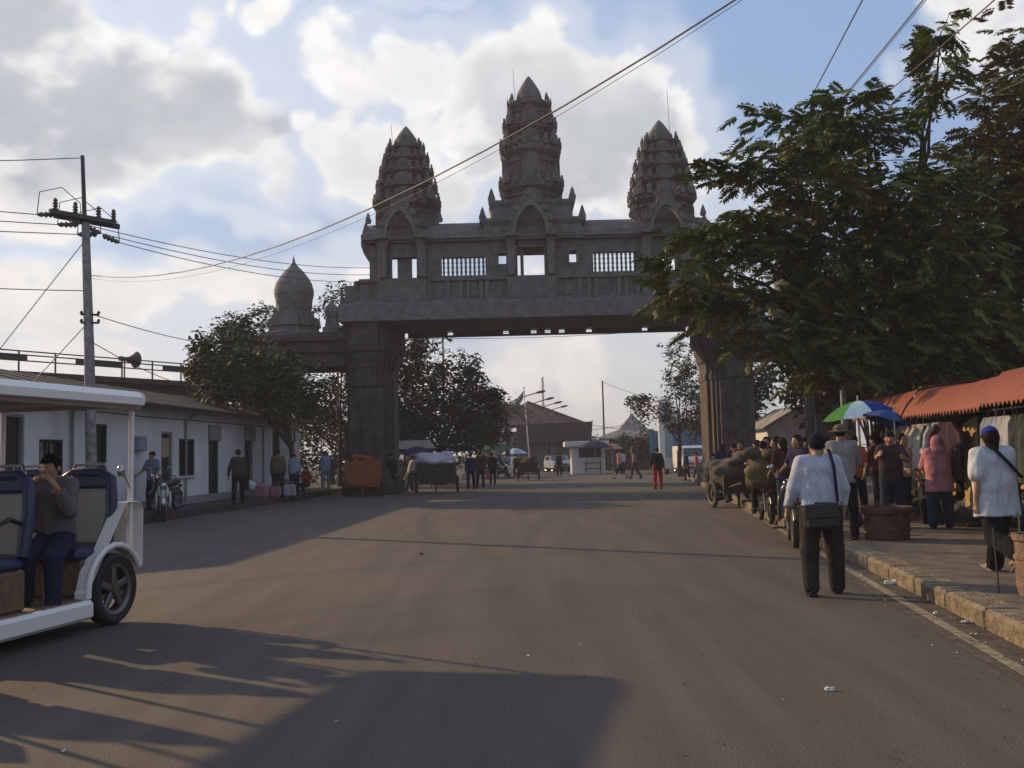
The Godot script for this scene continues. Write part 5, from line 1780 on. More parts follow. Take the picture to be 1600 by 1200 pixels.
	for k in 12:
		var d: float = [16.8, 17.5, 18.2, 19.9, 20.5, 21.1, 14.1, 14.8, 15.5, 19.0, 18.0, 16.3][k]
		var onfloor := k >= 9
		var x: float = 5.02 + 0.116 * d + (1.05 if not onfloor else 0.45)
		bundle("goods_heap", hn[k] + " heap of " + ("bags on the pavement under the awning" if onfloor else "folded clothes on a low stall table"), "goods", Vector3(x, 0.158 + (0.29 if onfloor else 0.72), -d), Vector3(0.36, 0.28 if onfloor else 0.26, 0.36), cloth(Color(heap[k][0], heap[k][1], heap[k][2])), k + 40, 0.035, "goods piled at the stalls")
	# leaning boards
	var bn := ["tall tan board leaning behind the pink hooded woman", "smaller tan board beside the pink hood, cut off at the top", "narrow tan board standing at the feet of the pink hooded woman"]
	var bd := [[15.9, 0.5, 0.5, 1.4, 0.22], [16.7, 0.42, 0.45, 0.98, 0.1], [16.4, 0.25, 0.22, 0.6, 0.05]]
	for k in 3:
		var q: Array = bd[k]
		var mb := MB.new()
		mb.box(Vector3(0, q[3] / 2, 0), Vector3(0.03, q[3], q[2]), 0.006, Basis(Vector3.RIGHT, -q[4]) * Basis(Vector3.BACK, -0.12))
		var o := put("leaning_board", mb, M.tan_board, null, Vector3(5.02 + 0.116 * q[0] + q[1], 0.158 + (0.35 if k < 2 else 0.0), -q[0]))
		tag(o, bn[k], "board", "tan boards at the stalls")
	parasol("tall parasol with green, pale blue striped and deep blue panels", Vector3(6.75, 0.158, -19.2), 2.24, 0.75, [Color(0.02, 0.05, 0.25), Color(0.02, 0.05, 0.25), Color(0.34, 0.48, 0.62), Color(0.05, 0.2, 0.05), Color(0.05, 0.2, 0.06), Color(0.06, 0.22, 0.06), Color(0.25, 0.4, 0.6), Color(0.03, 0.07, 0.3)], 0.1)
	parasol("low faded blue parasol beside the orange awning", Vector3(7.1, 0.158, -18.4), 1.98, 0.5, [Color(0.04, 0.09, 0.25), Color(0.03, 0.07, 0.2)], -0.35)
	# pots, bins
	var pot := thing("concrete_planter", "round brown concrete tub on the pavement edge behind the man in white", "planter", Vector3(5.35, 0.158, -14.3))
	var pm := MB.new()
	pm.lathe(Vector3(), [[0.0, 0], [0.3, 0], [0.31, 0.04], [0.33, 0.36], [0.36, 0.38], [0.37, 0.44], [0.36, 0.47], [0.31, 0.47], [0.3, 0.42], [0.0, 0.4]], 28)
	put("tub", pm, M.terracotta, pot)
	var ps := MB.new()
	ps.lathe(Vector3(), [[0.0, 0.43], [0.2, 0.43], [0.305, 0.41]], 20)
	put("soil", ps, M.earth, pot)
	var bin := thing("concrete_bin", "round pinkish concrete litter bin cut by the right edge at the kerb", "bin", Vector3(4.62, 0.158, -8.75))
	var bm := MB.new()
	bm.lathe(Vector3(), [[0.0, 0], [0.21, 0], [0.215, 0.3], [0.225, 0.31], [0.225, 0.34], [0.21, 0.35], [0.21, 0.46], [0.23, 0.48], [0.23, 0.53], [0.2, 0.53], [0.19, 0.42], [0.0, 0.4]], 26)
	put("drum", bm, M.pink_concrete, bin)
	var bl := MB.new()
	bl.lathe(Vector3(), [[0.0, 0.44], [0.15, 0.46], [0.19, 0.42]], 16)
	put("rubbish_bag", bl, M.black, bin)
	var pl := thing("small_bollard", "thin dark leaning pole in front of the concrete bin", "pole", Vector3(4.3, 0.158, -8.9))
	var pb := MB.new()
	pb.bar(Vector3(0, 0, 0), Vector3(-0.02, 0.58, 0), 0.008, 6)
	put("shaft", pb, M.dark_metal, pl)
	# litter
	var lit := [[4.05, 0.025, -10.75, "crushed white and green drink carton in the gutter", Color(0.5, 0.55, 0.5), 0.10], [3.72, 0.02, -8.3, "small crumpled pale wrapper in the gutter", Color(0.5, 0.48, 0.44), 0.045], [3.66, 0.02, -8.75, "white paper scrap beside the kerb stone", Color(0.6, 0.58, 0.55), 0.025], [1.9, 0.012, -6.15, "thin white paper strip lying on the open road", Color(0.55, 0.53, 0.5), 0.04], [-1.45, 0.03, -15.2, "small dark brown scrap upright on the open road", Color(0.06, 0.03, 0.03), 0.05], [2.95, 0.012, -5.6, "dry reddish leaf on the near road", Color(0.15, 0.05, 0.03), 0.03]]
	for q in lit:
		bundle("litter", q[3], "litter", Vector3(q[0], q[1], q[2]), Vector3(q[5], maxf(0.018, q[5] * 0.35), q[5] * 0.55), plain(q[4], 0.6), int(q[5] * 1000), maxf(0.006, q[5] * 0.12))
	# poles under the tree
	for q in [[9.2, -30.5, 11.0, 0.17, "grey utility pole rising into the tree right of the archway", "pole"], [8.75, -26.0, 3.0, 0.1, "short pale post under the tree beside the striped parasol", "post"]]:
		var o := thing("utility_pole" if q[2] > 5 else "pale_post", q[4], q[5], Vector3(q[0], 0.1, q[1]))
		var mb := MB.new()
		mb.tube(PackedVector3Array([Vector3(), Vector3(0, q[2], 0)]), PackedFloat32Array([q[3], q[3] * 0.7]), 10)
		put("shaft", mb, M.concrete_dark if q[2] > 5 else M.concrete, o)
		if q[2] > 5:
			var c := MB.new()
			c.box(Vector3(0, q[2] - 0.4, 0), Vector3(2.4, 0.12, 0.1), 0.01)
			put("crossarm", c, M.dark_metal, o)
	var wl := ["leftmost black power line above the big tree", "second black power line above the big tree", "thin line close beside the second power line", "third black power line, behind the tall shoot", "fourth power line near the top right corner", "lowest power line at the top right corner"]
	var wp := [[6.62, 9.9, -18.0, 8.6, 10.7], [7.7, 9.9, -18.0, 9.1, 10.75], [7.62, 9.75, -18.0, 9.0, 10.6], [8.75, 9.7, -18.0, 9.7, 10.75], [9.9, 8.9, -18.0, 10.2, 10.7], [10.1, 8.7, -18.0, 10.3, 10.6]]
	for k in 6:
		var q: Array = wp[k]
		var e := Vector3(q[3], q[4], -30.5); var m := Vector3(q[0], q[1], q[2])
		var far := m + (m - e) * 1.6 + Vector3(0, -0.4, 0)
		wire(e, far, 0.15, wl[k], 0.008 if k == 2 else 0.014)

func far_things() -> void:
	# red-roofed hall
	var h := thing("red_roofed_hall", "large hall with reddish gable roof behind the flag", "building", Vector3(1.5, 0, -97))
	var w := MB.new()
	w.box(Vector3(0, 1.9, -3), Vector3(9.6, 3.9, 10), 0.02)
	put("wall", w, M.cream_wall, h)
	var gb := MB.new()
	gb.prism(PackedVector2Array([Vector2(-5.6, 4.4), Vector2(0, 6.7), Vector2(5.4, 4.55)]), 9.0, Transform3D(Basis(), Vector3(0, 0, -2.6)))
	put("gable_roof", gb, M.pink_roof, h)
	var lr := MB.new()
	lr.prism(PackedVector2Array([Vector2(-1.2, 2.7), Vector2(-1.2, 4.45), Vector2(5.9, 4.6), Vector2(6.1, 4.7), Vector2(5.9, 2.7)]), 1.4, Transform3D(Basis(), Vector3(0, 0, 2.7)))
	put("lower_roof", lr, M.brown_roof, h)
	for k in 5:
		var c := MB.new()
		c.box(Vector3(-4.4 + k * 2.2, 1.4, 2.6), Vector3(0.3, 2.9, 0.3), 0.02)
		put("column", c, M.cream_wall, h)
	var rg := MB.new()
	rg.box(Vector3(2.72, 5.66, -2.6), Vector3(6.0, 0.08, 9.3), 0.0, Basis(Vector3.BACK, -0.378))
	put("roof_sheet", rg, M.red_roof, h)
	# flag
	var f := thing("flag_pole", "white flag pole with a limp red, white and blue striped flag", "flag", Vector3(1.35, 0, -83))
	var p := MB.new()
	p.tube(PackedVector3Array([Vector3(), Vector3(-0.35, 7.2, 0)]), PackedFloat32Array([0.07, 0.04]), 8)
	p.ball(Vector3(-0.355, 7.25, 0), Vector3(0.08, 0.08, 0.08), 5)
	put("pole", p, M.white_metal, f)
	var stripe := [[0.0, 0.167, Color(0.35, 0.03, 0.04)], [0.167, 0.333, Color(0.6, 0.58, 0.56)], [0.333, 0.667, Color(0.03, 0.04, 0.16)], [0.667, 0.833, Color(0.6, 0.58, 0.56)], [0.833, 1.0, Color(0.35, 0.03, 0.04)]]
	for q in stripe:
		var grid := []
		for i in 3:
			var row := PackedVector3Array()
			var v := lerpf(q[0], q[1], i / 2.0)
			for j in 9:
				var u := j / 8.0
				row.append(Vector3(-0.36 - u * 0.75 * (1.0 - 0.3 * v) - 0.1 * v, 7.0 - v * 0.75 - u * 0.85, sin(u * 9.0 + v * 3.0) * 0.1))
			grid.append(row)
		var mb := MB.new()
		mb.sheet(grid, 0.01)
		put("stripe", mb, cloth(q[2]), f)
	# row of street lamps
	for k in 4:
		var d: float = [90.0, 101.0, 109.0, 118.0][k]
		var x: float = [2.3, 3.55, 4.75, 5.85][k]
		var o: Node3D
		var lb: String = ["nearest and highest of the street lamps by the flag", "second street lamp behind the nearest one", "third street lamp in the far row", "farthest and lowest street lamp in the row"][k]
		if k == 0:
			o = thing("street_lamp", lb, "street lamp", Vector3(x, 0, -d), 0, "street lamps along the far road")
			var s := MB.new()
			s.tube(PackedVector3Array([Vector3(-2.6, 0, 0), Vector3(-2.6, 5.9, 0), Vector3(-2.45, 6.4, 0), Vector3(-1.9, 6.7, 0), Vector3(0, 7.25, 0)]), PackedFloat32Array([0.09, 0.07, 0.06, 0.05, 0.05]), 7)
			put("pole", s, M.dark_metal, o)
			var hd := MB.new()
			hd.ball(Vector3(0.3, 7.3, 0), Vector3(0.5, 0.13, 0.2), 6, Basis(Vector3.BACK, 0.2))
			put("lamp_head", hd, M.dark_metal, o)
			lamp0 = o
		else:
			dup(lamp0, Vector3(x, 0, -d), 0, lb)
	var ms := thing("antenna_mast", "thin lattice antenna mast behind the red roof", "mast", Vector3(3.5, 0, -112))
	var mm := MB.new()
	for s in [[-0.14, -0.1], [0.14, -0.1], [0.0, 0.16]]: mm.bar(Vector3(s[0], 0, s[1]), Vector3(s[0] * 0.5, 10.4, s[1] * 0.5), 0.03, 4)
	for k in 26: mm.bar(Vector3(-0.14 if k % 2 else 0.14, k * 0.4, -0.1), Vector3(0.14 if k % 2 else -0.14, k * 0.4 + 0.4, -0.1), 0.018, 4)
	put("lattice", mm, M.dark_metal, ms)
	var pl := thing("utility_pole", "lone thin pole standing clear against the pale sky beneath the arch", "utility pole", Vector3(8.3, 0, -90))
	var pm := MB.new()
	pm.bar(Vector3(), Vector3(0, 8.2, 0), 0.1, 8, 0.07)
	put("shaft", pm, M.concrete_dark, pl)
	wire(Vector3(8.3, 8.1, -90), Vector3(15, 6.6, -95), 0.3, "thin wire running right from the lone far pole", 0.02)
	wire(Vector3(6.2, 3.6, -88), Vector3(14, 4.9, -92), 0.2, "low far wire crossing in front of the pyramid roof", 0.025)
	wire(Vector3(6.2, 4.3, -88), Vector3(13, 3.6, -92), 0.2, "second low far wire beside the pyramid roof", 0.025)
	wire(Vector3(-6, 8.3, -52), Vector3(11, 9.0, -56), 0.35, "upper cable seen under the arch beam", 0.015)
	wire(Vector3(-6, 7.9, -52), Vector3(11, 9.1, -60), 0.25, "lower cable seen under the arch beam", 0.015)
	var tp := thing("utility_pole", "short dark pole tip rising from the trees under the arch's left end", "utility pole", Vector3(-3.9, 0, -56))
	var tm := MB.new()
	tm.bar(Vector3(), Vector3(0, 8.6, 0), 0.08, 6, 0.05)
	put("shaft", tm, M.concrete_dark, tp)
	# kiosk
	var k := thing("white_kiosk", "small white guard kiosk standing in the middle of the road", "kiosk", Vector3(5.55, 0, -74.5))
	var kb := MB.new()
	kb.box(Vector3(0, 0.62, 0), Vector3(2.5, 1.24, 2.0), 0.04)
	for x in [-1.12, 1.12]:
		for z in [-0.88, 0.88]: kb.box(Vector3(x, 1.65, z), Vector3(0.26, 0.84, 0.24), 0.02)
	kb.box(Vector3(-0.85, 1.65, 0.9), Vector3(0.3, 0.84, 0.14), 0.01)
	put("wall", kb, M.white_paint, k)
	var kr := MB.new()
	kr.box(Vector3(-0.1, 2.26, 0), Vector3(3.3, 0.42, 2.6), 0.05)
	put("roof", kr, M.white_paint, k)
	var kw := MB.new()
	kw.box(Vector3(0, 1.65, 0.0), Vector3(2.1, 0.82, 0.05), 0.01)
	put("window", kw, M.dark_glass, k)
	for y in [0.45, 0.85]:
		var sh := MB.new()
		sh.box(Vector3(0.35, y, 1.05), Vector3(1.15, 0.06, 0.12), 0.01)
		put("shelf", sh, M.black, k)
	for x in [-0.2, 0.9]:
		var sh := MB.new()
		sh.box(Vector3(x, 0.55, 1.08), Vector3(0.06, 0.95, 0.08), 0.008)
		put("shelf_post", sh, M.black, k)
	parasol("dark blue parasol open in front of the white kiosk", Vector3(6.0, 0, -72.8), 2.5, 1.25, [Color(0.02, 0.025, 0.05), Color(0.03, 0.04, 0.07)])
	# pyramid-roofed pavilion and neighbours
	var pv := thing("pavilion", "small pavilion with a steep pale pyramid roof", "building", Vector3(11.0, 0, -91))
	var pb := MB.new()
	pb.box(Vector3(0, 1.4, 0), Vector3(4.6, 2.9, 4.6), 0.02)
	put("wall", pb, M.brown_wall, pv)
	var sq := PackedVector2Array([Vector2(-1, -1), Vector2(1, -1), Vector2(1, 1), Vector2(-1, 1)])
	var pr := MB.new()
	pr.loft(Vector3(), sq, [[2.75, 3.4, 3.4], [2.9, 3.4, 3.4], [3.55, 1.7, 1.7], [3.6, 1.35, 1.35], [5.0, 0.12, 0.12], [5.2, 0.01, 0.01]])
	put("roof", pr, M.pale_roof, pv)
	var sp := thing("sign_pillar", "tall white and grey sign pillar in front of the far right tree", "sign", Vector3(11.35, 0, -74))
	var s1 := MB.new()
	s1.box(Vector3(-0.22, 3.2, 0), Vector3(0.42, 4.4, 0.5), 0.03)
	put("white_side", s1, M.white_paint, sp)
	var s2 := MB.new()
	s2.box(Vector3(0.3, 3.1, -0.02), Vector3(0.6, 4.1, 0.44), 0.03)
	put("grey_side", s2, M.blue_grey, sp)
	var s3 := MB.new()
	s3.box(Vector3(0, 0.5, 0), Vector3(1.3, 1.1, 0.9), 0.03)
	put("plinth", s3, M.white_paint, sp)
	var hd := thing("blue_hoarding", "bright blue corrugated hoarding behind the parked van", "fence", Vector3(13.6, 0, -78))
	for i in 12:
		var b := MB.new()
		b.box(Vector3(-2.6 + i * 0.46, 2.35, (i % 2) * 0.05), Vector3(0.44, 1.7, 0.06), 0.015)
		put("panel", b, M.blue_sheet, hd)
	for x in [-2.6, 0.0, 2.5]:
		var b := MB.new()
		b.box(Vector3(x, 1.3, -0.1), Vector3(0.1, 2.8, 0.1), 0.01)
		put("post", b, M.dark_metal, hd)
	car("white van parked before the blue hoarding, facing us", Vector3(12.6, 0, -71), 0, M.white_paint, M.dark_glass, true)
	car("silver grey car parked on the left of the far road, facing us", Vector3(-0.75, 0, -68), -12, M.silver, M.dark_glass)
	car("grey car in the distance left of the kiosk", Vector3(3.9, 0, -88), 10, M.blue_grey, M.dark_glass)
	# stalls by the far left trees
	var cn := thing("white_canopy", "flat white canopy over the stall behind the loaded handcart", "canopy", Vector3(-5.4, 0, -52))
	var cm := MB.new()
	cm.prism(PackedVector2Array([Vector2(-1.4, 2.0), Vector2(1.3, 2.0), Vector2(0.9, 2.42), Vector2(-1.0, 2.42)]), 2.2, Transform3D())
	put("sheet", cm, M.white_paint, cn)
	for x in [-1.2, 1.1]:
		for z in [-0.9, 0.9]:
			var b := MB.new()
			b.bar(Vector3(x, 0, z), Vector3(x, 2.05, z), 0.03, 6)
			put("pole", b, M.dark_metal, cn)
	parasol("dark violet parasol beneath the white canopy", Vector3(-4.9, 0, -50.0), 2.1, 0.9, [Color(0.03, 0.02, 0.06), Color(0.04, 0.03, 0.08)])
	parasol("mid blue parasol behind the pair with bags", Vector3(-2.85, 0, -54.0), 2.2, 0.85, [Color(0.03, 0.07, 0.18), Color(0.04, 0.09, 0.22)])
	parasol("green parasol under the dark trees beside the silver car", Vector3(-1.1, 0, -62.0), 2.35, 1.0, [Color(0.03, 0.09, 0.06), Color(0.05, 0.12, 0.08)])
	parasol("pale blue white parasol in the distance before the hall", Vector3(0.05, 0, -78.0), 2.1, 1.0, [Color(0.45, 0.5, 0.55), Color(0.3, 0.38, 0.5)])
	parasol("reddish parasol at the right edge of the kiosk", Vector3(7.9, 0, -79), 2.3, 1.0, [Color(0.2, 0.05, 0.05), Color(0.3, 0.2, 0.16)])
	# white house behind the right pillar
	var wh := thing("white_house", "white gabled house seen between the right pillar and the utility pole", "house", Vector3(13.5, 0, -48.5))
	var hb := MB.new()
	hb.box(Vector3(0, 1.25, 0), Vector3(3.0, 2.6, 4), 0.02)
	hb.prism(PackedVector2Array([Vector2(-1.5, 2.54), Vector2(1.5, 2.54), Vector2(0, 3.4)]), 4.0, Transform3D())
	put("wall", hb, M.white_paint, wh)
	for s in [-1.0, 1.0]:
		var b := MB.new()
		b.box(Vector3(s * 0.9, 3.0, 0.1), Vector3(2.05, 0.08, 4.6), 0.0, Basis(Vector3.BACK, -s * 0.52))
		put("roof", b, M.pale_roof, wh)
	var dd := MB.new()
	dd.box(Vector3(0.9, 1.05, 2.02), Vector3(0.8, 2.1, 0.06), 0.01)
	put("door", dd, M.dark_wood, wh)
	# loudspeaker by the rail
	var ls := thing("horn_loudspeaker", "dark horn loudspeaker on the roof railing beside the concrete pole", "loudspeaker", Vector3(-16.4, 6.0, -41.5), 60)
	var lm := MB.new()
	lm.lathe(Vector3(), [[0.0, -0.25], [0.1, -0.25], [0.1, -0.05], [0.07, 0.0], [0.12, 0.25], [0.2, 0.42], [0.36, 0.58], [0.34, 0.6], [0.0, 0.1]], 16, true, Basis(Vector3.BACK, -PI / 2))
	put("horn", lm, M.dark_metal, ls)
	var lb := MB.new()
	lb.bar(Vector3(0, -0.8, 0), Vector3(0, 0.0, 0), 0.03, 6)
	put("bracket", lb, M.dark_metal, ls)
var lamp0: Node3D

func all_trees() -> void:
	var B: Material = M.bark
	var g1 := Color(0.088, 0.115, 0.022)
	var g2 := Color(0.10, 0.098, 0.024)
	var A: Array = [[5.0, 7.2, -20.0, 1.1, 0.22, 0.8], [6.4, 8.3, -21.0, 1.5, 0.4, 1.0], [7.5, 8.8, -22.0, 1.4, 0.4, 1.0], [8.0, 8.45, -21.0, 0.9, 0.3, 0.9], [7.7, 9.1, -21.0, 0.7, 0.2, 0.5]]
	A += [[9.5, 9.7, -21.0, 0.35, 0.9, 0.35], [9.6, 10.5, -21.0, 0.35, 0.6, 0.35], [9.55, 10.1, -21.0, 0.35, 0.8, 0.35], [6.1, 6.9, -20.0, 1.4, 0.5, 1.1], [8.2, 7.1, -21.0, 1.5, 1.0, 1.3], [5.1, 6.6, -21.0, 0.8, 0.3, 0.8]]
	A += [[4.4, 6.25, -21.0, 0.9, 0.25, 0.6], [3.6, 5.4, -20.0, 0.6, 0.25, 0.5], [3.5, 4.95, -20.0, 0.6, 0.3, 0.5], [4.9, 5.7, -21.0, 1.1, 0.4, 0.8], [5.9, 6.3, -22.0, 1.6, 0.7, 1.2]]
	A += [[7.5, 6.1, -22.0, 1.7, 1.0, 1.4], [9.4, 6.2, -22.0, 1.7, 1.3, 1.5], [4.8, 4.9, -22.0, 1.4, 0.5, 1.1], [6.1, 4.7, -22.0, 1.7, 0.8, 1.3], [7.8, 4.5, -22.0, 1.9, 1.0, 1.4]]
	A += [[9.5, 4.5, -22.0, 1.7, 1.1, 1.4], [5.8, 3.9, -22.0, 1.0, 0.4, 0.9], [6.9, 3.7, -22.0, 1.4, 0.6, 1.2], [8.9, 3.5, -22.4, 1.9, 0.5, 1.4], [4.3, 7.2, -20.0, 0.5, 0.2, 0.4]]
	tree("big feathery-leaved tree spreading over the stalls and the archway's right end", Vector3(9.6, 0, -23.2), A, "pinnate", 0.36, 7.0, g1, 0.24, B, "", 0.3)
	var C: Array = [[13.3, 10.6, -24.0, 0.9, 1.1], [12.6, 9.0, -24.0, 1.1, 0.8], [11.9, 7.9, -24.0, 1.7, 1.2], [12.8, 7.2, -24.0, 1.7, 1.9], [12.1, 5.8, -25.0, 2.0, 1.8], [13.1, 4.3, -25.0, 1.8, 1.4]]
	C += [[11.6, 4.0, -26.0, 2.0, 0.9], [13.9, 11.9, -24.0, 0.7, 0.8], [11.7, 9.9, -23.5, 0.5, 0.15], [14.4, 9.6, -25.0, 2.0, 2.6], [14.5, 5.4, -25.0, 2.0, 2.1], [10.6, 6.6, -25.5, 1.4, 1.4], [10.2, 4.9, -26.0, 1.6, 1.2]]
	tree("dense tall tree filling the right edge behind the orange awning", Vector3(13.2, 0, -26.0), C, "pinnate", 0.42, 6.5, g2, 0.3, B, "", 0.35)
	var L: Array = [[-11.3, 5.9, -37.4, 0.9, 0.8], [-10.7, 6.4, -38.0, 0.7, 0.6], [-11.3, 5.4, -37.0, 0.8, 0.6], [-11.4, 5.0, -37.0, 0.8, 0.9], [-9.6, 5.0, -37.0, 1.2, 0.8], [-9.0, 4.9, -37.0, 1.5, 0.8], [-10.1, 4.8, -37.0, 2.2, 1.0], [-8.6, 4.3, -37.0, 1.6, 0.9]]
	L += [[-11.3, 4.4, -37.0, 1.0, 0.6], [-8.3, 4.7, -37.0, 0.9, 0.6], [-7.9, 3.6, -38.0, 0.7, 0.5], [-8.9, 3.6, -37.0, 1.0, 0.4], [-11.9, 4.6, -37.6, 0.7, 0.4], [-9.3, 4.5, -37.6, 1.3, 0.9], [-10.0, 4.6, -37.4, 1.6, 0.9], [-8.2, 3.9, -38.0, 0.6, 0.6]]
	tree("bushy tree in front of the archway's left wing", Vector3(-8.35, 0.1, -38.0), L, "broad", 0.42, 6.5, Color(0.06, 0.07, 0.02), 0.13, B, "", 0.4)
	var Q: Array = [[-5.3, 6.6, -54.0, 1.4, 1.6], [-3.9, 5.5, -54.0, 2.1, 2.1], [-5.7, 4.2, -54.0, 2.1, 2.5], [-2.9, 4.1, -54.0, 2.1, 2.0], [-1.4, 3.9, -54.0, 1.1, 1.2], [-3.9, 2.9, -54.0, 2.8, 1.2]]
	Q += [[-2.3, 6.0, -54.0, 0.8, 0.9], [-1.4, 5.2, -54.0, 0.6, 0.7], [-0.9, 4.1, -54.0, 0.5, 0.7], [-6.4, 2.9, -54.0, 1.8, 1.2], [-2.2, 2.8, -54.0, 1.6, 0.8]]
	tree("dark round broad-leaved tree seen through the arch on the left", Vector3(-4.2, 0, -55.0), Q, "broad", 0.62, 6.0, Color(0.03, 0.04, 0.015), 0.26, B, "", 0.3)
	tree("dark leafy tree behind the archway's left pillar", Vector3(-9.0, 0, -54.0), [[-8.6, 4.6, -54.0, 1.8, 2.2], [-7.4, 2.9, -53.0, 1.4, 1.4], [-10.0, 5.4, -55.0, 1.6, 1.8], [-10.6, 3.4, -54.0, 1.6, 1.4]], "broad", 0.6, 4.5, Color(0.035, 0.045, 0.018), 0.2, B)
	tree("tall loose-crowned tree against the sky under the arch on the right", Vector3(10.2, 0, -60.5), [[10.3, 7.2, -60.0, 1.0, 1.3], [9.8, 5.7, -60.0, 1.3, 1.3], [10.9, 4.9, -60.0, 1.1, 1.7], [8.4, 4.3, -60.0, 1.3, 0.8], [7.7, 4.7, -60.0, 0.8, 0.35], [9.7, 3.8, -60.0, 1.2, 0.9], [11.5, 3.4, -60.0, 1.2, 1.2], [10.9, 6.3, -60.0, 0.7, 0.8]], "broad", 0.5, 3.2, Color(0.05, 0.06, 0.025), 0.16, B)
	tree("small thin tree rising behind the lotus bud and pinnacle", Vector3(-8.6, 0, -49.0), [[-8.7, 9.4, -48.0, 0.8, 0.7], [-8.0, 9.8, -48.0, 0.4, 0.4], [-9.2, 8.9, -48.0, 0.5, 0.4], [-8.6, 7.8, -48.6, 0.9, 0.8]], "broad", 0.42, 2.6, Color(0.05, 0.06, 0.025), 0.12, B)
	tree("thin tree behind the left end of the archway wing", Vector3(-12.0, 0, -49.0), [[-14.0, 7.6, -48.0, 0.9, 0.8], [-14.9, 6.4, -48.0, 1.0, 0.8], [-13.2, 8.3, -48.0, 0.8, 0.8], [-12.2, 8.4, -48.0, 0.9, 0.7], [-11.5, 8.9, -48.0, 0.4, 0.4], [-12.0, 7.2, -48.4, 1.2, 0.9], [-13.2, 6.2, -48.4, 1.2, 0.8], [-14.2, 5.0, -48.4, 1.2, 0.8]], "broad", 0.42, 4.5, Color(0.05, 0.06, 0.025), 0.14, B)
	# background trees on the right and at the end of the road
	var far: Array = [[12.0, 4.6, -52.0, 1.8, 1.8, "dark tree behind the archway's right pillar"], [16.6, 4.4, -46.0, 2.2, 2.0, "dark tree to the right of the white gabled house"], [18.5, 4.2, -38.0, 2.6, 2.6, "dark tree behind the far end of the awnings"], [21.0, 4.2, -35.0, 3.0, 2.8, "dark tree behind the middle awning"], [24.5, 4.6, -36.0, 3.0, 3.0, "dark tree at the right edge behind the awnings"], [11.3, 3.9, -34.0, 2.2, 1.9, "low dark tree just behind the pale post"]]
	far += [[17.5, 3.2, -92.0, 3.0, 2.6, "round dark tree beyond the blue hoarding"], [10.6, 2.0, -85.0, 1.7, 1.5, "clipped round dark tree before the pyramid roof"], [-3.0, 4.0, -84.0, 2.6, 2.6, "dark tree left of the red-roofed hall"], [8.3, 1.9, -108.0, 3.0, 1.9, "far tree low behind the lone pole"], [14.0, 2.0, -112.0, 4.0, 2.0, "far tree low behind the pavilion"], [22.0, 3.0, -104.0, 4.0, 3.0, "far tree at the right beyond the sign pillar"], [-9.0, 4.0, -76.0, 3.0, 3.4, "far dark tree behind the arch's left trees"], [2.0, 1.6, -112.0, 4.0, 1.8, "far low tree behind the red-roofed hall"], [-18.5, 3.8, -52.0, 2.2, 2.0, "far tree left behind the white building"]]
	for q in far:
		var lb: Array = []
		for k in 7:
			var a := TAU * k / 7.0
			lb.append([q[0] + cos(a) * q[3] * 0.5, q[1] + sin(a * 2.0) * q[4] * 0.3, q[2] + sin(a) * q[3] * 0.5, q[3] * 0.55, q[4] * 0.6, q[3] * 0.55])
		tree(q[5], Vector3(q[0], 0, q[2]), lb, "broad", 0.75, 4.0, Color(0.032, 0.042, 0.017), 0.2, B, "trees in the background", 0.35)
	tree("dark tree filling the gap beyond the low white building", Vector3(-11.5, 0, -62.0), [[-11.0, 3.0, -62.0, 2.6, 2.0], [-8.8, 2.2, -61.0, 1.8, 1.6], [-13.4, 3.6, -62.0, 2.4, 2.4]], "broad", 0.7, 4.0, Color(0.035, 0.045, 0.018), 0.2, B)
	for q in [[-9.0, -66.0, 7.0, "dark hedge behind the stalls under the left trees"], [-24.0, -70.0, 9.0, "far hedge at the left behind the archway wing"], [-8.0, -118.0, 12.0, "far hedge closing the view left of the red-roofed hall"], [16.0, -124.0, 14.0, "far hedge closing the view behind the pavilion"], [28.0, -66.0, 12.0, "dark hedge behind the right pillar and white house"]]:
		var hl: Array = []
		for k in 9:
			hl.append([q[0] + (k / 8.0 - 0.5) * q[2] * 2.0, 1.1 + 0.5 * sin(k * 2.3), q[1] + sin(k * 1.7) * 0.6, q[2] / 5.0, 1.2, 1.0])
		var he := tree(q[3], Vector3(q[0], 0, q[1]), hl, "broad", 0.75, 3.0, Color(0.032, 0.04, 0.017), 0.1, B, "", 0.3)
		he.name = numbered("hedge"); he.set_meta("category", "hedge")
	palm("palm tree beside the flag with spiky drooping fronds", Vector3(-0.55, 0, -74.0), 5.2, B)

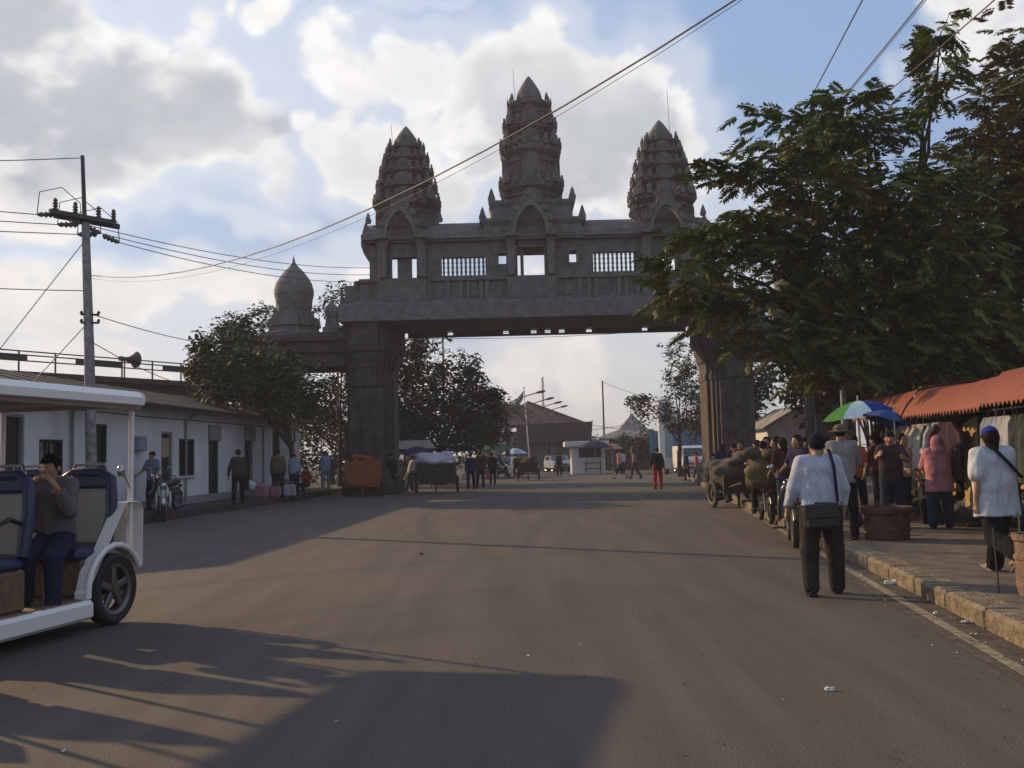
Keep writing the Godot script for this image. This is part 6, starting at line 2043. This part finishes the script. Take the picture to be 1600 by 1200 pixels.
func all_people() -> void:
	crease.seed = 3; crease.frequency = 7.0; crease.fractal_octaves = 3
	var navy := Color(0.015, 0.018, 0.035); var blk := Color(0.012, 0.012, 0.014); var white := Color(0.52, 0.53, 0.56); var jean := Color(0.03, 0.045, 0.085)
	var o := person("man in white long-sleeved shirt and dark cap walking away along the kerb", Vector3(3.13, 0.0, -10.15), -4, {"h": 1.66, "cell": 0.016, "wide": 1.08, "shirt": Color(0.43, 0.455, 0.52), "pants": Color(0.03, 0.026, 0.025), "hem": 0.02, "hat": "cap", "hat_col": Color(0.010, 0.012, 0.03), "legs": [[5, 3, 5], [-5, 9, 6]], "arms": [[-2, 13, 20, 3], [2, 18, 22, -4]], "loose": 0.028, "shirt_loose": 0.026})
	var bag := MB.new()
	bag.box(Vector3(), Vector3(0.36, 0.26, 0.1), 0.045)
	bag.box(Vector3(0, 0.06, 0.05), Vector3(0.35, 0.15, 0.03), 0.012)
	var bo := put("shoulder_bag", bag, plain(Color(0.018, 0.014, 0.013), 0.6))
	bo.transform = o.transform * Transform3D(Basis(Vector3.BACK, 0.06), Vector3(-0.05, 0.80, 0.225))
	tag(bo, "black shoulder bag on the hip of the man in white", "bag")
	var belt := MB.new()
	for k in 20:
		var a := TAU * k / 20.0; var b := TAU * (k + 1) / 20.0
		belt.quad(Vector3(cos(a) * 0.216, 0, sin(a) * 0.158), Vector3(cos(a) * 0.216, 0.04, sin(a) * 0.158), Vector3(cos(b) * 0.216, 0.04, sin(b) * 0.158), Vector3(cos(b) * 0.216, 0, sin(b) * 0.158))
	put("belt", belt, M.navy_cloth, o, last_hip + Vector3(0, 0.03, 0))
	shoulder_strap("bag_strap", "dark strap over the right shoulder of the man in white", o, Vector3(0.13, 0.94, 0.18), Vector3(0.115, 1.30, 0.148), Vector3(0.10, 1.47, 0.03), M.navy_cloth)
	o = person("woman in loose white blouse and blue cap striding away near the bin", Vector3(4.93, 0.16, -10.15), 8, {"h": 1.58, "cell": 0.016, "shirt": Color(0.47, 0.49, 0.52), "pants": blk, "hem": -0.2, "sleeve": 0.5, "hat": "cap", "hat_col": Color(0.02, 0.04, 0.24), "hair": "long", "legs": [[26, 8, 5], [-16, 52, 3]], "arms": [[18, 12, 45, 20], [-14, 14, 18, 0]], "sandals": true, "shoe": Color(0.3, 0.28, 0.25), "shirt_loose": 0.05, "loose": 0.035, "look": -12})
	shoulder_strap("bag_strap", "thin black strap slung across the back of the woman in white", o, Vector3(0.2, 0.98, 0.15), Vector3(0.02, 1.16, 0.17), Vector3(-0.12, 1.37, 0.06), M.black_cloth)
	person("man in grey shirt and patterned bucket hat behind the man in white", Vector3(4.75, 0.16, -14.3), -20, {"h": 1.68, "cell": 0.018, "shirt": Color(0.24, 0.23, 0.23), "pants": blk, "hat": "bucket", "hat_col": Color(0.13, 0.11, 0.06), "arms": [[30, 12, 60, 20], [20, 14, 50, 10]], "look": -35})
	person("woman in long pink shirt and pink hood standing at the stall", Vector3(6.85, 0.16, -15.95), -12, {"h": 1.5, "cell": 0.018, "shirt": Color(0.42, 0.17, 0.18), "pants": Color(0.03, 0.04, 0.07), "hem": -0.24, "hat": "hood", "hat_col": Color(0.36, 0.14, 0.15), "legs": [[3, 3, 5], [-3, 4, 6]], "arms": [[35, 8, 70, 30], [30, 10, 75, 25]], "loose": 0.03, "shirt_loose": 0.045})
	person("dark-clad woman bending over goods right of the pink hood", Vector3(7.75, 0.16, -16.3), 30, {"h": 1.56, "cell": 0.02, "shirt": Color(0.02, 0.025, 0.03), "pants": Color(0.02, 0.05, 0.09), "hair": "long", "lean": 22, "arms": [[45, 10, 50, 15], [45, 10, 50, 15]], "hem": -0.16})
	person("woman in dark clothes sitting low among goods near the white blouse", Vector3(7.45, 0.16, -14.2), 150, {"h": 1.55, "cell": 0.02, "shirt": Color(0.03, 0.03, 0.045), "pants": Color(0.02, 0.04, 0.08), "hair": "long", "sit": 0.42, "legs": [[80, 85, 8], [78, 88, 8]], "arms": [[40, 10, 60, 20], [40, 10, 60, 20]]})
	person("vendor in dark top with orange scarf facing the tub", Vector3(5.95, 0.16, -15.6), 160, {"h": 1.6, "cell": 0.02, "shirt": Color(0.05, 0.03, 0.03), "pants": Color(0.02, 0.03, 0.05), "hair": "short", "arms": [[60, 10, 40, 10], [40, 20, 60, 20]], "sleeve": 0.5})
	person("person in white top and dark trousers partly hidden behind the tub", Vector3(5.5, 0.16, -16.6), 60, {"h": 1.58, "cell": 0.022, "shirt": Color(0.5, 0.46, 0.42), "pants": jean, "arms": [[50, 10, 40, 0], [20, 10, 30, 0]], "legs": [[14, 6, 4], [-14, 18, 4]]})
	person("shopper in plum top standing deep between the stalls", Vector3(7.0, 0.16, -19.0), 40, {"h": 1.6, "cell": 0.024, "shirt": Color(0.1, 0.03, 0.06), "pants": blk, "hair": "long", "arms": [[30, 10, 60, 10], [30, 10, 60, 10]]})
	person("person in a dark red shirt by the parked motorbikes", Vector3(6.25, 0.16, -21.2), 170, {"h": 1.6, "cell": 0.033, "shirt": Color(0.16, 0.02, 0.025), "pants": navy, "arms": [[20, 12, 40, 0], [25, 12, 40, 0]]})
	person("person in a teal blue shirt between the motorbikes and the pole", Vector3(6.3, 0.16, -24.0), 0, {"h": 1.66, "cell": 0.032, "shirt": Color(0.03, 0.07, 0.13), "pants": blk})
	person("person in a dark jacket sitting astride the first motorbike", Vector3(5.15, 0.0, -20.3), -5, {"h": 1.66, "cell": 0.033, "shirt": Color(0.04, 0.025, 0.025), "pants": blk, "sit": 0.92, "hair": "short", "legs": [[50, 70, 12], [50, 70, 12]], "arms": [[45, 10, 20, 10], [45, 10, 20, 10]], "lean": 10})
	person("person in black squatting by the far handcart on the right kerb", Vector3(6.1, 0.16, -27.5), 120, {"h": 1.6, "cell": 0.033, "shirt": blk, "pants": navy, "sit": 0.45, "legs": [[85, 95, 8], [80, 95, 8]], "arms": [[40, 10, 50, 10], [40, 10, 50, 10]]})
	person("standing person with a violet scarf behind the right kerb group", Vector3(7.3, 0.16, -29.0), 180, {"h": 1.62, "cell": 0.033, "shirt": Color(0.09, 0.04, 0.09), "pants": blk})
	person("person dressed all in off-white walking towards us along the right kerb", Vector3(6.32, 0, -31.3), 172, {"h": 1.45, "cell": 0.033, "shirt": Color(0.3, 0.28, 0.26), "pants": Color(0.48, 0.44, 0.4), "legs": [[12, 4, 3], [-12, 22, 3]], "shoe": Color(0.5, 0.48, 0.45), "sleeve": 0.5, "loose": 0.03})
	person("person in black top and bright red trousers walking away under the arch", Vector3(5.9, 0, -40.6), 0, {"h": 1.72, "cell": 0.032, "shirt": Color(0.02, 0.015, 0.02), "pants": Color(0.36, 0.02, 0.025), "hair": "short", "legs": [[5, 3, 4], [-5, 8, 4]], "arms": [[-5, 14, 15, 0], [10, 14, 15, 0]], "hem": -0.14})
	bundle("shopping_bag", "red carrier bag in the hand of the person in red trousers", "bag", Vector3(6.28, 0.72, -40.6), Vector3(0.11, 0.17, 0.1), cloth(Color(0.3, 0.06, 0.06)), 5, 0.02)
	person("woman in pink hood and dark skirt crossing left under the arch", Vector3(6.25, 0, -58.5), 75, {"h": 1.62, "cell": 0.034, "shirt": Color(0.5, 0.18, 0.22), "pants": Color(0.03, 0.025, 0.04), "shorts": true, "hat": "hood", "hat_col": Color(0.55, 0.2, 0.26), "legs": [[28, 10, 3], [-24, 24, 3]], "hem": -0.1, "loose": 0.05})
	person("person in brown grey clothes holding a load on the shoulder near the kiosk", Vector3(7.05, 0, -57.7), 100, {"h": 1.66, "cell": 0.034, "shirt": Color(0.16, 0.12, 0.1), "pants": Color(0.05, 0.045, 0.05), "legs": [[16, 6, 3], [-16, 18, 3]], "arms": [[150, 10, 50, 10], [10, 10, 20, 0]]})
	person("person in pink shirt and blue jeans near the right pillar", Vector3(9.2, 0, -49.7), 90, {"h": 1.52, "cell": 0.033, "shirt": Color(0.45, 0.13, 0.18), "pants": Color(0.07, 0.1, 0.16), "legs": [[18, 6, 3], [-16, 18, 3]], "arms": [[20, 10, 40, 0], [-15, 10, 20, 0]], "sleeve": 0.5})
	person("person in dark clothes just left of the pink shirt", Vector3(9.0, 0, -51.5), 100, {"h": 1.5, "cell": 0.032, "shirt": blk, "pants": navy})
	person("person in navy with a white bag, left of the walking pair", Vector3(-2.0, 0, -45.5), 5, {"h": 1.72, "cell": 0.033, "wide": 1.1, "shirt": Color(0.015, 0.025, 0.07), "pants": blk, "hat": "cap", "hat_col": Color(0.02, 0.04, 0.12)})
	bundle("shopping_bag", "white plastic bag hanging at the left of the navy-clad person", "bag", Vector3(-2.34, 0.62, -45.5), Vector3(0.13, 0.2, 0.1), cloth(Color(0.5, 0.5, 0.52)), 6, 0.022)
	person("person in brown top, right of the walking pair", Vector3(-1.6, 0, -46.6), -5, {"h": 1.78, "cell": 0.033, "shirt": Color(0.08, 0.035, 0.04), "pants": blk})
	bundle("shopping_bag", "pink plastic bag at the right of the walking pair", "bag", Vector3(-1.24, 0.6, -46.5), Vector3(0.13, 0.2, 0.1), cloth(Color(0.4, 0.12, 0.16)), 8, 0.022)
	person("slim person all in black alone right of the walking pair", Vector3(-1.15, 0, -52.5), 10, {"h": 1.72, "cell": 0.032, "shirt": blk, "pants": blk})
	person("driver in brown on the small three-wheeled load cart", Vector3(0.15, 0, -60.2), 180, {"h": 1.62, "cell": 0.034, "shirt": Color(0.1, 0.05, 0.03), "pants": blk, "sit": 0.85, "legs": [[60, 60, 8], [60, 60, 8]], "arms": [[50, 10, 20, 0], [50, 10, 20, 0]]})
	person("tiny dark figure in the far distance before the pale parasol", Vector3(0.5, 0, -72.0), 20, {"h": 1.7, "cell": 0.04, "shirt": Color(0.05, 0.06, 0.08), "pants": blk})
	person("tiny figure in black left of the kiosk", Vector3(3.2, 0, -70.0), 0, {"h": 1.68, "cell": 0.04, "shirt": blk, "pants": blk})
	person("tiny figure in white shirt right of the kiosk table", Vector3(8.6, 0, -78.0), 0, {"h": 1.68, "cell": 0.04, "shirt": Color(0.4, 0.4, 0.42), "pants": navy})
	var crowd := [[6.9, -17.6, 200, 0.5, 0.44, 0.4, "woman in cream top standing under the hanging cream dress"], [7.6, -18.2, 20, 0.03, 0.06, 0.05, "shopper in dark green top facing the hanging clothes"], [6.35, -18.4, 150, 0.3, 0.08, 0.04, "shopper in an orange-red top below the parasols"], [6.6, -20.3, 10, 0.05, 0.05, 0.1, "shopper in indigo top at the far end of the awnings"], [7.1, -22.3, 60, 0.35, 0.33, 0.33, "person in pale grey top past the far end of the awnings"], [7.6, -24.5, 180, 0.12, 0.03, 0.03, "person in maroon top under the tree beyond the parasols"], [6.8, -26.2, 190, 0.03, 0.03, 0.04, "person in black top beside the pale post"], [7.9, -30.2, 170, 0.2, 0.14, 0.1, "person in tan top before the archway's right pillar"], [6.9, -32.6, 0, 0.02, 0.03, 0.07, "person in navy top walking away before the right pillar"], [5.65, -18.3, 100, 0.08, 0.03, 0.03, "person in dark brown top between the middle motorbike and the stalls"]]
	crowd += [[5.25, -19.2, 20, 0.06, 0.02, 0.03, "person in dark wine top standing on the kerb before the middle stalls"], [5.75, -22.4, 160, 0.03, 0.03, 0.035, "person in charcoal top on the kerb behind the seated rider"], [6.1, -24.6, 40, 0.1, 0.07, 0.05, "person in brown top on the kerb between rider and handcart"], [6.55, -28.6, 180, 0.2, 0.05, 0.04, "person in brick red top on the kerb behind the small handcart"], [6.75, -30.2, 20, 0.02, 0.02, 0.03, "person in black top on the kerb next to the off-white walker"], [5.0, -17.3, 120, 0.03, 0.03, 0.06, "person in midnight blue top at the kerb behind the near motorbike"], [5.6, -20.9, 60, 0.04, 0.035, 0.03, "person in dark olive top close behind the seated rider"]]
	for q in crowd:
		person(q[6], Vector3(q[0], 0.16, q[1]), q[2], {"h": 1.55 + 0.1 * fposmod(q[0] * 7.3, 1.0), "cell": 0.032, "shirt": Color(q[3], q[4], q[5]), "pants": [blk, navy, jean][int(q[2]) / 10 % 3], "hair": "long" if int(q[2]) % 20 == 0 else "short", "sleeve": 0.5, "arms": [[20 + int(q[2]) % 40, 10, 40, 10], [10, 12, 30, 5]], "legs": [[7, 5, 5], [-6, 8, 5]]})
	var seated := [[7.35, -16.9, 120, 0.1, 0.02, 0.02, "vendor in deep red top sitting low behind the tub"], [6.2, -19.6, 40, 0.02, 0.03, 0.03, "person in black top sitting low beside the parasol pole"], [8.0, -19.5, 200, 0.3, 0.28, 0.3, "vendor in light grey top sitting at the far stall table"], [6.55, -22.8, 240, 0.04, 0.03, 0.08, "person in violet-blue top squatting on the far pavement"]]
	for q in seated:
		person(q[6], Vector3(q[0], 0.16, q[1]), q[2], {"h": 1.58, "cell": 0.032, "shirt": Color(q[3], q[4], q[5]), "pants": blk, "hair": "long", "sit": 0.42, "legs": [[82, 90, 8], [76, 86, 8]], "arms": [[40, 10, 50, 15], [35, 10, 60, 15]], "sleeve": 0.5})
	# left pavement
	person("man in pale blue shirt standing by the dark door behind the motorbike", Vector3(-10.35, 0.2, -28.3), 160, {"h": 1.7, "cell": 0.033, "shirt": Color(0.16, 0.19, 0.27), "pants": navy, "arms": [[20, 20, 40, 0], [10, 20, 30, 0]], "sleeve": 0.5})
	person("man in dark jacket walking away with a white bag along the white wall", Vector3(-8.75, 0.2, -31.3), 12, {"h": 1.74, "cell": 0.024, "shirt": Color(0.06, 0.045, 0.045), "pants": blk, "legs": [[10, 4, 3], [-10, 22, 3]], "arms": [[25, 12, 30, 0], [-8, 20, 20, 0]]})
	bundle("shopping_bag", "white plastic bag beside the man in the dark jacket", "bag", Vector3(-8.3, 0.78, -31.3), Vector3(0.13, 0.2, 0.1), cloth(Color(0.4, 0.42, 0.48)), 9, 0.022)
	person("heavy man in tan jacket, left of the pair by the white wall", Vector3(-8.75, 0.2, -36.6), 8, {"h": 1.76, "cell": 0.032, "wide": 1.18, "shirt": Color(0.12, 0.085, 0.06), "pants": blk})
	person("person in pink cap and pale blue top, right of the tan jacket", Vector3(-8.25, 0.2, -37.0), -15, {"h": 1.66, "cell": 0.032, "shirt": Color(0.24, 0.3, 0.4), "pants": navy, "hat": "cap", "hat_col": Color(0.45, 0.15, 0.2)})
	person("person in light blue shirt and pale trousers facing the archway pillar", Vector3(-7.75, 0.2, -40.6), 20, {"h": 1.72, "cell": 0.032, "shirt": Color(0.17, 0.25, 0.36), "pants": Color(0.16, 0.18, 0.25), "arms": [[20, 8, 40, 0], [10, 8, 20, 0]]})
	person("person in red crouching on the left pavement beside the large bags", Vector3(-8.2, 0.2, -38.9), 150, {"h": 1.55, "cell": 0.032, "shirt": Color(0.3, 0.02, 0.02), "pants": navy, "sit": 0.38, "legs": [[85, 100, 8], [85, 100, 8]], "arms": [[50, 8, 30, 0], [50, 8, 30, 0]]})
	person("person in dark blue leaning over the orange handcart", Vector3(-7.3, 0, -43.0), -70, {"h": 1.6, "cell": 0.033, "shirt": Color(0.025, 0.035, 0.09), "pants": navy, "lean": 25, "arms": [[60, 8, 20, 0], [60, 8, 20, 0]]})
	person("person in black standing right of the orange handcart", Vector3(-5.2, 0, -41.6), -20, {"h": 1.78, "cell": 0.033, "shirt": blk, "pants": blk, "legs": [[6, 4, 4], [-8, 14, 4]]})
	person("person in white with red collar behind the white-covered handcart", Vector3(-4.75, 0, -45.2), -60, {"h": 1.66, "cell": 0.032, "shirt": Color(0.5, 0.42, 0.42), "pants": Color(0.05, 0.06, 0.1), "lean": 12, "arms": [[60, 8, 20, 0], [60, 8, 20, 0]]})
	person("dim figure in grey between the two big handcarts", Vector3(-4.95, 0, -48.5), 0, {"h": 1.6, "cell": 0.034, "shirt": Color(0.12, 0.13, 0.16), "pants": navy})
	# passenger of the shuttle cart
	person("passenger in grey jacket and dark trousers seated in the shuttle cart, hands at chin", Vector3(-4.22, 0.0, -9.05), 180 + 8, {"h": 1.66, "cell": 0.016, "shirt": Color(0.13, 0.12, 0.13), "pants": Color(0.02, 0.025, 0.05), "sit": 0.85, "lean": 8, "legs": [[72, 76, 3], [66, 64, 3]], "arms": [[40, 6, 105, 28], [36, 10, 112, 24]], "loose": 0.025, "shirt_loose": 0.03, "look": -15, "nod": 6})

func carts_and_bikes() -> void:
	motorbike("white scooter parked at the left kerb before the dark door", Vector3(-9.35, 0, -26.3), 200, M.white_paint)
	motorbike("dark motorbike close behind the white scooter at the left kerb", Vector3(-9.75, 0.2, -27.6), 170, M.dark_paint)
	var m := motorbike("motorbike parked at the right kerb, just left of the man in white", Vector3(4.35, 0, -15.6), -12, M.dark_paint, "motorbikes at the right kerb")
	dup(m, Vector3(5.15, 0, -20.4), -5, "motorbike under the seated rider at the right kerb")
	bundle("sack", "big olive sack strapped behind the rider at the right kerb", "sack", Vector3(5.05, 1.12, -19.75), Vector3(0.5, 0.5, 0.45), cloth(Color(0.09, 0.075, 0.04)), 12, 0.03)
	var t := handcart("small flat handcart at the right kerb under a grey sack", Vector3(5.75, 0, -26.2), 10, Vector3(0.8, 0.35, 1.1), M.wood)
	bundle("sack", "grey sack on the small handcart at the right kerb", "sack", Vector3(5.75, 1.05, -26.2), Vector3(0.62, 0.5, 0.7), cloth(Color(0.1, 0.09, 0.07)), 13, 0.03)
	handcart("orange-brown wooden handcart in front of the left pillar", Vector3(-6.15, 0, -42.0 + 1.6), 0, Vector3(1.25, 0.95, 1.0), M.orange_wood)
	bundle("sack", "rust coloured load heaped on the orange-brown handcart", "sack", Vector3(-6.15, 1.5, -40.4), Vector3(0.55, 0.35, 0.45), cloth(Color(0.26, 0.07, 0.03)), 14, 0.035)
	handcart("big olive wooden handcart covered by a white sheet", Vector3(-3.35, 0, -42.8), 0, Vector3(1.5, 0.8, 1.4), M.olive_wood)
	bundle("white_sheet", "white violet-tinted sheet over the load of the big handcart", "sheet", Vector3(-3.4, 1.5, -42.8), Vector3(0.95, 0.46, 0.9), cloth(Color(0.62, 0.58, 0.68)), 15, 0.035)
	handcart("small dark load cart with driver in the middle of the far road", Vector3(0.85, 0, -59.6), 180, Vector3(1.0, 0.6, 1.3), M.olive_wood)
	bundle("sack", "brown load on the small dark cart in the far road", "sack", Vector3(0.85, 1.2, -59.6), Vector3(0.5, 0.32, 0.6), cloth(Color(0.07, 0.05, 0.03)), 16, 0.04)
	for k in 3:
		var cb := MB.new()
		var sz: Vector3 = [Vector3(0.5, 0.5, 0.34), Vector3(0.42, 0.4, 0.3), Vector3(0.46, 0.44, 0.32)][k]
		cb.box(Vector3(0, sz.y / 2, 0), sz, 0.06, Basis(Vector3.UP, 0.3 * k - 0.2) * Basis(Vector3.BACK, 0.06 * (k - 1)))
		for band in [-0.28, 0.0, 0.28]:
			cb.box(Vector3(sz.x * band, sz.y / 2, 0), Vector3(0.03, sz.y * 0.9, sz.z + 0.012), 0.0, Basis(Vector3.UP, 0.3 * k - 0.2) * Basis(Vector3.BACK, 0.06 * (k - 1)))
		for hx in [-0.1, 0.1]:
			cb.tube(PackedVector3Array([Vector3(hx - 0.06, sz.y - 0.02, 0.1), Vector3(hx - 0.05, sz.y + 0.1, 0.1), Vector3(hx + 0.05, sz.y + 0.1, 0.1), Vector3(hx + 0.06, sz.y - 0.02, 0.1)]), PackedFloat32Array([0.012]), 5)
		tag(put("checked_bag", cb, cloth([Color(0.36, 0.17, 0.22), Color(0.3, 0.15, 0.2), Color(0.34, 0.32, 0.36)][k]), null, Vector3(-9.2 + 0.42 * k, 0.2, -35.9 - 0.4 * k)), ["larger pink shopping bag with handles", "smaller pink shopping bag, middle of the three", "pale grey-pink shopping bag behind the pink ones"][k] + " by the white wall", "bag", "large bags by the white wall")

func road_material(c: Color) -> StandardMaterial3D:
	var m := plain(c, 0.9, 0.0, 0.35)
	m.albedo_texture = noise_tex(3, 0.09, 0.66, 1.0, 1024, 4)      # grit
	m.uv1_triplanar = true; m.uv1_world_triplanar = true; m.uv1_scale = Vector3.ONE * 0.55
	m.normal_enabled = true; m.normal_texture = noise_tex(53, 0.09, 0, 3.0, 1024, 3, true); m.normal_scale = 0.35
	m.detail_enabled = true
	m.detail_blend_mode = BaseMaterial3D.BLEND_MODE_MUL
	m.detail_albedo = noise_tex(6, 0.012, 0.82, 1.0, 512)         # wear drawn out along the lanes
	m.uv2_triplanar = true; m.uv2_world_triplanar = true; m.uv2_scale = Vector3(0.32, 1.0, 0.026)
	m.detail_uv_layer = BaseMaterial3D.DETAIL_UV_2
	return m

func materials() -> void:
	rng.seed = 1234
	M.earth = worn(Color(0.16, 0.12, 0.085), 1, 0.2)
	M.asphalt = road_material(Color(0.140, 0.114, 0.099))
	M.gutter = worn(Color(0.13, 0.095, 0.065), 3, 0.7, 0.6, 0.9, 0.0)
	M.line = worn(Color(0.44, 0.36, 0.22), 4, 1.3, 0.6, 0.9, 0.0)
	M.pavement = worn(Color(0.19, 0.145, 0.11), 5, 0.45, 0.7, 0.9, 0.0)
	M.kerb = worn(Color(0.36, 0.28, 0.18), 6, 0.9, 0.62)
	M.red_pavement = worn(Color(0.12, 0.07, 0.06), 7, 0.6)
	M.stone = worn(Color(0.225, 0.192, 0.178), 8, 0.3, 0.75, 0.95, 0.6)
	M.stone2 = worn(Color(0.25, 0.217, 0.2), 9, 0.35, 0.75, 0.95, 0.6)
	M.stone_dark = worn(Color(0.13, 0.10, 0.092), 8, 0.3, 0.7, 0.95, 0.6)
	M.white_wall = worn(Color(0.74, 0.75, 0.79), 10, 0.12, 0.9, 0.85, 0.0)
	M.brown_wall = worn(Color(0.13, 0.095, 0.08), 12, 0.4)
	M.cream_wall = worn(Color(0.4, 0.34, 0.27), 13, 0.3)
	M.roof_dark = worn(Color(0.06, 0.06, 0.065), 14, 0.5)
	M.concrete = worn(Color(0.48, 0.46, 0.45), 15, 0.8, 0.7)
	M.concrete_dark = worn(Color(0.12, 0.11, 0.1), 16, 0.8)
	M.terracotta = worn(Color(0.22, 0.11, 0.065), 17, 1.2, 0.6)
	M.pink_concrete = worn(Color(0.32, 0.2, 0.14), 18, 1.2, 0.65)
	M.bark = worn(Color(0.12, 0.09, 0.07), 19, 1.5, 0.5)
	M.wood = worn(Color(0.13, 0.085, 0.05), 20, 1.5, 0.6)
	M.orange_wood = worn(Color(0.36, 0.12, 0.035), 21, 0.6, 0.85)
	M.olive_wood = worn(Color(0.13, 0.1, 0.05), 22, 1.2, 0.55)
	M.tan_board = worn(Color(0.5, 0.33, 0.16), 23, 1.5, 0.8)
	M.orange = worn(Color(0.27, 0.056, 0.028), 24, 0.5, 0.8, 0.7, 0.0)
	M.orange.backlight_enabled = true; M.orange.backlight = Color(0.35, 0.12, 0.06)
	M.pink_roof = worn(Color(0.5, 0.3, 0.25), 25, 0.3)
	M.red_roof = worn(Color(0.26, 0.1, 0.075), 26, 0.4)
	M.brown_roof = worn(Color(0.09, 0.06, 0.05), 27, 0.4)
	M.pale_roof = worn(Color(0.42, 0.38, 0.34), 28, 0.4)
	M.white_paint = worn(Color(0.7, 0.69, 0.67), 29, 0.3, 0.9, 0.45, 0.0)
	M.cart_white = plain(Color(0.7, 0.68, 0.66), 0.35)
	M.blue_grey = plain(Color(0.2, 0.24, 0.3), 0.5)
	M.grey_paint = plain(Color(0.22, 0.22, 0.24), 0.6)
	M.blue_sheet = worn(Color(0.06, 0.2, 0.36), 30, 0.8, 0.75, 0.5)
	M.silver = plain(Color(0.4, 0.4, 0.42), 0.3, 0.4)
	M.dark_paint = plain(Color(0.03, 0.025, 0.03), 0.3)
	M.dark_wood = worn(Color(0.03, 0.026, 0.028), 31, 1.5, 0.6, 0.6)
	M.dark_metal = plain(Color(0.05, 0.048, 0.048), 0.55, 0.3)
	M.white_metal = plain(Color(0.6, 0.6, 0.6), 0.4)
	M.wire = plain(Color(0.05, 0.05, 0.055), 0.6)
	M.pale_wire = plain(Color(0.16, 0.14, 0.12), 0.6)
	M.insulator = plain(Color(0.1, 0.08, 0.075), 0.3)
	M.dark_glass = plain(Color(0.02, 0.022, 0.026), 0.08)
	M.black = plain(Color(0.015, 0.015, 0.016), 0.5)
	M.black_cloth = cloth(Color(0.016, 0.014, 0.014))
	M.navy_cloth = cloth(Color(0.015, 0.02, 0.05))
	M.seat_blue = plain(Color(0.015, 0.025, 0.075), 0.45)
	M.seat_pale = worn(Color(0.36, 0.32, 0.28), 33, 2.0, 0.85, 0.6, 0.0)
	M.cart_tan = worn(Color(0.28, 0.17, 0.09), 34, 1.5, 0.7, 0.6)
	rubber = plain(Color(0.018, 0.017, 0.017), 0.85)
	chrome = plain(Color(0.4, 0.39, 0.38), 0.25, 0.85)
	dull = plain(Color(0.16, 0.155, 0.15), 0.4, 0.7)
	black = M.black

func _ready() -> void:
	var cam := Camera3D.new()
	cam.name = "camera"
	cam.position = Vector3(0, 1.48, 0)
	cam.rotation_order = EULER_ORDER_YXZ
	cam.rotation_degrees = Vector3(4.2, 0, -1.4)
	cam.fov = 42.65
	cam.near = 0.1; cam.far = 3000.0
	add_child(cam)
	cam.current = true
	var env := Environment.new()
	env.background_mode = Environment.BG_SKY
	env.sky = Sky.new()
	env.sky.sky_material = make_sky()
	env.background_energy_multiplier = 1.14
	env.tonemap_mode = Environment.TONE_MAPPER_LINEAR
	env.tonemap_exposure = 1.0
	env.sdfgi_enabled = true; env.ssao_enabled = true; env.ssil_enabled = true
	env.fog_enabled = true
	env.fog_density = 0.0009
	env.fog_light_color = Color(0.86, 0.86, 0.9)
	var we := WorldEnvironment.new()
	we.name = "environment"
	we.environment = env
	add_child(we)
	var sun := DirectionalLight3D.new()
	sun.name = "sun"
	sun.light_energy = 1.6
	sun.light_color = Color(1.0, 0.85, 0.62)
	sun.light_angular_distance = 0.8
	sun.shadow_enabled = true
	var to := Vector3(sin(deg_to_rad(SUN_AZ)) * cos(deg_to_rad(SUN_EL)), sin(deg_to_rad(SUN_EL)), -cos(deg_to_rad(SUN_AZ)) * cos(deg_to_rad(SUN_EL)))
	add_child(sun)
	sun.look_at_from_position(to * 100.0, Vector3())
	var t0 := Time.get_ticks_msec()
	materials()
	ground_and_road()
	build_gate(M.stone, M.stone2)
	left_building()
	back_building()
	all_trees()
	print("structure ", Time.get_ticks_msec() - t0)
	power_pole()
	stalls()
	far_things()
	shuttle_cart(M.cart_white, M.seat_blue, M.seat_pale, M.cart_tan)
	carts_and_bikes()
	print("objects ", Time.get_ticks_msec() - t0)
	all_people()
	print("people ", Time.get_ticks_msec() - t0)
